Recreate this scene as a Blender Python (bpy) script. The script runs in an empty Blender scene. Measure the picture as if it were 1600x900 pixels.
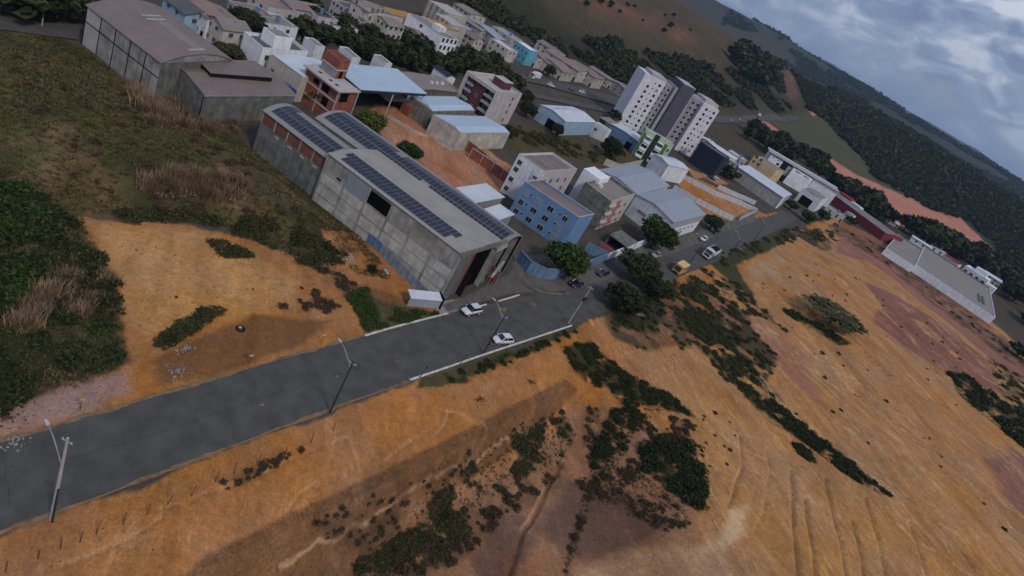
import bpy, math, random
import numpy as np
from mathutils import Matrix, Vector
random.seed(7); np.random.seed(7)
scene = bpy.context.scene
COL = scene.collection
# ---------------------------------------------------------------- camera (a small drone, 62 m up, banking)
CAM_H = 62.0; PITCH = math.radians(27.0); ROLL = math.radians(29.8)
cd = bpy.data.cameras.new('camera'); cam = bpy.data.objects.new('camera', cd); COL.objects.link(cam)
cd.sensor_width = 36; cd.lens = 36 * 1031 / 1600; cd.clip_start = .5; cd.clip_end = 30000
fw = Vector((0, math.cos(PITCH), -math.sin(PITCH))); up0 = Vector((0, math.sin(PITCH), math.cos(PITCH))); rt0 = Vector((1, 0, 0))
RX = rt0 * math.cos(ROLL) + up0 * math.sin(ROLL); UX = up0 * math.cos(ROLL) - rt0 * math.sin(ROLL)
M = Matrix((RX, UX, -fw)).transposed().to_4x4(); M.translation = (0, 0, CAM_H); cam.matrix_world = M
scene.camera = cam
# ---------------------------------------------------------------- sky, sun, exposure
SUN_EL, SUN_AZ = 46, 136          # azimuth from north (+Y) towards east (+X)
w = bpy.data.worlds.new('World'); scene.world = w; w.use_nodes = True
nt = w.node_tree; N = nt.nodes; Lk = nt.links; N.clear()
def nd(t, **k):
    n = N.new(t)
    for a, b in k.items(): setattr(n, a, b)
    return n
def mth(op, a, b=None):
    n = nd('ShaderNodeMath', operation=op)
    for i, q in enumerate((a, b)):
        if q is None: continue
        if isinstance(q, (int, float)): n.inputs[i].default_value = q
        else: Lk.new(q, n.inputs[i])
    return n.outputs[0]
out = nd('ShaderNodeOutputWorld'); bg = nd('ShaderNodeBackground'); bg.inputs['Strength'].default_value = .085
sky = nd('ShaderNodeTexSky', sky_type='NISHITA', sun_disc=False); sky.sun_elevation = math.radians(SUN_EL); sky.sun_rotation = math.radians(SUN_AZ)
sky.altitude = 300; sky.dust_density = 2.5; sky.air_density = 1.2
tc = nd('ShaderNodeTexCoord'); sp = nd('ShaderNodeSeparateXYZ'); Lk.new(tc.outputs['Generated'], sp.inputs[0])
zz = mth('ADD', mth('MAXIMUM', sp.outputs['Z'], 0), .30)
cb = nd('ShaderNodeCombineXYZ'); Lk.new(mth('DIVIDE', sp.outputs['X'], zz), cb.inputs[0]); Lk.new(mth('DIVIDE', sp.outputs['Y'], zz), cb.inputs[1])
def cloud(scale, det, off, sx=1.0, sy=1.0, dist=.6):
    mp = nd('ShaderNodeMapping'); mp.inputs['Location'].default_value = off; mp.inputs['Scale'].default_value = (sx, sy, 1); Lk.new(cb.outputs[0], mp.inputs[0])
    n = nd('ShaderNodeTexNoise'); n.inputs['Scale'].default_value = scale; n.inputs['Detail'].default_value = det; n.inputs['Roughness'].default_value = .52
    n.inputs['Distortion'].default_value = dist; Lk.new(mp.outputs[0], n.inputs['Vector']); return n.outputs['Fac']
def ramp(f, stops):
    r = nd('ShaderNodeValToRGB'); e = r.color_ramp.elements
    while len(e) < len(stops): e.new(.5)
    for q, (p, c) in zip(e, stops): q.position = p; q.color = tuple(c) + (1,)
    Lk.new(f, r.inputs[0]); return r.outputs['Color']
def mix(f, a, b, bt='MIX'):
    m = nd('ShaderNodeMix', data_type='RGBA', blend_type=bt)
    if isinstance(f, (int, float)): m.inputs[0].default_value = f
    else: Lk.new(f, m.inputs[0])
    for i, q in ((6, a), (7, b)):
        if isinstance(q, tuple): m.inputs[i].default_value = q + (1,)
        else: Lk.new(q, m.inputs[i])
    return m.outputs[2]
K = 1 / .085
big = cloud(2.4, 8, (3.1, 1.7, 0), 1, .8, .5); fine = cloud(6.5, 9, (7.3, 4.2, 2), 1, .7, .8)
body = ramp(mth('ADD', mth('MULTIPLY', big, .62), mth('MULTIPLY', fine, .38)), [(.40, (.12 * K, .165 * K, .30 * K)), (.465, (.18 * K, .24 * K, .39 * K)), (.51, (.28 * K, .35 * K, .50 * K)), (.57, (.58 * K, .63 * K, .73 * K))])
cov = ramp(big, [(.30, (0, 0, 0)), (.42, (1, 1, 1))])
skyc = mix(cov, sky.outputs[0], body)
hzn = nd('ShaderNodeMapRange'); hzn.interpolation_type = 'SMOOTHSTEP'; Lk.new(sp.outputs['Z'], hzn.inputs[0]); hzn.inputs[1].default_value = .0; hzn.inputs[2].default_value = .20; hzn.inputs[3].default_value = .78; hzn.inputs[4].default_value = 0
skyc = mix(hzn.outputs[0], skyc, (.26 * K, .325 * K, .46 * K))
Lk.new(skyc, bg.inputs['Color']); Lk.new(bg.outputs[0], out.inputs['Surface'])
sd = bpy.data.lights.new('sun', 'SUN'); sun = bpy.data.objects.new('sun', sd); COL.objects.link(sun)
sd.energy = 1.5; sd.angle = math.radians(10); sd.color = (1, .90, .77)
el, az = math.radians(SUN_EL), math.radians(SUN_AZ)
sun.rotation_euler = Vector((math.sin(az) * math.cos(el), math.cos(az) * math.cos(el), math.sin(el))).to_track_quat('Z', 'Y').to_euler()
scene.view_settings.view_transform = 'Standard'; scene.view_settings.look = 'None'; scene.view_settings.exposure = 0.08; scene.view_settings.gamma = 1
scene.cycles.max_bounces = 5; scene.cycles.diffuse_bounces = 2; scene.cycles.volume_bounces = 0; scene.cycles.use_denoising = True
# ---------------------------------------------------------------- surveyed plan of the place, metres
BENCH_END = [(8.4, 125.4), (19.0, 122.1), (32.5, 112.2), (42.4, 103.9), (48.3, 91.1), (49.5, 76.9), (60, -95), (-200, -95), (-200, 160), (-20, 160)]
FLAT = [[(-40.1, 29.2), (-35.4, 39.6), (-27.6, 57.4), (-16.2, 82.9), (3.1, 121.5), (12.8, 137.1), (35.2, 189.4), (100.9, 349.2), (113.3, 358.8), (37.6, 175.0), (15.0, 121.2),
  (-5.4, 80.3), (-16.6, 56.8), (-27.8, 32.5), (-32.9, 23.7)]]
TERR = [([(-107.6, 89.7), (-98.4, 107.1), (-85.7, 114.8), (-69.7, 113.0), (-57.8, 114.5), (-44.9, 112.4), (-31.2, 106.6), (-30.0, 98.0), (-37.7, 91.8), (-47.1, 87.9),
   (-53.8, 81.6), (-59.1, 75.2), (-64.2, 76.1), (-77.9, 70.3)],
  3.6, 9, 1.5),
 ([(-80.7, 60.1), (-66.6, 75.2), (-58.0, 74.0), (-47.9, 67.8), (-38.7, 59.0), (-34.6, 52.3), (-36.0, 44.5), (-39.7, 39.6), (-43.6, 31.9)], 2.2, 9, 2),
 ([(-84, -95), (-27.2, 21.8), (-26.7, 27.0), (-23.2, 35.7), (-18.8, 43.8), (-12.7, 59.1), (-4.9, 75.2), (3.4, 90.0), (14.3, 110.2), (18.4, 121.4), (260, 120),
   (260, -95)],
  -1.6, 9, 0.6),
 ([(-70, -95), (-12.9, 29.9), (-12.3, 40.1), (-3.9, 56.1), (6.9, 78.4), (16.3, 99.2), (21.6, 113.8), (260, 100), (260, -95)], -3.4, 3.4, 0.3),
 ([(-66, -95), (-8.6, 32.3), (-8.5, 41.8), (-0.3, 55.8), (8.4, 73.5), (14.2, 84.8), (18.3, 94.9), (24.2, 110.2), (260, 90), (260, -95)], -1.5, 2.2, 0.3),
 ([(55.9, 202.5), (95.8, 300.8), (142.6, 352.1), (177.9, 354.5), (204.4, 299.7), (213.5, 241.4), (202.9, 163.6), (119.6, 93.8), (92.5, 104.2), (77.3, 125.9),
   (64.2, 144.7)],
  2.6, 30, 3)]
WILD = [(-109.7, 71.2), (-98.4, 107.1), (-85.7, 114.8), (-69.7, 113.0), (-57.8, 114.5), (-44.9, 112.4), (-20.2, 99.1), (-18.6, 85.4), (-25.6, 65.0), (-35.9, 40.1),
 (-41.5, 28.5), (-68.8, 43.1)]
WILD_B = [(-28.7, 20.9), (-26.8, 26.0), (-18.2, 43.0), (-3.6, 75.9), (16.7, 112.7), (58.1, 200.0), (98.2, 295.8), (190.4, 389.6), (224.2, 339.4), (250.8, 299.9), (202.9, 163.6),
 (75.0, 48.8), (-16.3, 11.4)]
RUTS = [([(65.4, 113.5), (63.4, 100.3), (61.5, 83.3)], 0.55, 0.4), ([(66.9, 106.3), (65.8, 94.2), (64.2, 82.5)], 0.55, 0.4),
 ([(74.0, 118.1), (73.2, 105.6), (72.2, 91.4), (71.5, 85.8)], 0.55, 0.4), ([(77.6, 108.4), (77.2, 100.3), (75.4, 89.4)], 0.55, 0.4),
 ([(83.6, 119.5), (82.8, 105.7), (80.8, 92.7)], 0.55, 0.4), ([(93.5, 118.5), (93.0, 109.2), (91.6, 99.4)], 0.55, 0.4),
 ([(77.1, 216.2), (82.5, 189.4), (88.0, 170.6), (93.0, 156.5)], 0.6, 0.48), ([(83.1, 176.4), (92.5, 165.1), (103.5, 157.1), (111.1, 147.7)], 0.5, 0.48),
 ([(104.1, 199.7), (112.4, 183.3), (115.8, 164.5)], 0.6, 0.52), ([(103.5, 168.7), (111.5, 158.2), (120.9, 145.8), (127.3, 137.5)], 0.5, 0.52),
 ([(56.2, 134.3), (64.0, 131.0)], 0.6, 0.52), ([(68.9, 214.0), (80.8, 198.4), (87.4, 177.0), (96.6, 165.7), (106.1, 153.9)], 0.5, 0.48),
 ([(140.5, 330.7), (153.5, 315.3), (152.9, 280.4), (149.7, 259.4)], 0.5, 0.52), ([(158.6, 253.1), (172.2, 251.9), (178.7, 247.8)], 0.6, 0.52),
 ([(146.0, 313.4), (163.2, 295.3), (183.5, 289.7)], 0.5, 0.52),
 ([(55.8, 148.6), (62.2, 142.8), (71.2, 134.8), (83.3, 130.7), (93.7, 127.9), (102.7, 119.1), (106.8, 111.8)], 0.5, 0.52),
 ([(21.2, 88.1), (20.2, 77.6), (18.4, 68.2), (18.1, 59.0), (18.3, 55.2)], 0.7, 0.42), ([(34.9, 127.4), (39.7, 121.4), (45.6, 117.2), (52.8, 114.5)], 0.25, 0.35),
 ([(24.4, 122.1), (32.2, 119.3), (42.6, 114.5), (51.1, 111.0), (59.7, 112.0)], 0.25, 0.35), ([(84.1, 216.9), (90.9, 192.1), (97.6, 176.4), (103.5, 168.7)], 0.25, 0.35),
 ([(83.2, 150.7), (95.1, 142.4), (104.8, 131.9), (110.2, 122.3)], 0.25, 0.35), ([(129.9, 207.0), (135.4, 187.0), (140.1, 170.1)], 0.25, 0.35),
 ([(147.2, 286.4), (154.6, 264.7), (161.1, 245.8)], 0.25, 0.35), ([(60.3, 116.6), (59.9, 108.3), (58.0, 99.8), (54.2, 89.3)], 0.25, 0.35),
 ([(146.8, 241.1), (150.6, 210.7), (155.4, 187.8)], 0.25, 0.35), ([(44.7, 137.3), (52.9, 133.9), (60.7, 130.6), (65.9, 123.3)], 0.25, 0.35),
 ([(6.5, 79.8), (7.4, 75.7)], 0.5, 0.42), ([(54.4, 115.9), (53.8, 105.4), (49.6, 92.0)], 0.5, 0.42),
 ([(84.6, 146.9), (87.5, 143.7), (89.7, 139.7), (93.3, 137.9), (98.2, 138.2)], 0.2, 0.26),
 ([(73.1, 163.9), (78.5, 158.9), (83.3, 151.7), (88.5, 146.5), (93.4, 141.1)], 0.2, 0.26),
 ([(134.2, 189.9), (138.5, 186.8), (141.0, 181.0), (146.7, 179.7), (150.0, 175.3)], 0.2, 0.26),
 ([(67.5, 180.0), (72.6, 174.6), (77.4, 169.2), (81.7, 163.0), (86.9, 157.8)], 0.2, 0.26),
 ([(108.1, 157.1), (112.0, 154.9), (114.4, 150.6), (118.3, 148.6), (122.1, 146.5)], 0.2, 0.26),
 ([(162.5, 299.6), (167.4, 291.1), (170.5, 280.3), (174.9, 272.9), (181.4, 269.5)], 0.2, 0.26),
 ([(131.0, 181.0), (135.8, 177.6), (140.7, 173.9), (144.3, 168.7), (147.3, 163.2)], 0.2, 0.26),
 ([(170.1, 232.3), (175.7, 225.3), (178.2, 214.1), (184.7, 209.2), (184.3, 206.9)], 0.2, 0.26),
 ([(68.6, 177.6), (71.9, 168.9), (77.3, 165.4), (81.4, 158.5), (85.7, 152.3)], 0.2, 0.26),
 ([(97.4, 143.6), (104.0, 142.4), (108.6, 138.3), (115.2, 137.2), (119.8, 133.6)], 0.2, 0.26),
 ([(176.2, 239.4), (176.9, 229.1), (179.1, 221.4), (184.1, 218.1), (184.8, 209.4)], 0.2, 0.26),
 ([(75.8, 147.5), (79.5, 143.1), (84.4, 141.1), (87.3, 136.3), (92.9, 135.7)], 0.2, 0.26),
 ([(147.7, 283.7), (151.7, 276.4), (154.9, 268.2), (157.9, 260.4), (161.8, 254.9)], 0.2, 0.26),
 ([(162.5, 286.6), (163.3, 274.8), (166.6, 267.9), (174.2, 268.5), (176.4, 261.0)], 0.2, 0.26),
 ([(85.1, 220.7), (87.6, 213.6), (92.4, 211.8), (95.9, 207.6), (97.9, 200.9)], 0.2, 0.26),
 ([(113.3, 206.9), (118.4, 201.9), (122.4, 195.8), (125.8, 189.2), (131.1, 186.1)], 0.2, 0.26),
 ([(143.2, 192.7), (146.7, 190.7), (148.7, 186.4), (151.6, 183.5), (154.1, 180.3)], 0.2, 0.26),
 ([(95.3, 159.2), (98.7, 157.2), (100.7, 153.1), (105.1, 153.0), (108.8, 151.7)], 0.2, 0.26),
 ([(75.5, 170.2), (79.6, 164.6), (84.8, 159.8), (89.7, 155.2), (93.0, 148.5)], 0.2, 0.26),
 ([(80.9, 166.8), (86.5, 162.3), (90.0, 154.7), (94.6, 150.0), (100.9, 148.1)], 0.2, 0.26),
 ([(147.2, 269.5), (151.4, 266.6), (152.5, 258.6), (157.4, 257.4), (160.4, 253.3)], 0.2, 0.26),
 ([(70.4, 153.4), (75.0, 148.7), (78.9, 142.6), (82.9, 137.4), (87.9, 134.2)], 0.2, 0.26),
 ([(125.3, 259.9), (128.9, 255.5), (132.1, 249.1), (137.0, 246.2), (137.3, 235.6)], 0.2, 0.26),
 ([(89.9, 115.6), (94.5, 112.7), (100.4, 112.0), (105.6, 110.3), (106.7, 108.7)], 0.2, 0.26),
 ([(145.7, 211.1), (150.1, 206.3), (155.0, 202.2), (158.9, 196.1), (162.4, 190.2)], 0.2, 0.26),
 ([(100.5, 209.9), (107.5, 206.9), (111.7, 198.6), (116.8, 192.7), (121.9, 187.5)], 0.2, 0.26),
 ([(157.6, 266.5), (156.9, 258.4), (159.0, 255.5), (163.0, 255.7), (164.8, 252.6)], 0.2, 0.26),
 ([(115.5, 154.0), (119.8, 151.3), (125.4, 150.2), (128.8, 146.4), (133.6, 144.6)], 0.2, 0.26),
 ([(78.4, 179.0), (80.7, 172.4), (85.3, 170.0), (89.3, 165.8), (92.7, 161.0)], 0.2, 0.26),
 ([(116.1, 288.1), (118.9, 276.2), (125.0, 271.9), (130.1, 266.2), (135.7, 260.6)], 0.2, 0.26),
 ([(93.8, 171.5), (98.3, 166.1), (102.8, 161.3), (108.4, 158.4), (113.7, 155.4)], 0.2, 0.26),
 ([(185.3, 269.5), (187.0, 265.4), (189.6, 262.8), (192.4, 260.5), (195.5, 257.7)], 0.2, 0.26),
 ([(104.2, 206.4), (106.3, 201.5), (109.9, 199.6), (112.8, 196.5), (114.3, 191.5)], 0.2, 0.26),
 ([(61.1, 147.1), (64.0, 144.1), (66.0, 139.8), (69.6, 137.6), (72.4, 134.2)], 0.2, 0.26),
 ([(91.4, 181.0), (94.5, 175.2), (98.6, 171.5), (101.4, 166.4), (104.8, 162.3)], 0.2, 0.26),
 ([(113.9, 178.1), (116.5, 176.6), (120.0, 176.8), (122.7, 175.5), (123.8, 172.1)], 0.2, 0.26),
 ([(166.7, 249.5), (168.7, 244.2), (175.1, 245.7), (177.9, 241.7), (181.5, 238.4)], 0.2, 0.26),
 ([(143.0, 228.8), (147.2, 221.8), (154.5, 220.2), (157.9, 213.0), (163.0, 207.7)], 0.2, 0.26),
 ([(109.3, 266.5), (114.5, 268.5), (115.0, 260.8), (117.1, 256.8), (122.4, 259.1)], 0.2, 0.26),
 ([(91.4, 126.9), (96.2, 125.2), (100.3, 122.5), (105.2, 121.2), (108.5, 118.1)], 0.2, 0.26), ([(-19.8, 41.4), (-18.4, 42.9), (-16.9, 40.4), (-15.9, 38.5)], 0.18, 0.3),
 ([(-17.5, 44.0), (-16.7, 46.1), (-14.8, 50.1), (-13.7, 49.9)], 0.18, 0.3), ([(-16.0, 46.8), (-14.7, 45.6), (-13.7, 43.5)], 0.18, 0.3),
 ([(-14.5, 50.4), (-13.5, 53.4), (-10.0, 60.9), (-8.7, 63.0), (-6.6, 61.4), (-5.0, 60.1)], 0.18, 0.3),
 ([(-9.6, 49.7), (-9.6, 52.4), (-8.7, 56.0), (-8.5, 54.9)], 0.18, 0.3), ([(-3.8, 62.3), (-2.5, 66.0), (-1.4, 69.1)], 0.18, 0.3),
 ([(-5.6, 76.7), (-1.1, 76.4), (2.4, 78.7), (6.2, 79.5)], 0.18, 0.3), ([(1.3, 72.9), (1.4, 75.4), (1.1, 77.6)], 0.18, 0.3),
 ([(-20.7, 37.8), (-19.6, 36.1), (-18.7, 34.4)], 0.18, 0.3), ([(-9.9, 60.7), (-9.0, 58.2), (-7.5, 56.3)], 0.18, 0.3),
 ([(-22.4, 32.8), (-21.1, 34.9), (-19.8, 38.0), (-18.9, 41.2)], 0.18, 0.3)]
RIDGES = [([(-270.6, 557.8, 42.0), (-214.2, 624.3, 39.6), (-156.2, 682.4, 47.3), (-114.0, 751.4, 50.3), (-49.9, 898.6, 54.3), (3.9, 1000.0, 54.3), (47.4, 1079.0, 53.6),
   (110.2, 1154.8, 50.4), (186.8, 1215.7, 44.5)],
  270, 9),
 ([(255.3, 1478.1, 53.0), (322.0, 1465.0, 48.9), (420.0, 1440.0, 54.9), (516.2, 1408.4, 55.0), (648.4, 1407.9, 43.4), (769.5, 1402.8, 43.9), (923.7, 1306.4, 34.4),
   (1020.1, 1099.7, 19.5)],
  760, 16),
 ([(234.6, 992.6, 4.1), (259.3, 924.3, 10.5), (282.5, 854.5, 10.1), (302.1, 805.2, 4.5)], 190, 4),
 ([(-648.5, 3541.1, 205.4), (-105.6, 3398.4, 116.2), (156.9, 3296.3, 116.4), (397.8, 3175.2, 120.2), (706.3, 3121.1, 109.6), (849.6, 3085.1, 110.3),
   (990.5, 3042.8, 106.9), (1259.6, 2941.7, 92.3), (1445.9, 2966.4, 93.3), (1650.5, 2972.5, 66.5), (1936.9, 2794.4, 70.3)],
  1000, 30),
 ([(-547.6, 7981.2, 163.6), (304.1, 7994.2, 190.0), (979.8, 7939.8, 228.4), (1736.0, 7809.4, 222.0), (2986.8, 7421.5, 190.1), (3223.5, 7321.8, 202.4),
   (3446.5, 7440.5, 177.6), (3796.1, 7268.4, 176.6), (4527.8, 6595.4, 125.3)],
  1500, 60)]
SOIL = [('valley', 6,
  [(50.1, 587.5), (232.2, 988.9), (253.2, 816.7), (290.8, 672.2), (417.7, 730.4), (351.5, 528.2), (250.0, 346.0), (249.3, 389.9), (192.4, 448.7), (123.9, 415.2),
   (98.4, 462.6), (58.0, 435.7)]),
 ('orange', 1.2,
  [(-27.0, 17.7), (-27.8, 24.5), (-27.7, 32.3), (-20.9, 46.5), (-5.3, 80.1), (15.5, 120.5), (28.8, 150.0), (39.6, 181.0), (60.1, 225.7), (105.1, 334.6), (163.0, 428.1),
   (205.4, 431.7), (240.2, 371.6), (235.5, 296.5), (202.9, 163.6), (75.0, 48.8), (-10.419481652346029, 17.071449911956055)]),
 ('yellow', 6, [(30.5, 122.9), (46.4, 138.8), (61.1, 121.6), (76.7, 123.3), (101.0, 109.3), (96.2, 81.6), (41.1, 54.1), (44.9, 87.7), (47.4, 95.3), (42.6, 110.2)]),
 ('tanhill', 5,
  [(27.9, 125.6), (39.6, 163.1), (61.2, 209.4), (102.6, 320.7), (161.8, 423.6), (205.4, 431.7), (240.2, 371.6), (235.5, 296.5), (202.9, 163.6), (75.0, 48.8),
   (45.3, 36.9), (46.4, 85.7), (39.8, 103.9)]),
 ('yellow', 5, [(39.9, 121.9), (61.1, 121.6), (76.1, 120.7), (101.0, 109.3), (96.2, 81.6), (44.0, 55.1), (46.0, 88.3), (48.7, 96.4), (43.9, 105.2)]),
 ('brownish', 1.2,
  [(-13.9, 27.9), (-13.2, 40.7), (-8.3, 51.1), (-4.5, 58.5), (6.6, 81.6), (16.3, 102.3), (20.2, 103.9), (14.9, 88.6), (6.8, 67.7), (1.1, 51.1), (3.9, 36.9)]),
 ('tan', 4, [(1.1, 51.1), (2.5, 62.5), (10.4, 75.7), (18.2, 92.2), (20.1, 102.4), (32.2, 104.4), (42.7, 92.4), (43.7, 82.8), (44.5, 74.4), (42.5, 47.4), (6.5, 32.3)]),
 ('sand', 0.5, [(-6.6, 46.0), (0.0, 59.0), (9.2, 77.8), (15.4, 90.8), (14.9, 90.7), (8.8, 78.0), (-0.3, 59.2), (-7.0, 46.2)]),
 ('purple', 3, [(14.1, 68.6), (16.2, 72.6), (20.3, 73.6), (20.9, 68.2), (18.9, 62.7), (18.0, 52.2), (13.4, 61.1)]),
 ('purple', 6, [(20.6, 71.8), (22.6, 84.7), (30.8, 87.6), (39.8, 82.4), (35.6, 75.7), (27.2, 69.9)]),
 ('pale', 3, [(46.8, 81.8), (49.6, 90.7), (53.7, 95.1), (52.4, 88.2), (48.9, 81.8), (42.7, 76.0), (40.1, 75.0), (40.9, 77.1)]),
 ('sand', 5, [(32.3, 73.4), (40.9, 79.0), (48.8, 80.4), (46.9, 65.0), (29.0, 58.3), (27.3, 69.3)]),
 ('redbrown', 6, [(48.3, 187.5), (64.8, 179.9), (56.7, 159.6), (68.5, 137.7), (62.4, 143.3), (49.5, 163.3), (39.6, 171.7)]),
 ('mauvehill', 4, [(129.4, 286.7), (155.7, 298.6), (173.1, 292.8), (185.5, 277.4), (173.7, 239.7), (147.9, 220.7), (130.4, 227.6), (117.3, 235.5), (131.2, 262.6)]),
 ('mauve', 6, [(126.7, 333.5), (160.8, 349.4), (180.9, 309.6), (196.2, 284.5), (208.8, 271.9), (227.2, 304.9), (220.5, 381.8), (193.9, 399.4), (156.4, 388.0)]),
 ('redbrown', 4, [(161.8, 423.6), (205.4, 431.7), (229.0, 401.0), (220.6, 293.1), (234.2, 317.6), (231.9, 354.8), (187.1, 380.3), (142.7, 367.4)]),
 ('pinkish', 5, [(65.9, 189.7), (78.3, 169.0), (79.2, 145.4), (72.0, 151.3), (62.7, 162.3)]),
 ('mauve', 6, [(150.9, 187.6), (160.3, 189.1), (141.7, 149.4), (128.8, 144.8), (132.2, 166.7)]),
 ('sand', 3, [(67.5, 223.5), (86.2, 262.3), (87.9, 256.7), (67.4, 205.3)]),
 ('grassdark', 2, [(49.1, 207.2), (105.1, 334.6), (130.0, 363.7), (99.9, 305.3), (62.1, 219.2), (66.2, 194.3), (58.0, 199.9)]),
 ('brownish', 3, [(21.5, 134.3), (28.6, 153.7), (48.0, 177.6), (57.2, 163.8), (48.8, 151.2), (31.7, 126.8), (24.1, 124.7)]),
 ('grass', 2,
  [(-124.5, 89.6), (-109.0, 109.3), (-104.3, 119.0), (-85.3, 121.5), (-69.6, 120.8), (-59.2, 118.9), (-45.6, 116.0), (-31.1, 110.5), (-18.5, 101.3), (-24.2, 96.8),
   (-32.8, 98.2), (-37.8, 92.0), (-46.9, 89.2), (-52.6, 81.4), (-58.7, 74.7), (-48.2, 67.6), (-38.5, 59.3), (-34.4, 54.0), (-36.6, 47.4), (-38.3, 42.4), (-43.7, 30.0)]),
 ('grassdark', 3, [(-81.7, 58.1), (-71.2, 73.5), (-65.0, 73.5), (-56.0, 70.6), (-45.8, 66.0), (-37.3, 57.4), (-34.1, 52.7), (-38.3, 42.4), (-43.7, 30.0)]),
 ('orange', 1.5,
  [(-59.0, 73.9), (-55.9, 76.4), (-52.1, 82.3), (-45.2, 88.6), (-40.7, 90.9), (-35.5, 92.2), (-29.7, 99.9), (-34.6, 100.6), (-31.1, 110.5), (-16.8, 103.5), (-8.6, 99.4),
   (-16.0, 82.7), (-24.3, 63.0), (-35.3, 39.5), (-40.5, 27.7), (-41.7, 33.4), (-38.3, 42.4), (-36.9, 47.7), (-35.0, 55.7), (-38.7, 59.0), (-47.2, 66.4)]),
 ('padtan', 4, [(-56.2, 74.3), (-46.3, 86.8), (-29.9, 87.1), (-27.8, 79.5), (-33.3, 68.9), (-35.6, 60.7), (-39.0, 60.4), (-47.7, 68.2)]),
 ('pinkdirt', 3, [(-41.7, 33.4), (-38.1, 43.6), (-36.7, 49.2), (-34.4, 54.0), (-31.4, 52.5), (-32.3, 47.9), (-35.2, 40.8), (-39.5, 31.6)]),
 ('brownish', 2.5, [(-33.4, 58.0), (-31.7, 66.8), (-30.1, 74.7), (-24.9, 78.4), (-21.5, 82.2), (-21.9, 73.3), (-26.7, 59.9), (-30.2, 55.1)]),
 ('brownish', 2, [(-31.5, 96.3), (-24.9, 93.2), (-18.9, 96.4), (-8.6, 99.4), (-15.5, 88.9), (-22.4, 88.4)]),
 ('grass', 1.2, [(-23.2, 91.2), (-17.7, 93.8), (-14.9, 94.5), (-8.4, 99.0), (-11.9, 91.8), (-15.6, 84.2), (-19.3, 86.9)]),
 ('grass', 0.8, [(-5.3, 80.1), (15.3, 121.5), (16.4, 119.2), (6.1, 98.1), (-1.8, 81.1), (-5.0, 77.9)]),
 ('yard', 1, [(-60.5, 180.0), (-49.3, 191.7), (-37.7, 196.8), (-16.8, 190.6), (-12.4, 173.5), (-19.5, 154.1), (-28.3, 152.7), (-48.0, 159.8), (-55.9, 166.2)]),
 ('orange', 1, [(31.3, 296.5), (49.8, 313.0), (82.5, 328.4), (99.7, 358.8), (96.1, 335.6), (67.0, 274.7), (52.7, 262.3)]),
 ('yard', 1, [(43.1, 331.2), (54.3, 341.7), (61.9, 343.9), (48.0, 311.9)]),
 ('grass', 3, [(-31.5, 232.7), (-17.1, 253.0), (0.3, 271.7), (16.5, 298.0), (17.3, 266.4), (4.5, 239.0), (-14.1, 224.9), (-21.2, 203.1)]),
 ('concrete', 0.3, [(-28.6, 109.8), (-25.7, 111.2), (-9.6, 105.9), (-9.7, 102.4), (-16.3, 102.3)]),
 ('concrete', 0.4, [(-9.5, 103.8), (-6.0, 109.5), (-3.4, 108.1), (-6.1, 101.7), (-8.3, 98.7), (-10.2, 100.2)]),
 ('dark', 0.4, [(-6.9, 106.9), (0.1, 121.2), (2.4, 121.3), (-3.9, 107.5)]),
 ('pavegrey', 1,
  [(-9.5, 102.0), (-6.7, 109.5), (-1.7, 128.3), (-2.9, 136.5), (9.7, 156.6), (16.8, 159.6), (28.5, 191.9), (39.6, 216.2), (55.0, 249.6), (80.9, 315.0), (78.7, 296.6),
   (39.6, 199.0), (19.7, 150.5), (8.9, 131.1), (0.5, 119.7), (-7.8, 100.8)]),
 ('pavegrey', 0.5,
  [(-2.8, 132.5), (4.9, 134.5), (12.2, 140.8), (27.4, 173.3), (35.1, 193.1), (53.0, 238.3), (79.7, 304.9), (78.0, 290.9), (39.6, 199.0), (19.7, 150.5), (8.9, 131.1),
   (0.5, 125.8)]),
 ('hill', 40,
  [(-143.3, 335.3), (-92.4, 407.9), (-35.3, 436.4), (8.6, 480.9), (126.3, 749.9), (234.4, 1009.6), (241.5, 1272.6), (174.3, 1400.2), (60.9, 2779.3), (-296.4, 2988.6)]),
 ('hillgreen', 30,
  [(-142.2, 363.5), (-76.8, 415.6), (8.6, 480.9), (98.3, 673.0), (199.0, 957.7), (203.2, 1075.6), (90.8, 749.0), (30.7, 661.5), (-22.2, 541.4), (-62.5, 511.0),
   (-87.9, 514.2), (-135.1, 489.2)]),
 ('hillred', 20, [(-59.4, 575.9), (-49.8, 672.5), (-15.6, 779.8), (-17.8, 664.6), (-37.2, 604.5)]),
 ('hillred', 16, [(-9.7, 743.3), (28.0, 801.3), (34.5, 779.6), (8.7, 728.0)]), ('hillred', 12, [(228.2, 1330.0), (241.5, 1272.6), (212.9, 1021.2), (201.6, 1035.5)]),
 ('hillolive', 20, [(143.4, 741.1), (246.2, 1067.7), (296.9, 1076.4), (343.3, 888.8), (343.2, 779.2), (245.3, 636.2), (206.7, 671.2), (176.0, 737.5)]),
 ('scar', 8,
  [(108.4, 641.6), (141.6, 718.6), (170.2, 724.1), (185.4, 698.3), (219.7, 733.3), (244.2, 709.8), (302.9, 755.9), (376.2, 840.7), (427.2, 863.1), (434.4, 776.4),
   (393.5, 718.9), (343.2, 663.4), (270.4, 520.9), (268.2, 540.3), (236.9, 560.9), (208.9, 566.1), (196.4, 626.4), (181.6, 649.7), (159.3, 638.9), (146.2, 663.7)]),
 ('scar', 6, [(242.9, 1122.6), (279.4, 1254.3), (265.4, 1128.6), (266.2, 1053.4), (241.4, 999.3), (234.1, 1026.1)])]
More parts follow.
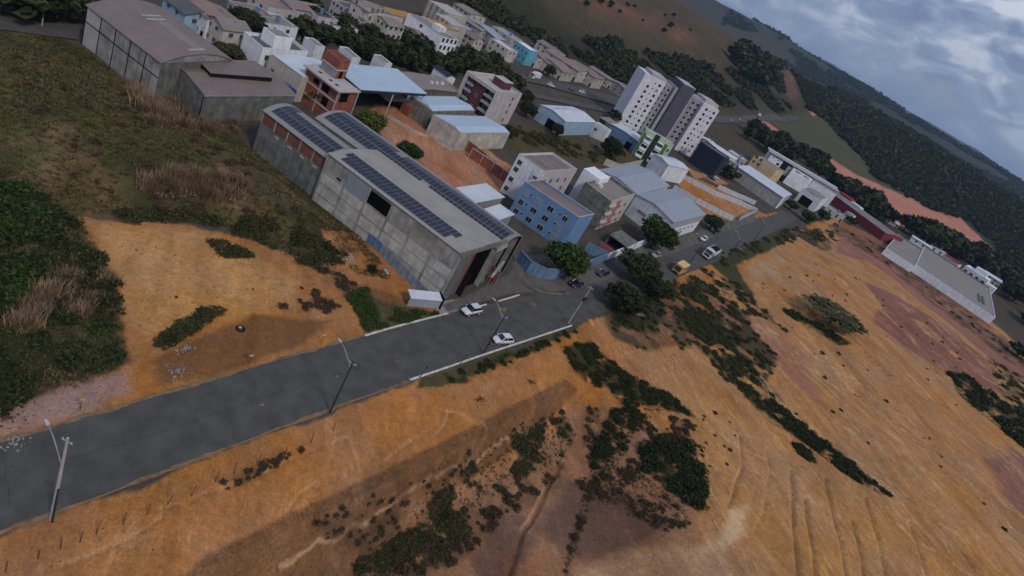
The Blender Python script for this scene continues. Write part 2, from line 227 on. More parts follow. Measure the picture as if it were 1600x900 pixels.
STREET = ([(-40.07, 29.16), (-35.37, 39.59), (-32.2, 46.95), (-27.6, 57.39), (-23.3, 67.33), (-16.17, 82.95), (-7.7, 100.65), (3.09, 121.54), (10.21, 132.76), (19.59, 151.61),
  (35.21, 189.37), (52.78, 233.64), (78.72, 296.58), (100.88, 349.17)],
 [(-32.92, 23.72), (-27.84, 32.46), (-24.81, 38.9), (-20.58, 48.14), (-16.57, 56.78), (-10.12, 70.59), (-5.39, 80.28), (3.57, 98.03), (15.04, 121.21), (22.71, 138.74),
  (37.57, 174.97), (57.0, 218.25), (83.62, 284.78), (113.31, 358.84)])
BRANCH = ([(-1.22, 126.38), (3.07, 124.87), (6.72, 126.01), (11.24, 131.57)], [(3.85, 128.3), (7.96, 129.26), (10.32, 132.18), (13.64, 137.04)])
SIDE_ROAD = ([(-117.0, 93.3), (-112.5, 112.6), (-110.3, 119.0), (-108.5, 128.0)], [(-113.1, 90.2), (-108.6, 108.9), (-105.8, 114.5), (-103.0, 121.1)])
SEAM = [(-29.54, 41.67), (-26.96, 46.32), (-23.98, 52.63), (-19.93, 62.04), (-14.25, 73.68), (-9.95, 81.78), (-1.95, 99.14)]
HIGHWAY = ([(-51.3, 294.2), (-42.8, 327.8), (-24.0, 366.5), (-3.4, 398.5), (29.6, 457.0), (81.9, 585.6), (123.4, 698.6), (214.2, 954.4)],
 [(-48.2, 283.1), (-42.4, 310.9), (-29.3, 331.9), (-4.3, 367.6), (30.3, 423.4), (72.8, 530.4), (112.2, 645.8), (209.0, 904.1)])
FARROAD = ([(-41.8, 282.5), (-17.8, 327.9), (14.3, 388.6)], [(-40.2, 276.3), (-16.3, 318.4), (15.1, 375.7)])
VEG = [('dark', 110, 0.6, 1.5,
  [(14.3, 110.2), (19.5, 118.4), (25.2, 115.0), (32.4, 114.5), (39.9, 115.9), (43.5, 113.3), (36.9, 109.5), (32.5, 102.9), (30.2, 105.0), (25.4, 107.6), (18.1, 106.5)]),
 ('dark', 60, 0.6, 1.4, [(27.5, 103.7), (31.9, 105.9), (31.7, 98.1), (30.2, 91.7), (27.9, 86.4), (26.2, 92.9)]),
 ('dark', 60, 0.8, 2.1, [(33.3, 98.8), (38.6, 103.0), (43.7, 101.3), (45.1, 92.3), (44.3, 87.3), (40.7, 88.5), (37.4, 91.4), (34.1, 93.1)]),
 ('olive', 90, 0.4, 1.3,
  [(8.6, 78.1), (14.4, 89.3), (18.7, 98.2), (22.6, 95.5), (20.7, 88.1), (14.7, 78.7), (10.6, 69.8), (7.9, 63.0), (4.1, 56.1), (2.0, 56.6), (5.2, 66.0)]),
 ('olive', 80, 0.4, 1.2, [(0.0, 53.1), (4.1, 60.4), (9.3, 67.7), (11.9, 65.9), (8.0, 55.5), (3.2, 46.9)]),
 ('brown', 80, 0.3, 1.0, [(27.2, 90.4), (34.3, 91.8), (40.7, 87.0), (42.7, 83.7), (39.0, 80.7), (31.3, 83.4), (27.3, 83.0), (26.7, 73.2), (25.8, 66.8), (26.1, 76.7)]),
 ('olive', 170, 0.7, 1.7,
  [(48.8, 198.3), (60.5, 202.9), (74.7, 180.9), (69.2, 184.1), (63.0, 182.2), (54.8, 157.7), (60.8, 144.6), (64.3, 133.8), (70.1, 129.1), (61.7, 126.5), (54.7, 135.6),
   (46.6, 145.2), (36.0, 151.1), (39.6, 171.7)]),
 ('dark', 110, 0.7, 1.7, [(63.8, 136.9), (69.3, 134.4), (78.4, 131.1), (86.7, 127.3), (90.7, 123.4), (88.5, 123.1), (79.8, 123.5), (72.8, 126.6), (63.7, 129.6)]),
 ('dark', 8, 1.0, 1.6, [(67.5, 124.4), (71.3, 125.2), (72.4, 121.7), (68.7, 121.0)]),
 ('dark', 16, 1.2, 2.4, [(76.3, 199.5), (93.0, 199.2), (100.2, 200.5), (93.1, 190.8), (82.8, 192.1), (76.1, 193.7)]),  # dark shrubs over darkened ground below the sparse tree
 ('dark', 60, 1.6, 3.4, [(145.7, 227.2), (160.0, 236.3), (166.3, 227.4), (185.7, 234.6), (161.9, 184.4), (158.2, 193.4), (150.1, 199.7), (141.8, 206.8)]),
 ('olive', 30, 1.2, 2.4, [(189.4, 284.9), (220.6, 293.1), (173.7, 213.1), (165.4, 220.7)]),
 ('dry', 90, 1.3, 2.8, [(-91.4, 118.0), (-87.9, 121.9), (-74.2, 118.9), (-68.3, 117.0), (-66.2, 101.9), (-70.4, 99.9), (-80.6, 108.1)]),
 ('dry', 60, 1.3, 2.6, [(-58.6, 84.6), (-55.8, 93.5), (-48.9, 97.7), (-47.4, 95.0), (-52.6, 89.8), (-56.4, 84.4)]),
 ('dry', 24, 0.8, 1.6, [(-71.5, 115.3), (-69.9, 127.9), (-64.6, 123.6), (-65.8, 113.5)]),
 ('olive', 70, 0.9, 2.0,
  [(-56.5, 79.4), (-50.9, 87.9), (-41.9, 95.6), (-36.0, 98.5), (-28.5, 100.1), (-27.3, 93.2), (-32.6, 91.6), (-40.7, 90.9), (-47.5, 88.4), (-52.6, 81.4), (-55.5, 77.1)]),
 ('dark', 110, 0.9, 2.4, [(-67.3, 64.2), (-65.0, 73.5), (-56.0, 70.6), (-46.7, 67.0), (-35.6, 55.9), (-36.1, 49.4), (-38.3, 42.4), (-42.7, 42.3)]),
 ('green', 26, 1.6, 3.2, [(-73.1, 69.5), (-67.2, 73.6), (-52.8, 61.0), (-47.4, 53.9), (-50.1, 48.8)]),
 ('dry', 30, 1.2, 2.2, [(-47.3, 52.2), (-49.2, 61.2), (-45.8, 66.0), (-41.7, 60.9), (-43.7, 53.7), (-43.0, 48.1)]),
 ('olive', 24, 0.7, 1.4, [(-34.9, 59.9), (-35.5, 66.6), (-34.9, 71.1), (-33.1, 72.2), (-33.4, 65.1), (-34.0, 59.9)]),
 ('olive', 10, 0.9, 1.5, [(-45.0, 84.1), (-42.5, 86.4), (-38.5, 86.5), (-40.9, 82.4)]),
 ('green', 24, 0.7, 1.4, [(-23.2, 90.0), (-21.3, 94.8), (-16.3, 88.0), (-16.0, 83.8), (-19.3, 86.9)]),
 ('green', 24, 0.7, 1.3, [(-15.0, 93.2), (-9.0, 98.9), (-11.4, 93.6), (-15.2, 85.8)]),
 ('dark', 26, 0.6, 1.2, [(-5.2, 79.7), (4.1, 96.1), (14.9, 119.5), (15.8, 118.5), (6.4, 97.2), (-3.3, 79.2)]),
 ('olive', 120, 0.8, 1.8, [(49.1, 207.2), (74.7, 262.3), (103.8, 327.5), (135.4, 370.1), (134.4, 349.8), (103.9, 308.7), (72.9, 247.3), (56.3, 208.6)]),
 ('olive', 30, 1.0, 2.0,
  [(138.4, 382.6), (181.4, 414.1), (209.4, 395.2), (223.1, 352.5), (233.5, 329.2), (215.7, 302.3), (199.2, 333.0), (175.0, 368.8), (138.5, 366.1)]),
 ('lone', 80, 0.2, 1.1, [(59.0, 186.3), (96.9, 275.6), (153.9, 311.5), (167.9, 230.9), (142.0, 163.6), (112.4, 118.5), (93.0, 128.5), (71.9, 140.2)]),
 ('lone', 26, 0.4, 0.8, [(19.6, 96.3), (32.2, 104.4), (50.5, 121.8), (54.3, 112.0), (47.4, 95.3), (24.9, 84.7)]),
 ('lone', 5, 0.2, 0.6, [(-52.8, 74.0), (-38.2, 87.0), (-30.1, 81.7), (-38.4, 63.0)]),
 ('olive', 50, 1.2, 3.0, [(-29.0, 233.2), (-16.3, 248.7), (0.6, 268.8), (14.2, 285.9), (11.2, 253.3), (-2.9, 235.0), (-17.8, 219.1)]),
 ('olive', 30, 1.2, 2.6, [(-102.5, 163.9), (-95.9, 162.8), (-89.9, 158.2), (-95.8, 158.6)]),
 ('brown', 70, 0.5, 1.3, [(2.0, 56.6), (6.4, 68.2), (18.2, 92.2), (23.2, 92.7), (21.8, 82.4), (16.2, 72.6), (12.8, 63.0), (8.3, 54.7), (2.2, 48.9)]),
 ('olive', 60, 0.6, 1.4, [(19.7, 135.5), (28.4, 157.4), (44.0, 186.7), (51.5, 165.2), (43.0, 139.9), (30.1, 126.4), (22.4, 125.8)]),
 ('olive', 60, 0.6, 1.4, [(50.9, 156.9), (62.6, 146.0), (71.3, 135.1), (62.6, 132.4), (51.3, 135.1), (43.1, 144.9)]),
 ('brown', 30, 0.5, 1.2, [(-28.4, 78.7), (-30.0, 98.1), (-22.5, 93.4), (-20.0, 83.8), (-25.0, 80.6)]),
 ('brown', 30, 0.3, 0.7, [(-19.2, 41.5), (-12.4, 58.6), (-10.4, 61.7), (-11.6, 57.6), (-17.8, 42.6)]),
 ('dark', 110, 0.6, 1.5, [(39.6, 171.7), (53.1, 193.6), (61.3, 176.1), (69.1, 161.4), (64.2, 144.6), (73.2, 134.3), (62.1, 128.3), (49.8, 140.7), (39.7, 153.6)]),
 ('dark', 50, 0.6, 1.4, [(21.2, 137.3), (30.1, 159.7), (39.6, 176.2), (37.8, 156.9), (31.3, 135.3), (23.6, 130.1)]),
 ('brown', 110, 0.3, 1.1, [(23.3, 102.1), (31.9, 105.9), (42.6, 110.2), (45.2, 104.4), (33.6, 97.5), (34.7, 89.1), (29.2, 83.9), (24.9, 84.7)]),
 ('brown', 90, 0.3, 0.8, [(-6.7, 50.0), (4.2, 70.5), (16.3, 95.2), (19.6, 96.3), (9.4, 72.5), (-0.3, 53.5)]),
 ('brown', 60, 0.6, 1.5, [(-101.5, 102.2), (-77.8, 104.7), (-52.1, 106.7), (-39.0, 109.6), (-39.7, 94.6), (-56.8, 80.9), (-71.6, 77.8)])]
TREES = [(7.8, 140.1, 7.5, 5.2, 'green', 'broad dark green street tree whose crown overlaps the blue perimeter wall', None),
 (29.7, 190.3, 9, 6.4, 'green', 'large domed street tree at the end of the white boundary wall', None),
 (52.5, 242.7, 6, 3.6, 'green', 'small round street tree beyond the white hatchback, by the construction lot', None),
 (23.6, 139.4, 6, 4.8, 'dark', 'dark bushy tree overhanging the street edge nearest the concrete lamp post', None),
 (26.1, 159.9, 7, 5.9, 'dark', 'large dark tree behind the yellow bus on the bare-ground side', None),
 (32.4, 157.4, 4.5, 4, 'dark', 'lower dark tree in brush next to the dirt field, below the yellow bus', None),
 (-64.5, 155.3, 6, 4.2, 'olive', 'olive tree in front of the unfinished red brick house', None),
 (-52.3, 159.2, 5, 4.0, 'lime', 'yellow-green palm-like tree at the back corner of the solar warehouse', None),
 (-38.7, 153.2, 5, 3.7, 'green', 'round tree behind the solar roof at the edge of the orange yard', None),
 (6.7, 262.3, 8, 4.4, 'dark', 'dark round tree left of the pale green apartment block', None),
 (-14.7, 249.7, 5, 2.6, 'olive', 'small tree in front of the light blue warehouse door', None),
 (-28.4, 252.3, 6, 3.6, 'dark', 'tall dark hedge tree beside the brown and white apartment block', None),
 (-32.8, 264.6, 7, 3.6, 'dark', 'upper dark tree behind the brown and white apartment block', None),
 (-26.1, 217.4, 4, 2.6, 'olive', 'low olive tree at the far corner of the pale roofed hall', None),
 (-45.0, 225.7, 3, 2.4, 'lime', 'lime green bush tree by the balconies of the brown apartment block', None),
 (93.4, 206.1, 5.0, 11.0, 'sparse', 'wide sparse tree standing alone on the orange hillside', None),
 (107.4, 363.8, 5, 3.6, 'dark', 'dark tree at the gate of the white modern building', None),
 (115.9, 355.9, 6, 4.5, 'green', 'green tree at the far end of the street, left one of a pair', None),
 (130.4, 382.4, 6, 4, 'green', 'green tree at the far end of the street, right one of a pair', None),
 (67.7, 353.2, 6, 6, 'dark', 'dark tree between the navy shed and the beige hall', None),
 (226.9, 324.9, 6, 6, 'dark', 'dark tree at the right edge of the photo below the long warehouse', None),
 (2.0, 334.5, 5, 3.5, 'dark', 'palm-like dark tree left of the foot of the high-rise', None),
 (-38.3, 349.3, 6, 3, 'dark', 'palm tree on the main road in front of the red-roofed shops', None),
 (159.9, 421.9, 5, 3.6, 'dark', 'dark tree by the red-fronted long building', None),
 (-100.6, 168.7, 6, 5.0, 'dark', 'dark tree behind the brown warehouse roof, left of the white house', None),
 (-100.1, 174.5, 7, 5.5, 'dark', 'darker spreading tree just left of the white house roof block', None),
 (-91.0, 155.1, 3, 4.2, 'olive', 'olive bush beside the brown warehouse roof', None),
 (-45.3, 269.6, 6.4, 3.7, 'dark', 'dark tree in the wooded belt between the white houses and the pale apartments', 'trees in the belt behind the white houses'),
 (-92.0, 202.8, 5.0, 3.5, 'dark', 'dark tree in the wooded belt between the white houses and the pale apartments', 'trees in the belt behind the white houses'),
 (-50.9, 270.2, 6.5, 3.8, 'dark', 'dark tree in the wooded belt between the white houses and the pale apartments', 'trees in the belt behind the white houses'),
 (-44.3, 275.9, 5.9, 3.5, 'dark', 'dark tree in the wooded belt between the white houses and the pale apartments', 'trees in the belt behind the white houses'),
 (-47.6, 274.2, 5.8, 3.5, 'dark', 'dark tree in the wooded belt between the white houses and the pale apartments', 'trees in the belt behind the white houses'),
 (-73.3, 225.6, 7.0, 4.1, 'dark', 'dark tree in the wooded belt between the white houses and the pale apartments', 'trees in the belt behind the white houses'),
 (-46.7, 284.4, 6.3, 4.4, 'dark', 'dark tree in the wooded belt between the white houses and the pale apartments', 'trees in the belt behind the white houses'),
 (-42.3, 267.2, 5.5, 3.8, 'dark', 'dark tree in the wooded belt between the white houses and the pale apartments', 'trees in the belt behind the white houses'),
 (-84.4, 211.0, 5.6, 3.2, 'dark', 'dark tree in the wooded belt between the white houses and the pale apartments', 'trees in the belt behind the white houses'),
 (-87.6, 212.6, 5.1, 3.5, 'dark', 'dark tree in the wooded belt between the white houses and the pale apartments', 'trees in the belt behind the white houses'),
 (-93.9, 197.5, 6.8, 4.3, 'dark', 'dark tree in the wooded belt between the white houses and the pale apartments', 'trees in the belt behind the white houses'),
 (-53.3, 264.2, 5.7, 3.2, 'dark', 'dark tree in the wooded belt between the white houses and the pale apartments', 'trees in the belt behind the white houses'),
 (-46.5, 281.5, 5.3, 3.5, 'dark', 'dark tree in the wooded belt between the white houses and the pale apartments', 'trees in the belt behind the white houses'),
 (-42.0, 285.1, 6.2, 3.4, 'dark', 'dark tree in the wooded belt between the white houses and the pale apartments', 'trees in the belt behind the white houses'),
 (-63.0, 247.4, 6.4, 4.4, 'dark', 'dark tree in the wooded belt between the white houses and the pale apartments', 'trees in the belt behind the white houses'),
 (-52.1, 267.9, 6.7, 4.2, 'dark', 'dark tree in the wooded belt between the white houses and the pale apartments', 'trees in the belt behind the white houses'),
 (-47.0, 267.0, 5.7, 3.6, 'dark', 'dark tree in the wooded belt between the white houses and the pale apartments', 'trees in the belt behind the white houses'),
 (-65.6, 239.6, 6.7, 4.3, 'dark', 'dark tree in the wooded belt between the white houses and the pale apartments', 'trees in the belt behind the white houses'),
 (-68.8, 229.3, 6.5, 3.9, 'dark', 'dark tree in the wooded belt between the white houses and the pale apartments', 'trees in the belt behind the white houses'),
 (-91.8, 207.0, 5.7, 3.4, 'dark', 'dark tree in the wooded belt between the white houses and the pale apartments', 'trees in the belt behind the white houses'),
 (-82.4, 221.5, 4.6, 2.5, 'dark', 'dark tree in the wooded belt between the white houses and the pale apartments', 'trees in the belt behind the white houses'),
 (-43.4, 272.4, 6.5, 4.4, 'dark', 'dark tree in the wooded belt between the white houses and the pale apartments', 'trees in the belt behind the white houses'),
 (-83.4, 214.8, 5.3, 3.4, 'dark', 'dark tree in the wooded belt between the white houses and the pale apartments', 'trees in the belt behind the white houses'),
 (-77.7, 231.1, 6.5, 3.9, 'dark', 'dark tree in the wooded belt between the white houses and the pale apartments', 'trees in the belt behind the white houses'),
 (-41.0, 281.1, 6.0, 3.6, 'dark', 'dark tree in the wooded belt between the white houses and the pale apartments', 'trees in the belt behind the white houses'),
 (-96.7, 195.7, 5.3, 3.0, 'dark', 'dark tree in the wooded belt between the white houses and the pale apartments', 'trees in the belt behind the white houses'),
 (-47.8, 261.8, 5.9, 3.9, 'dark', 'dark tree in the wooded belt between the white houses and the pale apartments', 'trees in the belt behind the white houses'),
 (-49.7, 271.8, 5.1, 3.2, 'dark', 'dark tree in the wooded belt between the white houses and the pale apartments', 'trees in the belt behind the white houses'),
 (-50.6, 278.4, 6.7, 4.6, 'dark', 'dark tree in the wooded belt between the white houses and the pale apartments', 'trees in the belt behind the white houses'),
 (-64.9, 243.3, 7.0, 4.2, 'dark', 'dark tree in the wooded belt between the white houses and the pale apartments', 'trees in the belt behind the white houses'),
 (-53.4, 260.4, 5.6, 3.2, 'dark', 'dark tree in the wooded belt between the white houses and the pale apartments', 'trees in the belt behind the white houses'),
 (-50.3, 265.6, 4.6, 2.6, 'dark', 'dark tree in the wooded belt between the white houses and the pale apartments', 'trees in the belt behind the white houses'),
 (-89.1, 215.5, 5.9, 3.4, 'dark', 'dark tree in the wooded belt between the white houses and the pale apartments', 'trees in the belt behind the white houses'),
 (-75.6, 222.8, 6.1, 3.5, 'dark', 'dark tree in the wooded belt between the white houses and the pale apartments', 'trees in the belt behind the white houses'),
 (-42.7, 278.0, 5.2, 3.2, 'dark', 'dark tree in the wooded belt between the white houses and the pale apartments', 'trees in the belt behind the white houses'),
 (-49.9, 284.5, 6.5, 3.8, 'dark', 'dark tree in the wooded belt between the white houses and the pale apartments', 'trees in the belt behind the white houses'),
 (-70.4, 233.4, 4.7, 3.1, 'dark', 'dark tree in the wooded belt between the white houses and the pale apartments', 'trees in the belt behind the white houses'),
 (-61.0, 253.2, 5.8, 3.7, 'dark', 'dark tree in the wooded belt between the white houses and the pale apartments', 'trees in the belt behind the white houses'),
 (-82.5, 225.2, 5.2, 3.3, 'dark', 'dark tree in the wooded belt between the white houses and the pale apartments', 'trees in the belt behind the white houses'),
 (-83.8, 223.0, 5.3, 3.1, 'dark', 'dark tree in the wooded belt between the white houses and the pale apartments', 'trees in the belt behind the white houses'),
 (-48.8, 269.3, 5.3, 3.6, 'dark', 'dark tree in the wooded belt between the white houses and the pale apartments', 'trees in the belt behind the white houses'),
 (-78.2, 215.9, 5.6, 3.7, 'dark', 'dark tree in the wooded belt between the white houses and the pale apartments', 'trees in the belt behind the white houses'),
 (-78.5, 212.9, 4.6, 2.7, 'dark', 'dark tree in the wooded belt between the white houses and the pale apartments', 'trees in the belt behind the white houses'),
 (-56.6, 265.5, 6.7, 4.0, 'dark', 'dark tree in the wooded belt between the white houses and the pale apartments', 'trees in the belt behind the white houses'),
 (-56.9, 300.0, 6.6, 4.3, 'dark', 'dark tree in the wooded belt below the white apartments by the hill', 'trees below the far apartments'),
 (-92.2, 241.0, 4.6, 3.1, 'dark', 'dark tree in the wooded belt below the white apartments by the hill', 'trees below the far apartments'),
 (-94.9, 227.2, 5.7, 3.9, 'dark', 'dark tree in the wooded belt below the white apartments by the hill', 'trees below the far apartments'),
 (-88.0, 248.9, 5.5, 3.8, 'dark', 'dark tree in the wooded belt below the white apartments by the hill', 'trees below the far apartments'),
 (-54.1, 278.2, 5.4, 3.4, 'dark', 'dark tree in the wooded belt below the white apartments by the hill', 'trees below the far apartments'),
 (-64.3, 282.3, 6.7, 4.5, 'dark', 'dark tree in the wooded belt below the white apartments by the hill', 'trees below the far apartments'),
 (-60.7, 287.0, 5.9, 3.5, 'dark', 'dark tree in the wooded belt below the white apartments by the hill', 'trees below the far apartments'),
 (-94.2, 219.1, 6.7, 4.0, 'dark', 'dark tree in the wooded belt below the white apartments by the hill', 'trees below the far apartments'),
 (-58.7, 268.8, 6.7, 4.5, 'dark', 'dark tree in the wooded belt below the white apartments by the hill', 'trees below the far apartments'),
 (-60.6, 294.3, 4.8, 2.7, 'dark', 'dark tree in the wooded belt below the white apartments by the hill', 'trees below the far apartments'),
 (-60.1, 280.6, 5.0, 3.3, 'dark', 'dark tree in the wooded belt below the white apartments by the hill', 'trees below the far apartments'),
 (-51.3, 298.5, 4.9, 3.3, 'dark', 'dark tree in the wooded belt below the white apartments by the hill', 'trees below the far apartments'),
 (-81.5, 258.8, 4.8, 2.8, 'dark', 'dark tree in the wooded belt below the white apartments by the hill', 'trees below the far apartments'),
 (-55.7, 294.4, 5.8, 3.6, 'dark', 'dark tree in the wooded belt below the white apartments by the hill', 'trees below the far apartments'),
 (-71.9, 246.8, 4.9, 3.1, 'dark', 'dark tree in the wooded belt below the white apartments by the hill', 'trees below the far apartments'),
 (-101.5, 215.0, 6.3, 3.9, 'dark', 'dark tree in the wooded belt below the white apartments by the hill', 'trees below the far apartments'),
 (-87.0, 242.2, 5.4, 3.4, 'dark', 'dark tree in the wooded belt below the white apartments by the hill', 'trees below the far apartments'),
 (-63.7, 276.0, 6.8, 4.2, 'dark', 'dark tree in the wooded belt below the white apartments by the hill', 'trees below the far apartments'),
 (-61.5, 282.6, 5.9, 4.1, 'dark', 'dark tree in the wooded belt below the white apartments by the hill', 'trees below the far apartments'),
 (-60.5, 290.6, 6.1, 3.6, 'dark', 'dark tree in the wooded belt below the white apartments by the hill', 'trees below the far apartments'),
 (-83.7, 234.6, 4.8, 3.0, 'dark', 'dark tree in the wooded belt below the white apartments by the hill', 'trees below the far apartments'),
 (-63.0, 258.0, 5.6, 3.8, 'dark', 'dark tree in the wooded belt below the white apartments by the hill', 'trees below the far apartments'),
 (-88.3, 235.8, 6.1, 3.7, 'dark', 'dark tree in the wooded belt below the white apartments by the hill', 'trees below the far apartments'),
 (-58.2, 274.2, 5.2, 3.4, 'dark', 'dark tree in the wooded belt below the white apartments by the hill', 'trees below the far apartments'),
 (-88.5, 230.5, 6.0, 3.9, 'dark', 'dark tree in the wooded belt below the white apartments by the hill', 'trees below the far apartments'),
 (-84.1, 251.3, 6.1, 3.8, 'dark', 'dark tree in the wooded belt below the white apartments by the hill', 'trees below the far apartments'),
 (-74.3, 247.0, 6.6, 4.5, 'dark', 'dark tree in the wooded belt below the white apartments by the hill', 'trees below the far apartments'),
 (-62.3, 278.9, 6.7, 4.0, 'dark', 'dark tree in the wooded belt below the white apartments by the hill', 'trees below the far apartments'),
 (-85.5, 243.8, 6.9, 3.9, 'dark', 'dark tree in the wooded belt below the white apartments by the hill', 'trees below the far apartments'),
 (-78.9, 253.1, 4.9, 3.0, 'dark', 'dark tree in the wooded belt below the white apartments by the hill', 'trees below the far apartments'),
 (-76.1, 261.2, 5.7, 3.5, 'dark', 'dark tree in the wooded belt below the white apartments by the hill', 'trees below the far apartments'),
 (-73.0, 254.7, 4.8, 3.1, 'dark', 'dark tree in the wooded belt below the white apartments by the hill', 'trees below the far apartments'),
 (-60.7, 269.7, 5.9, 4.1, 'dark', 'dark tree in the wooded belt below the white apartments by the hill', 'trees below the far apartments'),
 (-55.8, 273.7, 6.8, 4.6, 'dark', 'dark tree in the wooded belt below the white apartments by the hill', 'trees below the far apartments'),
 (-98.9, 216.7, 6.3, 4.3, 'dark', 'dark tree in the wooded belt below the white apartments by the hill', 'trees below the far apartments'),
 (-103.6, 222.8, 4.8, 3.4, 'dark', 'dark tree in the wooded belt below the white apartments by the hill', 'trees below the far apartments'),
 (-71.1, 253.2, 4.9, 3.3, 'dark', 'dark tree in the wooded belt below the white apartments by the hill', 'trees below the far apartments'),
 (-67.3, 269.5, 4.7, 2.9, 'dark', 'dark tree in the wooded belt below the white apartments by the hill', 'trees below the far apartments'),
 (-84.5, 256.6, 5.9, 4.0, 'dark', 'dark tree in the wooded belt below the white apartments by the hill', 'trees below the far apartments'),
 (-80.0, 262.1, 5.8, 3.8, 'dark', 'dark tree in the wooded belt below the white apartments by the hill', 'trees below the far apartments'),
 (-95.4, 231.3, 5.9, 3.4, 'dark', 'dark tree in the wooded belt below the white apartments by the hill', 'trees below the far apartments'),
 (-93.4, 237.6, 6.5, 4.1, 'dark', 'dark tree in the wooded belt below the white apartments by the hill', 'trees below the far apartments'),
 (-97.6, 227.6, 5.7, 3.8, 'dark', 'dark tree in the wooded belt below the white apartments by the hill', 'trees below the far apartments'),
 (-107.6, 224.2, 6.1, 3.8, 'dark', 'dark tree in the wooded belt below the white apartments by the hill', 'trees below the far apartments'),
 (195.7, 538.9, 10.7, 7.0, 'dark', 'dark tree in the row between the red building and the red earth cutting', 'trees along the red earth cutting'),
 (187.1, 536.5, 12.6, 7.5, 'dark', 'dark tree in the row between the red building and the red earth cutting', 'trees along the red earth cutting'),
 (211.1, 551.7, 13.9, 7.8, 'dark', 'dark tree in the row between the red building and the red earth cutting', 'trees along the red earth cutting'),
 (189.0, 509.8, 9.8, 6.1, 'dark', 'dark tree in the row between the red building and the red earth cutting', 'trees along the red earth cutting'),
 (198.8, 516.7, 13.0, 7.8, 'dark', 'dark tree in the row between the red building and the red earth cutting', 'trees along the red earth cutting'),
 (176.5, 515.9, 11.0, 7.2, 'dark', 'dark tree in the row between the red building and the red earth cutting', 'trees along the red earth cutting'),
 (173.8, 519.4, 9.3, 5.5, 'dark', 'dark tree in the row between the red building and the red earth cutting', 'trees along the red earth cutting'),
 (210.2, 539.9, 12.0, 8.2, 'dark', 'dark tree in the row between the red building and the red earth cutting', 'trees along the red earth cutting'),
 (202.8, 522.2, 13.9, 8.1, 'dark', 'dark tree in the row between the red building and the red earth cutting', 'trees along the red earth cutting'),
 (205.6, 559.1, 11.2, 6.7, 'dark', 'dark tree in the row between the red building and the red earth cutting', 'trees along the red earth cutting'),
 (189.7, 546.0, 13.1, 8.4, 'dark', 'dark tree in the row between the red building and the red earth cutting', 'trees along the red earth cutting'),
 (215.7, 533.2, 10.6, 6.1, 'dark', 'dark tree in the row between the red building and the red earth cutting', 'trees along the red earth cutting'),
 (178.5, 507.9, 12.0, 8.0, 'dark', 'dark tree in the row between the red building and the red earth cutting', 'trees along the red earth cutting'),
 (206.7, 535.1, 11.3, 7.2, 'dark', 'dark tree in the row between the red building and the red earth cutting', 'trees along the red earth cutting'),
 (175.4, 510.7, 14.0, 9.1, 'dark', 'dark tree in the row between the red building and the red earth cutting', 'trees along the red earth cutting'),
 (202.6, 529.1, 9.1, 5.3, 'dark', 'dark tree in the row between the red building and the red earth cutting', 'trees along the red earth cutting'),
 (213.8, 516.6, 12.0, 7.5, 'dark', 'dark tree in the row between the red building and the red earth cutting', 'trees along the red earth cutting'),
 (176.6, 531.8, 11.9, 7.9, 'dark', 'dark tree in the row between the red building and the red earth cutting', 'trees along the red earth cutting'),
 (171.4, 526.5, 12.8, 8.3, 'dark', 'dark tree in the row between the red building and the red earth cutting', 'trees along the red earth cutting'),
 (206.9, 513.2, 11.0, 6.7, 'dark', 'dark tree in the row between the red building and the red earth cutting', 'trees along the red earth cutting'),
 (254.3, 514.0, 11.8, 8.1, 'dark', 'dark tree in the grove below the red earth cutting', 'grove below the red earth cutting'),
 (261.9, 558.5, 14.5, 9.2, 'dark', 'dark tree in the grove below the red earth cutting', 'grove below the red earth cutting'),
 (305.1, 594.6, 12.5, 8.2, 'dark', 'dark tree in the grove below the red earth cutting', 'grove below the red earth cutting'),
 (336.7, 614.3, 14.5, 9.4, 'dark', 'dark tree in the grove below the red earth cutting', 'grove below the red earth cutting'),
 (281.3, 551.6, 12.0, 8.3, 'dark', 'dark tree in the grove below the red earth cutting', 'grove below the red earth cutting'),
 (275.8, 543.6, 14.8, 9.7, 'dark', 'dark tree in the grove below the red earth cutting', 'grove below the red earth cutting'),
 (265.6, 562.8, 14.5, 9.1, 'dark', 'dark tree in the grove below the red earth cutting', 'grove below the red earth cutting'),
 (285.8, 574.8, 15.0, 10.0, 'dark', 'dark tree in the grove below the red earth cutting', 'grove below the red earth cutting'),
 (299.8, 562.6, 12.4, 7.4, 'dark', 'dark tree in the grove below the red earth cutting', 'grove below the red earth cutting'),
 (256.3, 527.3, 10.3, 6.5, 'dark', 'dark tree in the grove below the red earth cutting', 'grove below the red earth cutting'),
 (289.8, 561.6, 13.5, 7.9, 'dark', 'dark tree in the grove below the red earth cutting', 'grove below the red earth cutting'),
 (281.8, 545.7, 10.1, 6.8, 'dark', 'dark tree in the grove below the red earth cutting', 'grove below the red earth cutting'),
 (263.8, 523.7, 14.5, 9.3, 'dark', 'dark tree in the grove below the red earth cutting', 'grove below the red earth cutting'),
 (260.3, 540.0, 13.9, 9.1, 'dark', 'dark tree in the grove below the red earth cutting', 'grove below the red earth cutting'),
 (315.2, 586.8, 12.0, 6.8, 'dark', 'dark tree in the grove below the red earth cutting', 'grove below the red earth cutting'),
 (286.1, 539.8, 14.2, 8.2, 'dark', 'dark tree in the grove below the red earth cutting', 'grove below the red earth cutting'),
 (243.9, 517.3, 14.3, 9.9, 'dark', 'dark tree in the grove below the red earth cutting', 'grove below the red earth cutting'),
 (281.9, 563.3, 14.4, 8.9, 'dark', 'dark tree in the grove below the red earth cutting', 'grove below the red earth cutting'),
 (276.1, 553.4, 11.2, 6.6, 'dark', 'dark tree in the grove below the red earth cutting', 'grove below the red earth cutting'),
 (291.7, 553.3, 13.7, 8.9, 'dark', 'dark tree in the grove below the red earth cutting', 'grove below the red earth cutting'),
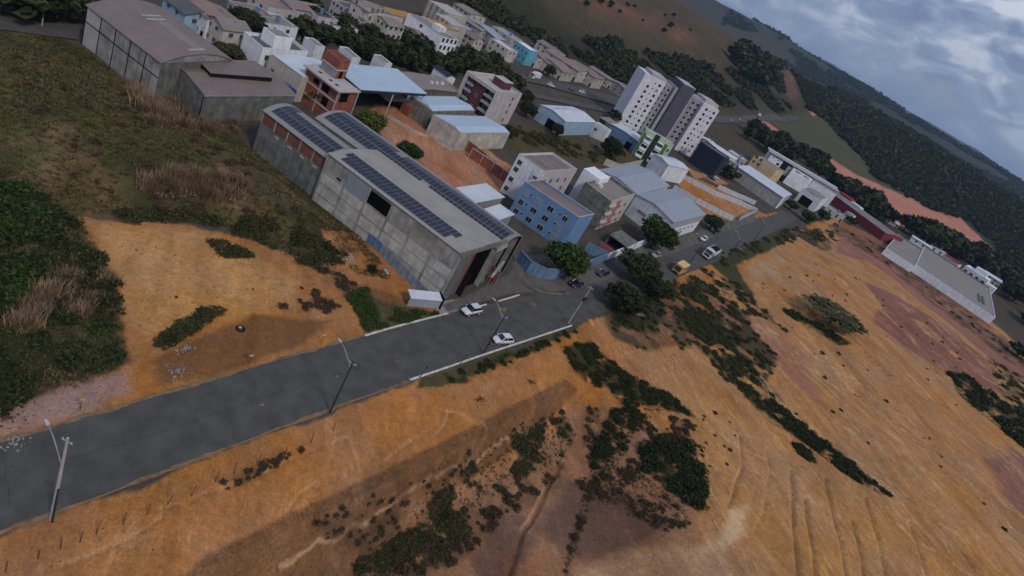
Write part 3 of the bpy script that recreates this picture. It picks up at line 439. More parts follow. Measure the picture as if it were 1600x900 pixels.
 (237.9, 523.3, 11.4, 6.6, 'dark', 'dark tree in the grove below the red earth cutting', 'grove below the red earth cutting'),
 (331.7, 602.8, 14.5, 8.8, 'dark', 'dark tree in the grove below the red earth cutting', 'grove below the red earth cutting'),
 (260.9, 532.8, 12.6, 8.0, 'dark', 'dark tree in the grove below the red earth cutting', 'grove below the red earth cutting'),
 (252.4, 523.1, 11.2, 7.1, 'dark', 'dark tree in the grove below the red earth cutting', 'grove below the red earth cutting'),
 (234.7, 528.1, 13.1, 8.0, 'dark', 'dark tree in the grove below the red earth cutting', 'grove below the red earth cutting'),
 (278.4, 569.3, 14.7, 9.4, 'dark', 'dark tree in the grove below the red earth cutting', 'grove below the red earth cutting'),
 (346.3, 557.4, 12.0, 7.2, 'dark', 'dark tree in the wood beyond the long white-walled warehouse', 'wood beyond the long warehouse'),
 (357.2, 566.4, 11.2, 7.5, 'dark', 'dark tree in the wood beyond the long white-walled warehouse', 'wood beyond the long warehouse'),
 (334.7, 510.1, 8.5, 4.9, 'dark', 'dark tree in the wood beyond the long white-walled warehouse', 'wood beyond the long warehouse'),
 (304.2, 566.6, 13.9, 8.5, 'dark', 'dark tree in the wood beyond the long white-walled warehouse', 'wood beyond the long warehouse'),
 (381.3, 582.9, 9.3, 5.2, 'dark', 'dark tree in the wood beyond the long white-walled warehouse', 'wood beyond the long warehouse'),
 (304.0, 487.0, 9.5, 6.3, 'dark', 'dark tree in the wood beyond the long white-walled warehouse', 'wood beyond the long warehouse'),
 (387.7, 616.3, 9.8, 5.9, 'dark', 'dark tree in the wood beyond the long white-walled warehouse', 'wood beyond the long warehouse'),
 (308.9, 533.1, 9.2, 5.5, 'dark', 'dark tree in the wood beyond the long white-walled warehouse', 'wood beyond the long warehouse'),
 (327.6, 522.3, 10.0, 5.8, 'dark', 'dark tree in the wood beyond the long white-walled warehouse', 'wood beyond the long warehouse'),
 (329.8, 575.8, 8.6, 5.1, 'dark', 'dark tree in the wood beyond the long white-walled warehouse', 'wood beyond the long warehouse'),
 (327.0, 535.1, 13.2, 8.1, 'dark', 'dark tree in the wood beyond the long white-walled warehouse', 'wood beyond the long warehouse'),
 (333.7, 568.3, 12.6, 7.6, 'dark', 'dark tree in the wood beyond the long white-walled warehouse', 'wood beyond the long warehouse'),
 (283.1, 421.9, 8.3, 5.1, 'dark', 'dark tree in the wood beyond the long white-walled warehouse', 'wood beyond the long warehouse'),
 (309.5, 557.3, 12.4, 7.7, 'dark', 'dark tree in the wood beyond the long white-walled warehouse', 'wood beyond the long warehouse'),
 (316.5, 510.6, 11.6, 7.8, 'dark', 'dark tree in the wood beyond the long white-walled warehouse', 'wood beyond the long warehouse'),
 (356.1, 615.8, 9.1, 6.1, 'dark', 'dark tree in the wood beyond the long white-walled warehouse', 'wood beyond the long warehouse'),
 (312.1, 565.5, 11.0, 6.9, 'dark', 'dark tree in the wood beyond the long white-walled warehouse', 'wood beyond the long warehouse'),
 (310.5, 490.2, 11.5, 7.7, 'dark', 'dark tree in the wood beyond the long white-walled warehouse', 'wood beyond the long warehouse'),
 (338.4, 614.5, 13.3, 7.5, 'dark', 'dark tree in the wood beyond the long white-walled warehouse', 'wood beyond the long warehouse'),
 (376.1, 572.4, 9.0, 5.6, 'dark', 'dark tree in the wood beyond the long white-walled warehouse', 'wood beyond the long warehouse'),
 (335.0, 540.5, 11.0, 6.2, 'dark', 'dark tree in the wood beyond the long white-walled warehouse', 'wood beyond the long warehouse'),
 (316.7, 559.3, 12.0, 8.3, 'dark', 'dark tree in the wood beyond the long white-walled warehouse', 'wood beyond the long warehouse'),
 (344.9, 522.3, 8.3, 5.4, 'dark', 'dark tree in the wood beyond the long white-walled warehouse', 'wood beyond the long warehouse'),
 (408.0, 608.5, 13.8, 7.8, 'dark', 'dark tree in the wood beyond the long white-walled warehouse', 'wood beyond the long warehouse'),
 (363.8, 562.9, 10.7, 7.2, 'dark', 'dark tree in the wood beyond the long white-walled warehouse', 'wood beyond the long warehouse'),
 (363.0, 637.5, 10.2, 6.6, 'dark', 'dark tree in the wood beyond the long white-walled warehouse', 'wood beyond the long warehouse'),
 (341.8, 549.0, 11.9, 7.2, 'dark', 'dark tree in the wood beyond the long white-walled warehouse', 'wood beyond the long warehouse'),
 (379.4, 602.0, 8.1, 5.2, 'dark', 'dark tree in the wood beyond the long white-walled warehouse', 'wood beyond the long warehouse'),
 (400.9, 631.1, 9.8, 6.8, 'dark', 'dark tree in the wood beyond the long white-walled warehouse', 'wood beyond the long warehouse'),
 (314.3, 550.3, 14.0, 8.0, 'dark', 'dark tree in the wood beyond the long white-walled warehouse', 'wood beyond the long warehouse'),
 (377.3, 622.0, 10.1, 6.4, 'dark', 'dark tree in the wood beyond the long white-walled warehouse', 'wood beyond the long warehouse'),
 (299.8, 479.4, 12.9, 7.3, 'dark', 'dark tree in the wood beyond the long white-walled warehouse', 'wood beyond the long warehouse'),
 (385.5, 579.3, 8.7, 6.0, 'dark', 'dark tree in the wood beyond the long white-walled warehouse', 'wood beyond the long warehouse'),
 (365.3, 579.9, 8.5, 5.7, 'dark', 'dark tree in the wood beyond the long white-walled warehouse', 'wood beyond the long warehouse'),
 (304.6, 556.7, 13.3, 8.4, 'dark', 'dark tree in the wood beyond the long white-walled warehouse', 'wood beyond the long warehouse'),
 (311.4, 453.1, 12.2, 7.8, 'dark', 'dark tree in the wood beyond the long white-walled warehouse', 'wood beyond the long warehouse'),
 (290.9, 430.7, 9.8, 6.2, 'dark', 'dark tree in the wood beyond the long white-walled warehouse', 'wood beyond the long warehouse'),
 (340.4, 595.0, 10.2, 6.8, 'dark', 'dark tree in the wood beyond the long white-walled warehouse', 'wood beyond the long warehouse'),
 (353.6, 581.9, 13.1, 7.8, 'dark', 'dark tree in the wood beyond the long white-walled warehouse', 'wood beyond the long warehouse'),
 (398.5, 639.5, 13.7, 8.2, 'dark', 'dark tree in the wood beyond the long white-walled warehouse', 'wood beyond the long warehouse'),
 (156.6, 592.7, 11.7, 6.6, 'dark', 'dark tree on the wooded slope beside the highway', 'trees beside the highway'),
 (130.1, 588.5, 10.4, 6.3, 'dark', 'dark tree on the wooded slope beside the highway', 'trees beside the highway'),
 (169.6, 584.1, 12.3, 6.9, 'dark', 'dark tree on the wooded slope beside the highway', 'trees beside the highway'),
 (109.5, 583.1, 12.2, 7.9, 'dark', 'dark tree on the wooded slope beside the highway', 'trees beside the highway'),
 (131.1, 560.7, 11.4, 6.6, 'dark', 'dark tree on the wooded slope beside the highway', 'trees beside the highway'),
 (115.2, 539.6, 9.4, 5.8, 'dark', 'dark tree on the wooded slope beside the highway', 'trees beside the highway'),
 (178.5, 636.8, 11.5, 6.7, 'dark', 'dark tree on the wooded slope beside the highway', 'trees beside the highway'),
 (171.4, 618.8, 9.6, 6.3, 'dark', 'dark tree on the wooded slope beside the highway', 'trees beside the highway'),
 (137.2, 599.4, 12.8, 8.8, 'dark', 'dark tree on the wooded slope beside the highway', 'trees beside the highway'),
 (109.9, 541.5, 12.1, 7.6, 'dark', 'dark tree on the wooded slope beside the highway', 'trees beside the highway'),
 (107.7, 577.9, 10.5, 6.3, 'dark', 'dark tree on the wooded slope beside the highway', 'trees beside the highway'),
 (180.4, 599.6, 10.3, 7.0, 'dark', 'dark tree on the wooded slope beside the highway', 'trees beside the highway'),
 (162.2, 626.7, 10.7, 6.6, 'dark', 'dark tree on the wooded slope beside the highway', 'trees beside the highway'),
 (114.3, 577.0, 11.8, 7.4, 'dark', 'dark tree on the wooded slope beside the highway', 'trees beside the highway'),
 (99.0, 535.4, 9.2, 5.2, 'dark', 'dark tree on the wooded slope beside the highway', 'trees beside the highway'),
 (132.3, 534.0, 9.2, 5.5, 'dark', 'dark tree on the wooded slope beside the highway', 'trees beside the highway'),
 (180.5, 628.6, 12.6, 7.8, 'dark', 'dark tree on the wooded slope beside the highway', 'trees beside the highway'),
 (157.6, 549.0, 11.8, 7.4, 'dark', 'dark tree on the wooded slope beside the highway', 'trees beside the highway'),
 (118.9, 593.3, 9.8, 5.9, 'dark', 'dark tree on the wooded slope beside the highway', 'trees beside the highway'),
 (118.3, 517.4, 12.8, 7.1, 'dark', 'dark tree on the wooded slope beside the highway', 'trees beside the highway'),
 (116.2, 523.7, 10.3, 5.9, 'dark', 'dark tree on the wooded slope beside the highway', 'trees beside the highway'),
 (163.2, 546.3, 13.0, 8.0, 'dark', 'dark tree on the wooded slope beside the highway', 'trees beside the highway'),
 (124.5, 537.1, 11.9, 7.6, 'dark', 'dark tree on the wooded slope beside the highway', 'trees beside the highway'),
 (126.1, 585.5, 11.2, 6.5, 'dark', 'dark tree on the wooded slope beside the highway', 'trees beside the highway'),
 (113.3, 566.3, 12.1, 7.0, 'dark', 'dark tree on the wooded slope beside the highway', 'trees beside the highway'),
 (137.2, 559.7, 12.5, 8.2, 'dark', 'dark tree on the wooded slope beside the highway', 'trees beside the highway'),
 (181.1, 1120.8, 15.9, 9.4, 'dark', 'tall dark tree of the wood on the brown hill shoulder', 'wood on the hill shoulder'),
 (167.2, 1124.6, 14.6, 9.7, 'dark', 'tall dark tree of the wood on the brown hill shoulder', 'wood on the hill shoulder'),
 (95.5, 825.0, 16.4, 11.1, 'dark', 'tall dark tree of the wood on the brown hill shoulder', 'wood on the hill shoulder'),
 (164.5, 1092.6, 16.6, 11.4, 'dark', 'tall dark tree of the wood on the brown hill shoulder', 'wood on the hill shoulder'),
 (118.3, 867.7, 16.0, 10.3, 'dark', 'tall dark tree of the wood on the brown hill shoulder', 'wood on the hill shoulder'),
 (125.2, 975.4, 23.0, 12.7, 'dark', 'tall dark tree of the wood on the brown hill shoulder', 'wood on the hill shoulder'),
 (152.5, 1102.2, 14.7, 9.8, 'dark', 'tall dark tree of the wood on the brown hill shoulder', 'wood on the hill shoulder'),
 (99.7, 856.4, 17.6, 11.0, 'dark', 'tall dark tree of the wood on the brown hill shoulder', 'wood on the hill shoulder'),
 (153.9, 1012.4, 16.2, 9.4, 'dark', 'tall dark tree of the wood on the brown hill shoulder', 'wood on the hill shoulder'),
 (160.5, 1058.7, 22.1, 13.7, 'dark', 'tall dark tree of the wood on the brown hill shoulder', 'wood on the hill shoulder'),
 (187.0, 1158.2, 21.1, 13.9, 'dark', 'tall dark tree of the wood on the brown hill shoulder', 'wood on the hill shoulder'),
 (161.6, 1042.4, 17.0, 10.8, 'dark', 'tall dark tree of the wood on the brown hill shoulder', 'wood on the hill shoulder'),
 (130.9, 861.8, 20.8, 13.0, 'dark', 'tall dark tree of the wood on the brown hill shoulder', 'wood on the hill shoulder'),
 (116.6, 957.7, 20.2, 14.0, 'dark', 'tall dark tree of the wood on the brown hill shoulder', 'wood on the hill shoulder'),
 (105.4, 796.3, 16.4, 9.6, 'dark', 'tall dark tree of the wood on the brown hill shoulder', 'wood on the hill shoulder'),
 (143.5, 1025.5, 21.0, 14.6, 'dark', 'tall dark tree of the wood on the brown hill shoulder', 'wood on the hill shoulder'),
 (93.4, 839.8, 20.0, 13.7, 'dark', 'tall dark tree of the wood on the brown hill shoulder', 'wood on the hill shoulder'),
 (107.5, 842.7, 14.3, 8.5, 'dark', 'tall dark tree of the wood on the brown hill shoulder', 'wood on the hill shoulder'),
 (101.1, 887.9, 14.7, 9.8, 'dark', 'tall dark tree of the wood on the brown hill shoulder', 'wood on the hill shoulder'),
 (149.8, 1032.5, 20.6, 12.8, 'dark', 'tall dark tree of the wood on the brown hill shoulder', 'wood on the hill shoulder'),
 (131.8, 880.8, 16.9, 9.5, 'dark', 'tall dark tree of the wood on the brown hill shoulder', 'wood on the hill shoulder'),
 (144.5, 973.7, 23.2, 14.2, 'dark', 'tall dark tree of the wood on the brown hill shoulder', 'wood on the hill shoulder'),
 (129.7, 941.8, 19.9, 13.5, 'dark', 'tall dark tree of the wood on the brown hill shoulder', 'wood on the hill shoulder'),
 (178.6, 1167.5, 15.2, 10.2, 'dark', 'tall dark tree of the wood on the brown hill shoulder', 'wood on the hill shoulder'),
 (157.3, 977.0, 21.4, 13.8, 'dark', 'tall dark tree of the wood on the brown hill shoulder', 'wood on the hill shoulder'),
 (119.7, 938.8, 20.1, 12.1, 'dark', 'tall dark tree of the wood on the brown hill shoulder', 'wood on the hill shoulder'),
 (108.9, 943.5, 23.1, 13.4, 'dark', 'tall dark tree of the wood on the brown hill shoulder', 'wood on the hill shoulder'),
 (171.5, 1032.8, 18.2, 11.7, 'dark', 'tall dark tree of the wood on the brown hill shoulder', 'wood on the hill shoulder'),
 (124.2, 839.6, 22.8, 13.5, 'dark', 'tall dark tree of the wood on the brown hill shoulder', 'wood on the hill shoulder'),
 (153.8, 1067.6, 22.3, 12.8, 'dark', 'tall dark tree of the wood on the brown hill shoulder', 'wood on the hill shoulder'),
 (130.5, 899.9, 19.9, 11.3, 'dark', 'tall dark tree of the wood on the brown hill shoulder', 'wood on the hill shoulder'),
 (140.4, 963.6, 15.3, 8.9, 'dark', 'tall dark tree of the wood on the brown hill shoulder', 'wood on the hill shoulder'),
 (146.2, 984.5, 16.4, 10.4, 'dark', 'tall dark tree of the wood on the brown hill shoulder', 'wood on the hill shoulder'),
 (152.2, 970.4, 14.1, 7.8, 'dark', 'tall dark tree of the wood on the brown hill shoulder', 'wood on the hill shoulder'),
 (-33.6, 728.0, 3.0, 2.0, 'dark', 'small round tree dotted over the brown hillside', 'trees dotted on the brown hillside'),
 (29.6, 814.8, 2.6, 1.7, 'dark', 'small round tree dotted over the brown hillside', 'trees dotted on the brown hillside'),
 (-39.1, 702.7, 3.3, 2.3, 'dark', 'small round tree dotted over the brown hillside', 'trees dotted on the brown hillside'),
 (-54.9, 606.2, 3.9, 2.6, 'dark', 'small round tree dotted over the brown hillside', 'trees dotted on the brown hillside'),
 (6.5, 766.6, 2.6, 1.7, 'dark', 'small round tree dotted over the brown hillside', 'trees dotted on the brown hillside'),
 (-48.3, 630.5, 4.5, 2.7, 'dark', 'small round tree dotted over the brown hillside', 'trees dotted on the brown hillside'),
 (-18.5, 690.3, 2.5, 1.4, 'dark', 'small round tree dotted over the brown hillside', 'trees dotted on the brown hillside'),
 (7.7, 770.5, 4.4, 3.0, 'dark', 'small round tree dotted over the brown hillside', 'trees dotted on the brown hillside'),
 (4.0, 739.0, 4.5, 2.8, 'dark', 'small round tree dotted over the brown hillside', 'trees dotted on the brown hillside'),
 (-38.5, 635.2, 3.1, 1.8, 'dark', 'small round tree dotted over the brown hillside', 'trees dotted on the brown hillside'),
 (5.3, 813.0, 3.7, 2.4, 'dark', 'small round tree dotted over the brown hillside', 'trees dotted on the brown hillside'),
 (-60.7, 569.2, 4.0, 2.7, 'dark', 'small round tree dotted over the brown hillside', 'trees dotted on the brown hillside'),
 (-47.3, 622.1, 3.0, 1.9, 'dark', 'small round tree dotted over the brown hillside', 'trees dotted on the brown hillside'),
 (-2.8, 793.2, 3.0, 1.7, 'dark', 'small round tree dotted over the brown hillside', 'trees dotted on the brown hillside'),
 (-116.2, 122.4, 6.1, 3.5, 'dark', 'dark tree on the bank above the side road, top left', 'trees above the side road'),
 (-115.5, 119.0, 6.3, 4.1, 'dark', 'dark tree on the bank above the side road, top left', 'trees above the side road'),
 (-114.5, 128.2, 6.9, 4.3, 'dark', 'dark tree on the bank above the side road, top left', 'trees above the side road'),
 (-114.9, 115.4, 8.2, 4.8, 'dark', 'dark tree on the bank above the side road, top left', 'trees above the side road'),
 (-111.5, 128.1, 7.8, 4.8, 'dark', 'dark tree on the bank above the side road, top left', 'trees above the side road'),
 (-111.7, 124.7, 7.4, 4.1, 'dark', 'dark tree on the bank above the side road, top left', 'trees above the side road'),
 (-113.6, 131.7, 7.0, 4.7, 'dark', 'dark tree on the bank above the side road, top left', 'trees above the side road'),
 (-112.8, 120.9, 6.1, 3.4, 'dark', 'dark tree on the bank above the side road, top left', 'trees above the side road'),
 (-115.7, 125.2, 7.7, 4.8, 'dark', 'dark tree on the bank above the side road, top left', 'trees above the side road'),
 (-112.8, 117.6, 8.2, 5.4, 'dark', 'dark tree on the bank above the side road, top left', 'trees above the side road')]
BLD = [('wh_tl', -101.3, 120.02, -0.2719, 22.78, 19.34, 8.5, 1.5, 0.16), ('wh_mid', -83.66, 121.02, -0.3817, 13.91, 24.41, 6.2, 1.5, 0.1202),
 ('solar_front', -42.3, 112.1, -0.2719, 33.04, 14.66, 10.2, 0.0, -0.0581), ('solar_back', -52.56, 126.37, -0.2443, 47.87, 11.5, 9.4, 0.0, 0),
 ('solar_left', -59.18, 117.47, -0.2707, 17.43, 9.31, 9.0, 0.0, 0.0357), ('blue', -10.44, 157.29, -0.2148, 16.51, 8.75, 9.5, 0.0, -0.16),
 ('white4', -15.92, 168.52, -0.2596, 8.69, 18.65, 11.5, 0.0, -0.1142), ('whiteblk', 0.96, 191.3, -0.3142, 6, 8, 10.5, 0.0, 0),
 ('pinkstripe', 3.13, 182.55, -0.4312, 9.88, 20.53, 9.8, 0.0, 0.1229), ('greyhall_a', 5.5, 209.98, -0.1753, 14.27, 34.3, 7.5, 0.0, -0.16),
 ('greyhall_b', 19.59, 206.81, -0.4694, 15.0, 32.5, 7.5, 0.0, 0.0724), ('green', 16.15, 288.79, 0.0615, 13.48, 6, 12, 0.0, 0),
 ('whitebox', 23.41, 278.84, -0.6514, 8.95, 16, 7, 0.0, 0), ('navy', 44.77, 338.63, -0.4692, 14.53, 8, 11.5, 0.0, 0),
 ('high', 4.51, 335.84, 0.3917, 45.01, 15, 27, 0.0, 0), ('bluewh', -25.43, 256.91, -0.292, 12.22, 28.62, 6, 0.0, -0.0541),
 ('bluewh2', 2.29, 296.39, -0.3363, 14.73, 12, 5.5, 0.0, 0), ('whitewall', -4.09, 285.33, -0.2691, 6.7, 4, 5, 0.0, 0),
 ('brownapt', -48.76, 219.74, -0.3491, 13.5, 17, 11.8, 0.0, 0), ('palehall_a', -52.84, 184.74, -0.2793, 8.5, 24, 5.5, 0.0, 0),
 ('palehall_b', -43.58, 180.09, -0.2262, 9.96, 26.63, 5.5, 0.0, -0.1299), ('canopy', -71.51, 164.5, -0.3316, 14, 27.5, 8, 0.0, 0),
 ('brick', -70.1, 153.0, -0.3359, 11.87, 6.96, 9, 0.0, 0.0859), ('bluewhite', -80.04, 153.53, -0.2825, 11.14, 16.82, 6.5, 0.0, -0.0134),
 ('whitehouse', -89.92, 157.2, -0.4373, 8.47, 15.45, 7, 0.0, 0.16), ('whitehouse_top', -87.3, 160.51, -0.3036, 4.62, 2.34, 9.5, 0.0, -0.0849),
 ('tank_a', -84.87, 178.31, -0.3778, 5.13, 3.31, 7, 0.0, 0.0251), ('tank_b', -78.47, 187.36, -0.4902, 6.86, 3.39, 7, 0.0, 0.16),
 ('tank_c', -73.37, 201.66, -0.4193, 5.67, 3.48, 6, 0.0, 0.1251), ('greyroof', -65.85, 201.52, -0.3316, 10.5, 26, 4, 0.0, 0),
 ('solarshed', -62.07, 230.02, -0.384, 7, 4.5, 5, 0.0, 0), ('apt_a', -98.37, 232.44, -0.1717, 7.71, 16, 10, 0.0, 0),
 ('apt_b', -91.57, 237.29, -0.2955, 7.98, 9, 8.5, 0.0, 0), ('apt_c', -90.13, 267.07, -0.3418, 19.32, 11, 9, 0.0, 0),
 ('silo_a', -100.93, 318.45, -0.3491, 13.2, 16, 9, 0.0, 0), ('silo_b', -89.73, 297.61, -0.3491, 11, 12, 9, 0.0, 0),
 ('blueshop', -87.27, 311.67, -0.3316, 6, 16, 6, 0.0, 0), ('cyan', -60.8, 348.48, -0.4239, 10.1, 8, 8, 0.0, 0),
 ('beigehall', 71.75, 359.6, -0.4926, 27.82, 24.06, 6.8, 0.0, 0.1193), ('yellow', 85.35, 410.81, -0.4712, 15.96, 18, 8.5, 0.0, 0),
 ('modern', 98.71, 442.2, -0.0877, 47.6, 9, 12, 0.0, 0), ('modern_low', 117.2, 400.25, -0.4189, 12.43, 20, 8, 0.0, 0),
 ('redlong', 150.8, 470.19, -0.9076, 52.92, 22, 5.5, 0.0, 0), ('longwh_a', 171.82, 388.06, -0.4189, 17.55, 83.66, 3.8, 0.0, 0),
 ('longwh_b', 190.37, 386.43, -0.5131, 46.16, 101.1, 4.2, 0.0, 0.0946), ('whitevilla', 255.24, 466.43, -0.6109, 16, 13, 8, 0.0, 0),
 ('redshed', 253.07, 492.64, -0.736, 11.07, 8, 4, 0.0, 0), ('smallwhite_a', -22.97, 146.28, -0.3316, 5.66, 13.26, 3.2, 0.0, 0),
 ('smallwhite_b', -14.76, 142.35, -0.2618, 3.88, 9, 3.2, 0.0, 0), ('carport', 15.95, 173.25, -0.3142, 6, 9, 3, 0.0, 0), ('h_', -111.41, 155.6, -0.3316, 9, 9, 5, 0.0, 0),
 ('h_', -107.42, 158.42, -0.3316, 9, 10, 6, 0.0, 0), ('h_', -100.18, 156.7, -0.3316, 7, 8, 6, 0.0, 0), ('h_', -107.53, 176.0, -0.3316, 8, 10, 6, 0.0, 0),
 ('h_', -111.49, 192.08, -0.3316, 9, 12, 6, 0.0, 0), ('h_', -105.14, 181.0, -0.3316, 9, 12, 5, 0.0, 0), ('h_', -111.77, 207.7, -0.3316, 12, 9, 5, 0.0, 0),
 ('h_', -107.06, 211.19, -0.3316, 11, 9, 6, 0.0, 0), ('h_', -101.09, 213.69, -0.3316, 9, 12, 5, 0.0, 0), ('h_', -110.18, 203.71, -0.3316, 8, 9, 6, 0.0, 0),
 ('h_', -108.13, 238.73, -0.3316, 7, 9, 6, 0.0, 0), ('h_', -98.31, 196.9, -0.3316, 6, 6, 4, 0.0, 0), ('h_', -103.79, 372.37, -0.3316, 12, 16, 5, 0.0, 0),
 ('h_', -94.66, 341.0, -0.3316, 20, 10, 6, 0.0, 0), ('h_', -88.76, 343.5, -0.3316, 22, 9, 6, 0.0, 0), ('h_', -80.99, 314.63, -0.3316, 10, 8, 5, 0.0, 0),
 ('h_', -69.36, 330.14, -0.3316, 12, 9, 6, 0.0, 0), ('h_', -62.16, 356.2, -0.3316, 16, 12, 5, 0.0, 0), ('h_', -58.04, 360.8, -0.3316, 18, 14, 5, 0.0, 0),
 ('h_', -49.81, 361.84, -0.3316, 18, 14, 5, 0.0, 0), ('h_', -59.26, 405.41, -0.3316, 14, 14, 5, 0.0, 0), ('h_', -49.55, 383.68, -0.3316, 24, 16, 6, 0.0, 0),
 ('h_', -38.72, 391.64, -0.3316, 22, 14, 6, 0.0, 0), ('h_', -25.78, 419.07, -0.3316, 18, 10, 5, 0.0, 0), ('h_', -12.05, 414.58, -0.3316, 14, 10, 5, 0.0, 0),
 ('h_', -78.42, 365.15, -0.3316, 14, 12, 6, 0.0, 0), ('h_', -101.77, 269.61, -0.3316, 9, 9, 5, 0.0, 0), ('h_', -99.31, 274.53, -0.3316, 12, 9, 6, 0.0, 0),
 ('h_', -88.1, 262.84, -0.3316, 10, 9, 5, 0.0, 0), ('h_', 41.72, 356.73, -0.3316, 9, 9, 4, 0.0, 0), ('h_', 51.83, 408.22, -0.3316, 10, 9, 3, 0.0, 0),
 ('h_', 55.49, 407.69, -0.3316, 12, 8, 3, 0.0, 0), ('h_', 62.4, 395.57, -0.3316, 12, 9, 4, 0.0, 0), ('h_', 71.23, 412.0, -0.3316, 12, 9, 4, 0.0, 0),
 ('h_', 68.32, 384.69, -0.3316, 10, 7, 4, 0.0, 0), ('h_', 139.23, 413.71, -0.3316, 12, 9, 4, 0.0, 0), ('h_', 205.11, 525.92, -0.3316, 22, 10, 3, 0.0, 0),
 ('h_', 228.51, 495.1, -0.3316, 14, 9, 3.5, 0.0, 0), ('h_', 246.85, 503.85, -0.3316, 12, 8, 4, 0.0, 0), ('h_', 294.12, 510.52, -0.3316, 12, 10, 5, 0.0, 0),
 ('h_', 266.43, 461.45, -0.3316, 9, 8, 4, 0.0, 0)]
WOOD_A = [(238.4, 1027.3), (267.9, 1042.7), (286.2, 945.5), (279.9, 758.1), (319.2, 744.3), (423.8, 858.6), (453.6, 816.4), (417.7, 730.4), (410.6, 611.4), (429.9, 528.8),
 (916.9, 1285.5), (718.1, 1303.1), (523.4, 1130.7), (467.8, 1268.4), (379.3, 1288.9), (292.8, 1320.0), (244.1, 1346.9)]
WOOD_B = [(-154.6, 356.8), (-107.4, 400.4), (-79.1, 423.7), (-50.3, 418.6), (-9.6, 459.2), (18.7, 485.7), (69.4, 599.9), (135.3, 758.5), (205.7, 968.0), (198.7, 1157.6),
 (96.0, 806.0), (42.9, 722.5), (-5.6, 601.7), (-40.9, 539.9), (-69.0, 528.9), (-109.7, 509.5), (-155.7, 486.1)]
VEH = [('suv', -4.4, 104.4, -2.09, 4.8, 'white and black crossover car parked askew at the white kerb below the dark warehouse front'),
 ('hatch', 3.15, 101.15, -2.315, 3.4, 'small white hatchback parked on the street beside the grassy verge'),
 ('dark', 12.35, 138.55, -2.097, 5.0, 'dark car nearest the big street tree at the blue wall corner'),
 ('dark', 17.7, 152.3, -2.099, 5.6, 'dark blue car parked in the street just beyond the big tree'),
 ('grey', 31.6, 184.0, -2.048, 6.5, 'silver grey car half hidden beneath the large domed tree'),
 ('hatch', 49.1, 224.65, -1.981, 12.5, 'white hatchback parked in front of the grey roofed halls'),
 ('truck', 51.05, 212.3, -1.957, 28.9, 'white tipper truck with black covered load body driving along the street'),
 ('van', 39.4, 183.05, -1.961, 15.2, 'yellow box van parked at the edge of the bare ground, ahead of the truck'),
 ('dark', 55.15, 242.3, -2.034, 6.9, 'dark car parked under the small round tree by the construction lot'),
 ('boxtruck', -41.15, 326.85, -1.911, 10.5, 'white box truck on the main road by the red-roofed shops'),
 ('hatch', -32.85, 331.55, 0.744, 3.4, 'white car on the main road just right of the box truck'),
 ('dark', -23.75, 346.1, 1.049, 4.6, 'dark blue car on the main road before the high-rise'),
 ('hatch', -19.3, 357.9, -2.173, 3.9, 'pale car on the main road, last before the high-rise'),
 ('hatch', 88.95, 586.6, 1.278, 16.3, 'white car on the highway, left of two'), ('hatch', 100.2, 619.75, 1.262, 17.1, 'white car on the highway, right of two'),
 ('boxtruck', 128.3, 708.1, 1.268, 39.6, 'blue and white truck on the highway bend at the red cutting'),
 ('boxtruck', 163.95, 442.35, 2.271, 6.7, 'white truck parked before the red-fronted long building'),
 ('dark', 143.05, 392.35, 0.597, 3.0, 'dark car in the yard of the red-fronted building'),
 ('grey', 178.25, 408.3, -0.481, 2.6, 'silver car in the yard beside the long white-walled warehouse'),
 ('dark', 57.75, 329.1, -0.364, 2.2, 'dark car by the fence of the construction lot'),
 ('hatch', 60.0, 336.75, 0.308, 2.3, 'white car parked under the tree beside the navy shed')]
POLES = [('twin', -25.9, 35.7, 11, 'pale concrete lamp post with long curved arm at the near end of the street'),
 ('dark', -12.5, 64.7, 9.3, 'dark slim lamp post at the orange bank edge with a long arm over the road'),
 ('dark', 1.3, 95.0, 8.7, 'dark slim lamp post rising behind the white hatchback'),
 ('pale', 13.6, 120.5, 9.7, 'pale concrete post at the corner of the grassy verge and the dirt track'),
 ('dark', 43.7, 196.9, 7.7, 'dark lamp post beside the tipper truck'), ('dark', 60.1, 226.4, 7.3, 'dark lamp post on the green roadside bank beyond the truck'),
 ('dark', 74.4, 265.0, 8.1, 'dark lamp post on the roadside bank farthest along the street'),
 ('pale', -109.0, 118.5, 5.7, 'pale lamp post on the side road at the top left'), ('dark', -49.9, 300.9, 8.8, 'tall grey lamp post at the main road bend by the wood'),
 ('dark', 4.5, 156.2, 5.2, 'thin service pole against the blue apartment house')]
STAKES = [(-24.9, 30.2), (-23.9, 32.3), (-23.2, 33.9), (-22.4, 35.2), (-22.0, 36.6), (-20.9, 38.6), (-19.9, 40.6), (-19.2, 42.6), (-18.0, 44.6), (-17.2, 47.5), (-16.3, 49.5),
 (-15.1, 52.1), (-13.3, 55.1), (-11.9, 58.8), (-10.7, 62.2)]
MARKERS = [(-33.3, 46.9), (-24.9, 65.0), (-20.1, 76.0)]
POSTS = [(-5.4, 80.4), (-1.2, 88.5), (1.1, 94.6), (11.7, 116.3)]
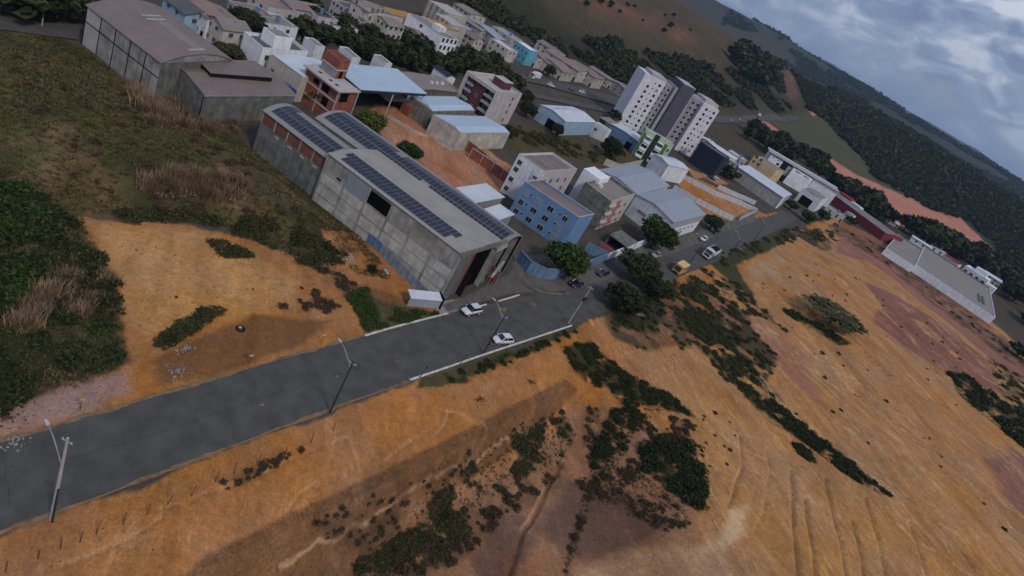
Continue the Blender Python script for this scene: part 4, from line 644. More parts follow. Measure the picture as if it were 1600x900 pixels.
KERBS = [('grey gutter kerb along the near left side of the street', [(-35.31, 39.54), (-32.14, 46.89), (-27.53, 57.31), (-23.24, 67.22), (-16.48, 81.75)]),
 ('grey gutter kerb along the near right side of the street', [(-27.88, 32.51), (-24.86, 38.95), (-20.63, 48.21), (-16.62, 56.86), (-10.17, 70.7), (-6.31, 78.48)]),
 ('white kerb strip along the left side of the street below the grass', [(-16.03, 82.67), (-14.36, 86.47), (-11.89, 91.8), (-7.63, 100.46)]),
 ('short white kerb segment in front of the dark warehouse', [(-4.18, 106.98), (-2.67, 110.22)]),
 ('white kerb segment beside the orange corner patch', [(-1.09, 113.62), (0.58, 117.19), (1.97, 120.5)]),
 ('long white kerb along the right side of the street at the grassy verge', [(-6.41, 78.74), (-2.56, 86.36), (1.81, 95.29), (7.9, 107.27), (14.44, 120.24)]),
 ('low grey kerb curving round the corner of the blue perimeter wall', [(-0.76, 129.56), (2.81, 126.62), (6.25, 126.78), (10.21, 130.99)])]
WALLS = [('pale blue painted block wall running down the long side of the solar warehouse', 2.0, 0.25, 'bluewall',
  [(-45.15, 115.81), (-38.55, 113.91), (-32.9, 110.79), (-27.77, 108.1), (-24.89, 107.0)]),
 ('grey and light blue sheet fence beside the passage of the solar warehouse', 2.2, 0.15, 'sheetfence',
  [(-24.8, 106.8), (-19.78, 104.17), (-14.7, 101.67), (-12.65, 100.51)]),
 ('curved blue perimeter wall at the street corner', 2.8, 0.25, 'blue', [(-2.32, 134.42), (0.94, 131.83), (4.68, 132.63), (7.29, 136.02), (8.84, 140.38)]),
 ('short blue perimeter wall right of the big street tree', 2.6, 0.25, 'blue', [(12.08, 147.11), (14.28, 153.06), (17.07, 160.5)]),
 ('blue side wall between the blue house and the pink striped house', 2.6, 0.25, 'blue', [(11.34, 160.42), (17.36, 161.35)]),
 ('white boundary wall in panels along the pavement', 2.2, 0.25, 'white', [(17.19, 161.12), (22.18, 174.53), (28.13, 190.26)]),
 ('pink low wall at the foot of the pink striped house', 1.6, 0.25, 'pink', [(14.86, 169.04), (18.84, 167.27)]),
 ('brick and concrete panel wall at the far side of the orange yard', 3.0, 0.25, 'brickpanel', [(-29.21, 179.14), (-21.72, 177.93), (-15.0, 175.41)]),
 ('patched red brick and block wall below the pale roofed halls', 3.2, 0.25, 'patch', [(-48.68, 188.96), (-38.35, 185.89), (-28.24, 181.35), (-21.46, 178.48)]),
 ('low concrete kerb wall across the orange yard', 0.7, 0.4, 'concrete', [(-53.79, 174.58), (-46.42, 174.14), (-41.41, 176.0)]),
 ('second low concrete beam across the orange yard', 0.7, 0.4, 'concrete', [(-39.65, 176.81), (-33.52, 175.89)]),
 ('white sheet metal fence along the near side of the construction lot', 2.2, 0.12, 'sheetwhite', [(36.53, 269.47), (47.03, 269.52), (57.64, 271.53), (65.11, 274.27)]),
 ('white sheet metal fence along the far side of the construction lot', 2.2, 0.12, 'sheetwhite',
  [(34.92, 296.87), (46.05, 297.42), (57.65, 299.83), (69.96, 308.38), (80.59, 312.39), (68.34, 279.56)]),
 ('white sheet fence in front of the beige hall', 2.2, 0.12, 'sheetwhite', [(60.31, 317.09), (67.41, 319.01), (74.85, 323.65), (81.59, 326.81)]),
 ('grey rough wall behind the grey halls', 2.6, 0.25, 'concrete', [(6.61, 248.69), (12.69, 252.27), (20.97, 278.91)]),
 ('long low concrete wall at the foot of the grassy slope near the light blue warehouse', 1.2, 0.25, 'concrete', [(-3.8, 279.1), (4.51, 282.29)]),
 ('grey concrete wall behind the brown warehouse yard', 2.4, 0.25, 'concrete', [(-108.76, 161.94), (-106.3, 167.78), (-103.54, 171.47)]),
 ('white low wall at the yard of the red-fronted building', 1.5, 0.3, 'white', [(183.17, 458.0), (190.83, 443.75)])]
DEBRIS = [(-28.6, 99.3, 'planks'), (-27.8, 100.0, 'planks'), (-29.6, 70.2, 'tyre'), (-31.9, 61.7, 'rubble'), (-30.1, 57.8, 'rubble'), (4.4, 83.9, 'rubble'),
 (10.8, 95.3, 'rubble'), (-23.1, 100.1, 'bush'), (-21.2, 102.3, 'slab'), (-37.0, 41.9, 'rubble'), (-34.6, 40.2, 'rubble'), (-24.7, 170.2, 'planks'),
 (-23.2, 170.5, 'planks'), (53.7, 285.4, 'planks'), (57.5, 296.3, 'planks')]
CANOPYPOSTS = [(-62.7, 171.1), (-55.0, 175.4), (-49.7, 188.2), (-51.7, 186.7)]
SHED = ((-14.7, 96.4), (-10.1, 100.8))
# ---------------------------------------------------------------- terrain maths (numpy)
def vnoise(x, y, s, seed=0):
    x = np.asarray(x, float) / s + seed * 17.13; y = np.asarray(y, float) / s - seed * 9.71
    xi = np.floor(x); yi = np.floor(y); fx = x - xi; fy = y - yi
    fx = fx * fx * (3 - 2 * fx); fy = fy * fy * (3 - 2 * fy)
    def h(a, b):
        v = np.sin(a * 127.1 + b * 311.7 + seed * 74.7) * 43758.5453
        return v - np.floor(v)
    return ((h(xi, yi) * (1 - fx) + h(xi + 1, yi) * fx) * (1 - fy) + (h(xi, yi + 1) * (1 - fx) + h(xi + 1, yi + 1) * fx) * fy) * 2 - 1
def fbm(x, y, s, seed=0, n=3):
    r = 0; a = 1; t = 0
    for i in range(n):
        r = r + a * vnoise(x, y, s / 2 ** i, seed + i * 3); t += a; a *= .5
    return r / t
def sdf(x, y, P):
    """distance to a polygon's outline, negative inside"""
    x = np.asarray(x, float); y = np.asarray(y, float)
    d = np.full(x.shape, 1e18); ins = np.zeros(x.shape, bool); n = len(P)
    for i in range(n):
        ax, ay = P[i]; bx, by = P[(i + 1) % n]
        ex, ey = bx - ax, by - ay; L = ex * ex + ey * ey + 1e-9
        t = np.clip(((x - ax) * ex + (y - ay) * ey) / L, 0, 1)
        d = np.minimum(d, (x - ax - t * ex) ** 2 + (y - ay - t * ey) ** 2)
        c = ((ay > y) != (by > y)) & (x < (bx - ax) * (y - ay) / (by - ay + 1e-12) + ax)
        ins ^= c
    d = np.sqrt(d)
    return np.where(ins, -d, d)
def pline(x, y, P):
    """distance to a polyline, the parameter along it, and the value (third item) there"""
    x = np.asarray(x, float); y = np.asarray(y, float)
    d = np.full(x.shape, 1e18); v = np.zeros(x.shape)
    for i in range(len(P) - 1):
        ax, ay = P[i][:2]; bx, by = P[i + 1][:2]
        za = P[i][2] if len(P[i]) > 2 else 0; zb = P[i + 1][2] if len(P[i]) > 2 else 0
        ex, ey = bx - ax, by - ay; L = ex * ex + ey * ey + 1e-9
        t = np.clip(((x - ax) * ex + (y - ay) * ey) / L, 0, 1)
        q = (x - ax - t * ex) ** 2 + (y - ay - t * ey) ** 2
        m = q < d
        d = np.where(m, q, d); v = np.where(m, za + t * (zb - za), v)
    return np.sqrt(d), v
def sst(a, b, t):
    t = np.clip((t - a) / (b - a), 0, 1); return t * t * (3 - 2 * t)
def height(x, y):
    x = np.asarray(x, float); y = np.asarray(y, float)
    r = np.hypot(x, y)
    z = np.atleast_1d(np.zeros(x.shape)); x = np.atleast_1d(x); y = np.atleast_1d(y); r = np.atleast_1d(r)
    fade = sst(0, 26, -sdf(x, y, BENCH_END))
    for P, amp, w, off in TERR:
        d = sdf(x, y, P) + off * fbm(x, y, 14, 5)
        z = z + amp * sst(0, w, -d) * (fade if amp < 0 else 1)
    near = sst(330, 250, r)
    rough = np.clip(np.maximum(-sdf(x, y, WILD), -sdf(x, y, WILD_B)) / 6, 0, 1) * near
    z = z + rough * (fbm(x, y, 26, 2) * .45 + fbm(x, y, 4, 9, 3) * .22)
    for P, dep, w in RUTS:
        m = (x > min(p[0] for p in P) - 4) & (x < max(p[0] for p in P) + 4) & (y > min(p[1] for p in P) - 4) & (y < max(p[1] for p in P) + 4)
        if not m.any(): continue
        xm = x[m]; ym = y[m]
        d, _ = pline(xm + fbm(xm, ym, 5, 31, 2) * .45, ym + fbm(xm, ym, 5, 37, 2) * .45, P)
        z[m] = z[m] - dep * np.exp(-(d / w) ** 2)
    for P in FLAT:
        m = r < 420
        if np.any(m):
            z[m] = z[m] * sst(.6, 3.5, sdf(x[m], y[m], P))
    hz = np.zeros(x.shape)
    for P, w, nz in RIDGES:
        d, v = pline(x + fbm(x, y, w * .7, 41) * w * .22, y + fbm(x, y, w * .7, 43) * w * .22, P)
        d0, _ = pline(x, y, P)
        d = np.where(d0 < w * .25, d0 + (d - d0) * (d0 / (w * .25)), d)
        k = np.clip(1 - d / w, 0, 1); k = k * k * (3 - 2 * k)
        hz = np.maximum(hz, k * (v + fbm(x, y, w * .35, 47, 4) * nz * (1 - k * .6)))
    return z + np.maximum(hz, 0)
# ---------------------------------------------------------------- materials
MATS = {}
def lin(c): return tuple(c) + (1,)
def material(name, col, rough=.85, var=.25, vscale=1.5, bump=0., bscale=8., spec=.3, metal=0., stain=0., wave=None, blocks=None, coord='Object', emit=0, col2=None, fine=.0):
    """plain paint/plaster/metal with uneven colour, streaky wear, optional ribs (wave=(axis, pitch, depth)) or block joints"""
    if name in MATS: return MATS[name]
    m = bpy.data.materials.new(name); m.use_nodes = True; t = m.node_tree; n = t.nodes; L = t.links
    b = n['Principled BSDF']; b.inputs['Roughness'].default_value = rough; b.inputs['Metallic'].default_value = metal; b.inputs['Specular IOR Level'].default_value = spec
    tcx = n.new('ShaderNodeTexCoord'); v = tcx.outputs[coord]
    def noise(s, d=5, vec=v, sc=None):
        if sc:
            mp = n.new('ShaderNodeMapping'); mp.inputs['Scale'].default_value = sc; L.new(vec, mp.inputs[0]); vec = mp.outputs[0]
        x = n.new('ShaderNodeTexNoise'); x.inputs['Scale'].default_value = s; x.inputs['Detail'].default_value = d; L.new(vec, x.inputs['Vector']); return x.outputs['Fac']
    def mixc(f, a, bb, bt='MIX'):
        x = n.new('ShaderNodeMix'); x.data_type = 'RGBA'; x.blend_type = bt
        if isinstance(f, float): x.inputs[0].default_value = f
        else: L.new(f, x.inputs[0])
        for i, q in ((6, a), (7, bb)):
            if isinstance(q, tuple): x.inputs[i].default_value = lin(q)
            else: L.new(q, x.inputs[i])
        return x.outputs[2]
    def rmp(f, a, bb, lo=0., hi=1.):
        x = n.new('ShaderNodeMapRange'); L.new(f, x.inputs[0]); x.inputs[1].default_value = a; x.inputs[2].default_value = bb; x.inputs[3].default_value = lo; x.inputs[4].default_value = hi; return x.outputs[0]
    dk = col2 or tuple(c * (1 - var) for c in col); lt = tuple(min(1, c * (1 + var * .5)) for c in col)
    c = mixc(rmp(noise(vscale * .35, 6), .35, .65), dk, lt)
    if fine: c = mixc(rmp(noise(vscale * 9, 4), .4, .66, 0, fine), c, tuple(q * .45 for q in col))
    if stain:
        c = mixc(rmp(noise(vscale, 6, sc=(1, 1, .12)), .5, .72, 0, stain), c, tuple(q * .38 for q in col))
    h = None
    if wave:
        ax, pitch, dep = wave
        wv = n.new('ShaderNodeTexWave'); wv.bands_direction = ax; wv.inputs['Scale'].default_value = .314159 / pitch; L.new(v, wv.inputs['Vector'])
        h = wv.outputs['Fac']
        bp = n.new('ShaderNodeBump'); bp.inputs['Distance'].default_value = dep; bp.inputs['Strength'].default_value = .8; L.new(h, bp.inputs['Height']); L.new(bp.outputs[0], b.inputs['Normal'])
        # sheet laps, dirt gathered along them
        br = n.new('ShaderNodeTexBrick'); br.offset = 0; br.inputs['Scale'].default_value = 1; br.inputs['Mortar Size'].default_value = .05; br.inputs['Brick Width'].default_value = 1.05 if ax == 'X' else 6.; br.inputs['Row Height'].default_value = 6. if ax == 'X' else 1.05
        br.inputs['Color1'].default_value = lin((.0,) * 3); br.inputs['Color2'].default_value = lin((.35,) * 3); br.inputs['Mortar'].default_value = lin((1,) * 3); L.new(v, br.inputs['Vector'])
        c = mixc(rmp(br.outputs['Color'], 0, 1, 0, .38), c, tuple(q * .6 for q in col))
    elif blocks:
        bw, bh, dep = blocks
        mp = n.new('ShaderNodeMapping'); mp.inputs['Rotation'].default_value = (math.radians(90), 0, 0)
        sx = n.new('ShaderNodeSeparateXYZ'); L.new(v, sx.inputs[0]); cx = n.new('ShaderNodeCombineXYZ')
        ad = n.new('ShaderNodeMath'); ad.operation = 'ADD'; L.new(sx.outputs[0], ad.inputs[0]); L.new(sx.outputs[1], ad.inputs[1]); L.new(ad.outputs[0], cx.inputs[0]); L.new(sx.outputs[2], cx.inputs[1])
        br = n.new('ShaderNodeTexBrick'); br.inputs['Scale'].default_value = 1; br.inputs['Mortar Size'].default_value = .02; br.inputs['Brick Width'].default_value = bw; br.inputs['Row Height'].default_value = bh
        br.inputs['Color1'].default_value = lin((0,) * 3); br.inputs['Color2'].default_value = lin((.7,) * 3); br.inputs['Mortar'].default_value = lin((1,) * 3); L.new(cx.outputs[0], br.inputs['Vector'])
        c = mixc(rmp(br.outputs['Color'], 0, 1, 0, .45), c, tuple(q * .55 for q in col))
        bp = n.new('ShaderNodeBump'); bp.inputs['Distance'].default_value = dep; bp.inputs['Strength'].default_value = .6; bp.invert = True; L.new(br.outputs['Fac'], bp.inputs['Height']); L.new(bp.outputs[0], b.inputs['Normal'])
    elif bump:
        bp = n.new('ShaderNodeBump'); bp.inputs['Distance'].default_value = bump; bp.inputs['Strength'].default_value = .7; L.new(noise(bscale, 6), bp.inputs['Height']); L.new(bp.outputs[0], b.inputs['Normal'])
    if isinstance(c, tuple): b.inputs['Base Color'].default_value = lin(c)
    else: L.new(c, b.inputs['Base Color'])
    MATS[name] = m; return m
def PL_(name, col, **k): return material(name, col, rough=.9, var=k.pop('var', .13), stain=k.pop('stain', .6), bump=.01, **k)
m_white = PL_('white_plaster', (.68, .70, .75))
m_whiteclean = PL_('bright_white_paint', (.80, .82, .87), stain=.25)
m_cream = PL_('cream_plaster', (.50, .46, .42))
m_pinkwhite = PL_('pinkish_white_plaster', (.50, .44, .46))
m_blue = PL_('sky_blue_plaster', (.14, .25, .44), stain=.2)
m_bluewall = PL_('faded_blue_paint', (.13, .21, .33), stain=.6)
m_paleblue = PL_('pale_blue_plaster', (.30, .42, .56), stain=.3)
m_navy = material('navy_sheet', (.018, .026, .055), var=.1, wave=('X', .5, .02))
m_cobalt = PL_('cobalt_paint', (.06, .15, .42))
m_yellow = PL_('yellow_plaster', (.62, .46, .26), stain=.15)
m_green = PL_('pale_green_plaster', (.40, .50, .36), stain=.2)
m_pink = PL_('dull_pink_paint', (.42, .13, .15), stain=.2)
m_maroon = PL_('maroon_plaster', (.13, .045, .05))
m_red = PL_('red_paint', (.22, .03, .04))
m_cyan = PL_('cyan_plaster', (.12, .38, .52), stain=.2)
m_grey = PL_('grey_plaster', (.27, .27, .29))
m_midgrey = PL_('mid_grey_paint', (.34, .34, .38), stain=.15)
m_darkgrey = PL_('slate_grey_paint', (.085, .085, .11), stain=.1)
m_black = PL_('charcoal_plaster', (.014, .014, .015), stain=.0, spec=.05)
m_conc = material('weathered_concrete', (.34, .325, .30), rough=.93, var=.4, vscale=1.1, stain=.7, bump=.02, bscale=6, fine=.35)
m_concw = material('stained_grey_render', (.23, .225, .21), rough=.93, var=.5, vscale=2.2, stain=.85, bump=.02, bscale=6, fine=.6)
m_concd = material('dark_concrete', (.165, .165, .155), rough=.93, var=.35, stain=.8, bump=.02)
m_concl = material('pale_concrete', (.42, .40, .37), rough=.9, var=.2, stain=.3, bump=.02)
m_block = material('concrete_blockwork', (.56, .54, .49), rough=.93, var=.35, vscale=1.2, stain=.6, blocks=(.9, .45, .015), fine=.3)
m_brick = material('red_hollow_brick', (.30, .10, .065), rough=.93, var=.3, vscale=2, blocks=(.45, .26, .02), stain=.25)
m_brickd = material('dark_red_brick', (.17, .06, .045), rough=.93, var=.3, vscale=2, blocks=(.45, .26, .02), stain=.4)
m_slab = PL_('pale_cement_slab', (.46, .43, .43), stain=.2, fine=.3)
def roofm(name, col, ax, pitch=.28, dep=.03, **k): return material(name, col, rough=k.pop('rough', .6), var=k.pop('var', .12), vscale=.7, wave=(ax, pitch, dep), **k)
m_rbrown = roofm('brown_fibre_cement_roof', (.215, .165, .155), 'X')
m_rbrownY = roofm('brown_roof_ribs_crosswise', (.20, .155, .145), 'Y')
m_rbeige = roofm('beige_metal_roof', (.33, .31, .285), 'X', rough=.5)
m_rgrey = roofm('grey_barrel_roof', (.26, .255, .255), 'X', rough=.5)
m_rblue = roofm('pale_blue_metal_roof', (.42, .53, .66), 'X', rough=.45, var=.06)
m_rwhite = roofm('white_metal_roof', (.58, .62, .70), 'X', rough=.45, var=.08)
m_rgb = roofm('blue_grey_metal_roof', (.30, .335, .39), 'X', rough=.45, var=.08)
m_rtaupe = roofm('taupe_roof', (.245, .215, .195), 'X')
m_rterra = roofm('faded_terracotta_roof', (.27, .185, .165), 'X')
m_ryellow = roofm('ochre_metal_roof', (.40, .21, .05), 'X')
m_rdark = roofm('dark_grey_roof', (.10, .10, .10), 'X')
m_frame = material('window_frame_aluminium', (.45, .46, .48), rough=.5, var=.05)
m_glass = material('dark_window_glass', (.012, .015, .02), rough=.12, var=.1, spec=.6)
m_glassl = material('curtained_glass', (.22, .24, .27), rough=.25, var=.3, vscale=3, spec=.6)
m_void = material('unlit_interior', (.006, .006, .006), rough=.95, var=.3, spec=.02)
m_steel = material('galvanised_steel', (.33, .34, .35), rough=.5, var=.2, metal=.3)
m_pole = material('pole_concrete', (.38, .37, .35), rough=.9, var=.2, stain=.3)
m_poled = material('dark_tarred_pole', (.035, .035, .035), rough=.8, var=.3)
m_wood = material('weathered_wood', (.10, .055, .035), rough=.95, var=.35, vscale=6)
m_woodl = material('raw_planks', (.40, .29, .22), rough=.9, var=.3, vscale=3)
m_tyre = material('tyre_rubber', (.014, .014, .014), rough=.9, var=.2)
m_cell = material('solar_cells', (.012, .014, .034), rough=.3, var=.3, vscale=1.2, spec=.5)
m_alu = material('panel_rim_aluminium', (.19, .195, .22), rough=.4, var=.1, metal=.4)
m_kerb = material('whitewashed_kerb', (.62, .61, .58), rough=.9, var=.3, vscale=4, stain=.3, fine=.5)
m_kerbg = material('grey_kerb', (.21, .155, .105), rough=.9, var=.3, vscale=4)
m_asphalt = material('worn_asphalt', (.086, .083, .079), rough=.92, var=.24, vscale=1.2, bump=.012, bscale=14, fine=.35, coord='Object')
m_asphaltd = material('patched_dark_asphalt', (.055, .054, .053), rough=.9, var=.35, vscale=1.2, bump=.012, bscale=14)
m_bark = material('tree_bark', (.07, .055, .04), rough=.95, var=.4, vscale=5)
def leafm(name, c1, c2):
    if name in MATS: return MATS[name]
    m = bpy.data.materials.new(name); m.use_nodes = True; t = m.node_tree; n = t.nodes; L = t.links; b = n['Principled BSDF']
    b.inputs['Roughness'].default_value = .75; b.inputs['Specular IOR Level'].default_value = .15
    g = n.new('ShaderNodeNewGeometry'); oi = n.new('ShaderNodeObjectInfo')
    x = n.new('ShaderNodeMix'); x.data_type = 'RGBA'; L.new(g.outputs['Random Per Island'], x.inputs[0]); x.inputs[6].default_value = lin(tuple(q * .8 for q in c1)); x.inputs[7].default_value = lin(tuple(q * .82 for q in c2))
    h = n.new('ShaderNodeHueSaturation'); mr = n.new('ShaderNodeMapRange'); L.new(oi.outputs['Random'], mr.inputs[0]); mr.inputs[3].default_value = .75; mr.inputs[4].default_value = 1.25
    L.new(mr.outputs[0], h.inputs['Value']); L.new(x.outputs[2], h.inputs['Color']); L.new(h.outputs[0], b.inputs['Base Color'])
    MATS[name] = m; return m
LEAF = {'dark': leafm('dark_leaves', (.014, .024, .008), (.062, .074, .028)), 'green': leafm('green_leaves', (.018, .042, .010), (.06, .095, .022)),
        'olive': leafm('olive_leaves', (.03, .036, .014), (.09, .088, .034)), 'lime': leafm('lime_leaves', (.05, .07, .012), (.15, .17, .03)),
        'dry': leafm('dry_straw', (.12, .08, .05), (.36, .25, .16)), 'brown': leafm('brown_brush', (.045, .03, .018), (.12, .08, .05)),
        'lone': leafm('dusty_leaves', (.03, .03, .014), (.07, .06, .03)), 'sparse': leafm('sparse_leaves', (.02, .035, .012), (.08, .08, .028)),
        'grass': leafm('grass_blades', (.035, .045, .012), (.13, .115, .038)), 'tan': leafm('straw_grass', (.12, .085, .04), (.27, .19, .10)),
        'forest': leafm('forest_canopy', (.014, .022, .010), (.058, .066, .028))}
# ---------------------------------------------------------------- helpers
def tag(o, label=None, cat=None, group=None, kind=None):
    if label: o['label'] = label
    if cat: o['category'] = cat
    if group: o['group'] = group
    if kind: o['kind'] = kind
    return o
def empty(name, x, y, z, rz=0, label=None, cat=None, group=None):
    o = bpy.data.objects.new(name, None); COL.objects.link(o); o.location = (x, y, z); o.rotation_euler = (0, 0, rz); o.empty_display_size = .5
    return tag(o, label, cat, group)
def inst(name, me, parent=None, loc=(0, 0, 0), rot=(0, 0, 0), sc=(1, 1, 1)):
    o = bpy.data.objects.new(name, me); COL.objects.link(o)
    if parent is not None: o.parent = parent
    o.location = loc; o.rotation_euler = rot; o.scale = sc if isinstance(sc, tuple) else (sc,) * 3
    return o
class MB:
    def __init__(s, sk=0.): s.v = []; s.f = []; s.sk = sk
    def add(s, vs, fs):
        o = len(s.v); s.v += [tuple(p) for p in vs]; s.f += [tuple(i + o for i in f) for f in fs]; return s
    def box(s, x0, y0, z0, x1, y1, z1):
        return s.add([(x0, y0, z0), (x1, y0, z0), (x1, y1, z0), (x0, y1, z0), (x0, y0, z1), (x1, y0, z1), (x1, y1, z1), (x0, y1, z1)],
                     [(0, 3, 2, 1), (4, 5, 6, 7), (0, 1, 5, 4), (1, 2, 6, 5), (2, 3, 7, 6), (3, 0, 4, 7)])
    def poly(s, pts): return s.add(pts, [tuple(range(len(pts)))])
    def slab(s, quad, t):
        """sheet with thickness t downwards"""
        n = len(quad); lo = [(p[0], p[1], p[2] - t) for p in quad]
        return s.add(list(quad) + lo, [tuple(range(n)), tuple(range(2 * n - 1, n - 1, -1))] + [(i, i + n, (i + 1) % n + n, (i + 1) % n) for i in range(n)])
    def tube(s, p0, p1, r0, r1=None, n=6):
        r1 = r0 if r1 is None else r1
        a = Vector(p0); b = Vector(p1); d = (b - a).normalized(); u = d.orthogonal().normalized(); w_ = d.cross(u); vs = []
        for c, r in ((a, r0), (b, r1)):
            for i in range(n):
                t = 2 * math.pi * i / n; vs.append(tuple(c + (u * math.cos(t) + w_ * math.sin(t)) * r))
        return s.add(vs, [(i, (i + 1) % n, (i + 1) % n + n, i + n) for i in range(n)] + [tuple(range(n - 1, -1, -1)), tuple(range(n, 2 * n))])
    def mesh(s, name, mat, smooth=False):
        me = bpy.data.meshes.new(name)
        vs = [(x - y * math.sin(s.sk), y * math.cos(s.sk), z) for x, y, z in s.v] if s.sk else s.v
        me.from_pydata(vs, [], s.f); me.materials.append(mat)
        if smooth: me.polygons.foreach_set('use_smooth', [True] * len(me.polygons))
        me.update(); return me
    def build(s, name, mat, parent=None, smooth=False): return inst(name, s.mesh(name, mat, smooth), parent)
def npmesh(name, V, F, mat, smooth=False):
    me = bpy.data.meshes.new(name); V = np.asarray(V, np.float32); F = np.asarray(F, np.int32); k = F.shape[1]
    me.vertices.add(len(V)); me.vertices.foreach_set('co', V.ravel()); me.loops.add(F.size); me.loops.foreach_set('vertex_index', F.ravel())
    me.polygons.add(len(F)); me.polygons.foreach_set('loop_start', np.arange(0, F.size, k, dtype=np.int32)); me.polygons.foreach_set('loop_total', np.full(len(F), k, np.int32))
    if smooth: me.polygons.foreach_set('use_smooth', np.ones(len(F), bool))
    if mat: me.materials.append(mat)
    me.update(calc_edges=True); return me
GR = {}
def hgrid(X, Y):
    """height read off the ground mesh's own rings"""
    X = np.asarray(X, float); Y = np.asarray(Y, float)
    r = np.hypot(X, Y); a = np.degrees(np.arctan2(X, Y)); i = np.clip(np.searchsorted(GR['r'], r) - 1, 0, len(GR['r']) - 2); j = np.clip(np.searchsorted(GR['a'], a) - 1, 0, len(GR['a']) - 2)
    u = (r - GR['r'][i]) / (GR['r'][i + 1] - GR['r'][i]); v = (a - GR['a'][j]) / (GR['a'][j + 1] - GR['a'][j]); Z = GR['z']
    return (Z[i, j] * (1 - u) + Z[i + 1, j] * u) * (1 - v) + (Z[i, j + 1] * (1 - u) + Z[i + 1, j + 1] * u) * v
def hz(x, y): return float(hgrid(np.array([x]), np.array([y]))[0])
rng = np.random.default_rng(11)
def leaves(n, R, size, shape='dome', seed=0, elong=1.6, hollow=.35):
    """n little leaf-cluster faces spread through a crown volume of radii R"""
    g = np.random.default_rng(seed)
    if shape == 'lobes':
        k = 18; q_ = (np.arange(k) + .5) / k; ph = np.arccos(1 - 1.75 * q_); tt = 2.39996 * np.arange(k) + seed; cs = np.stack([np.cos(tt) * np.sin(ph), np.sin(tt) * np.sin(ph), np.cos(ph)], 1)
        cs *= g.uniform(.50, .74, (k, 1)); rr = g.uniform(.24, .40, k); w_ = g.integers(0, k, n); d = g.normal(size=(n, 3)); d /= np.linalg.norm(d, axis=1)[:, None]
        c = cs[w_] + d * (rr[w_] * g.uniform(.55, 1.05, n))[:, None]
    elif shape == 'dome':
        d = g.normal(size=(n, 3)); d /= np.linalg.norm(d, axis=1)[:, None]; d[:, 2] = np.abs(d[:, 2]); c = d * (g.uniform(hollow, 1, n) ** .5)[:, None]
        c *= (1 + .28 * np.sin(d[:, :1] * 5 + seed) * np.cos(d[:, 1:2] * 6 + seed))
    elif shape == 'tuft':
        a = g.uniform(0, 6.283, n); r = g.uniform(0, .55, n) ** .8; c = np.stack([np.cos(a) * r, np.sin(a) * r, np.zeros(n)], 1)
    R = np.asarray(R, float)
    if shape == 'tuft':
        a2 = g.uniform(0, 6.283, n); ln = g.uniform(.5, 1, n)
        tip = c + np.stack([np.cos(a2) * .5, np.sin(a2) * .5, ln], 1) * np.array([1, 1, 1]); side = np.stack([-np.sin(a2), np.cos(a2), np.zeros(n)], 1) * size
        V = np.stack([c * R - side, c * R + side, tip * R], 1).reshape(-1, 3); F = np.arange(n * 3).reshape(-1, 3)
        return V, F
    nr = g.normal(size=(n, 3)); nr[:, 2] += .7; nr /= np.linalg.norm(nr, axis=1)[:, None]
    t = np.cross(nr, g.normal(size=(n, 3))); t /= np.linalg.norm(t, axis=1)[:, None]; b = np.cross(nr, t)
    s = size * g.uniform(.6, 1.3, n)[:, None]; C = c * R
    V = np.stack([C - t * s * elong, C - b * s, C + t * s * elong, C + b * s], 1).reshape(-1, 3); F = np.arange(n * 4).reshape(-1, 4)
    return V, F
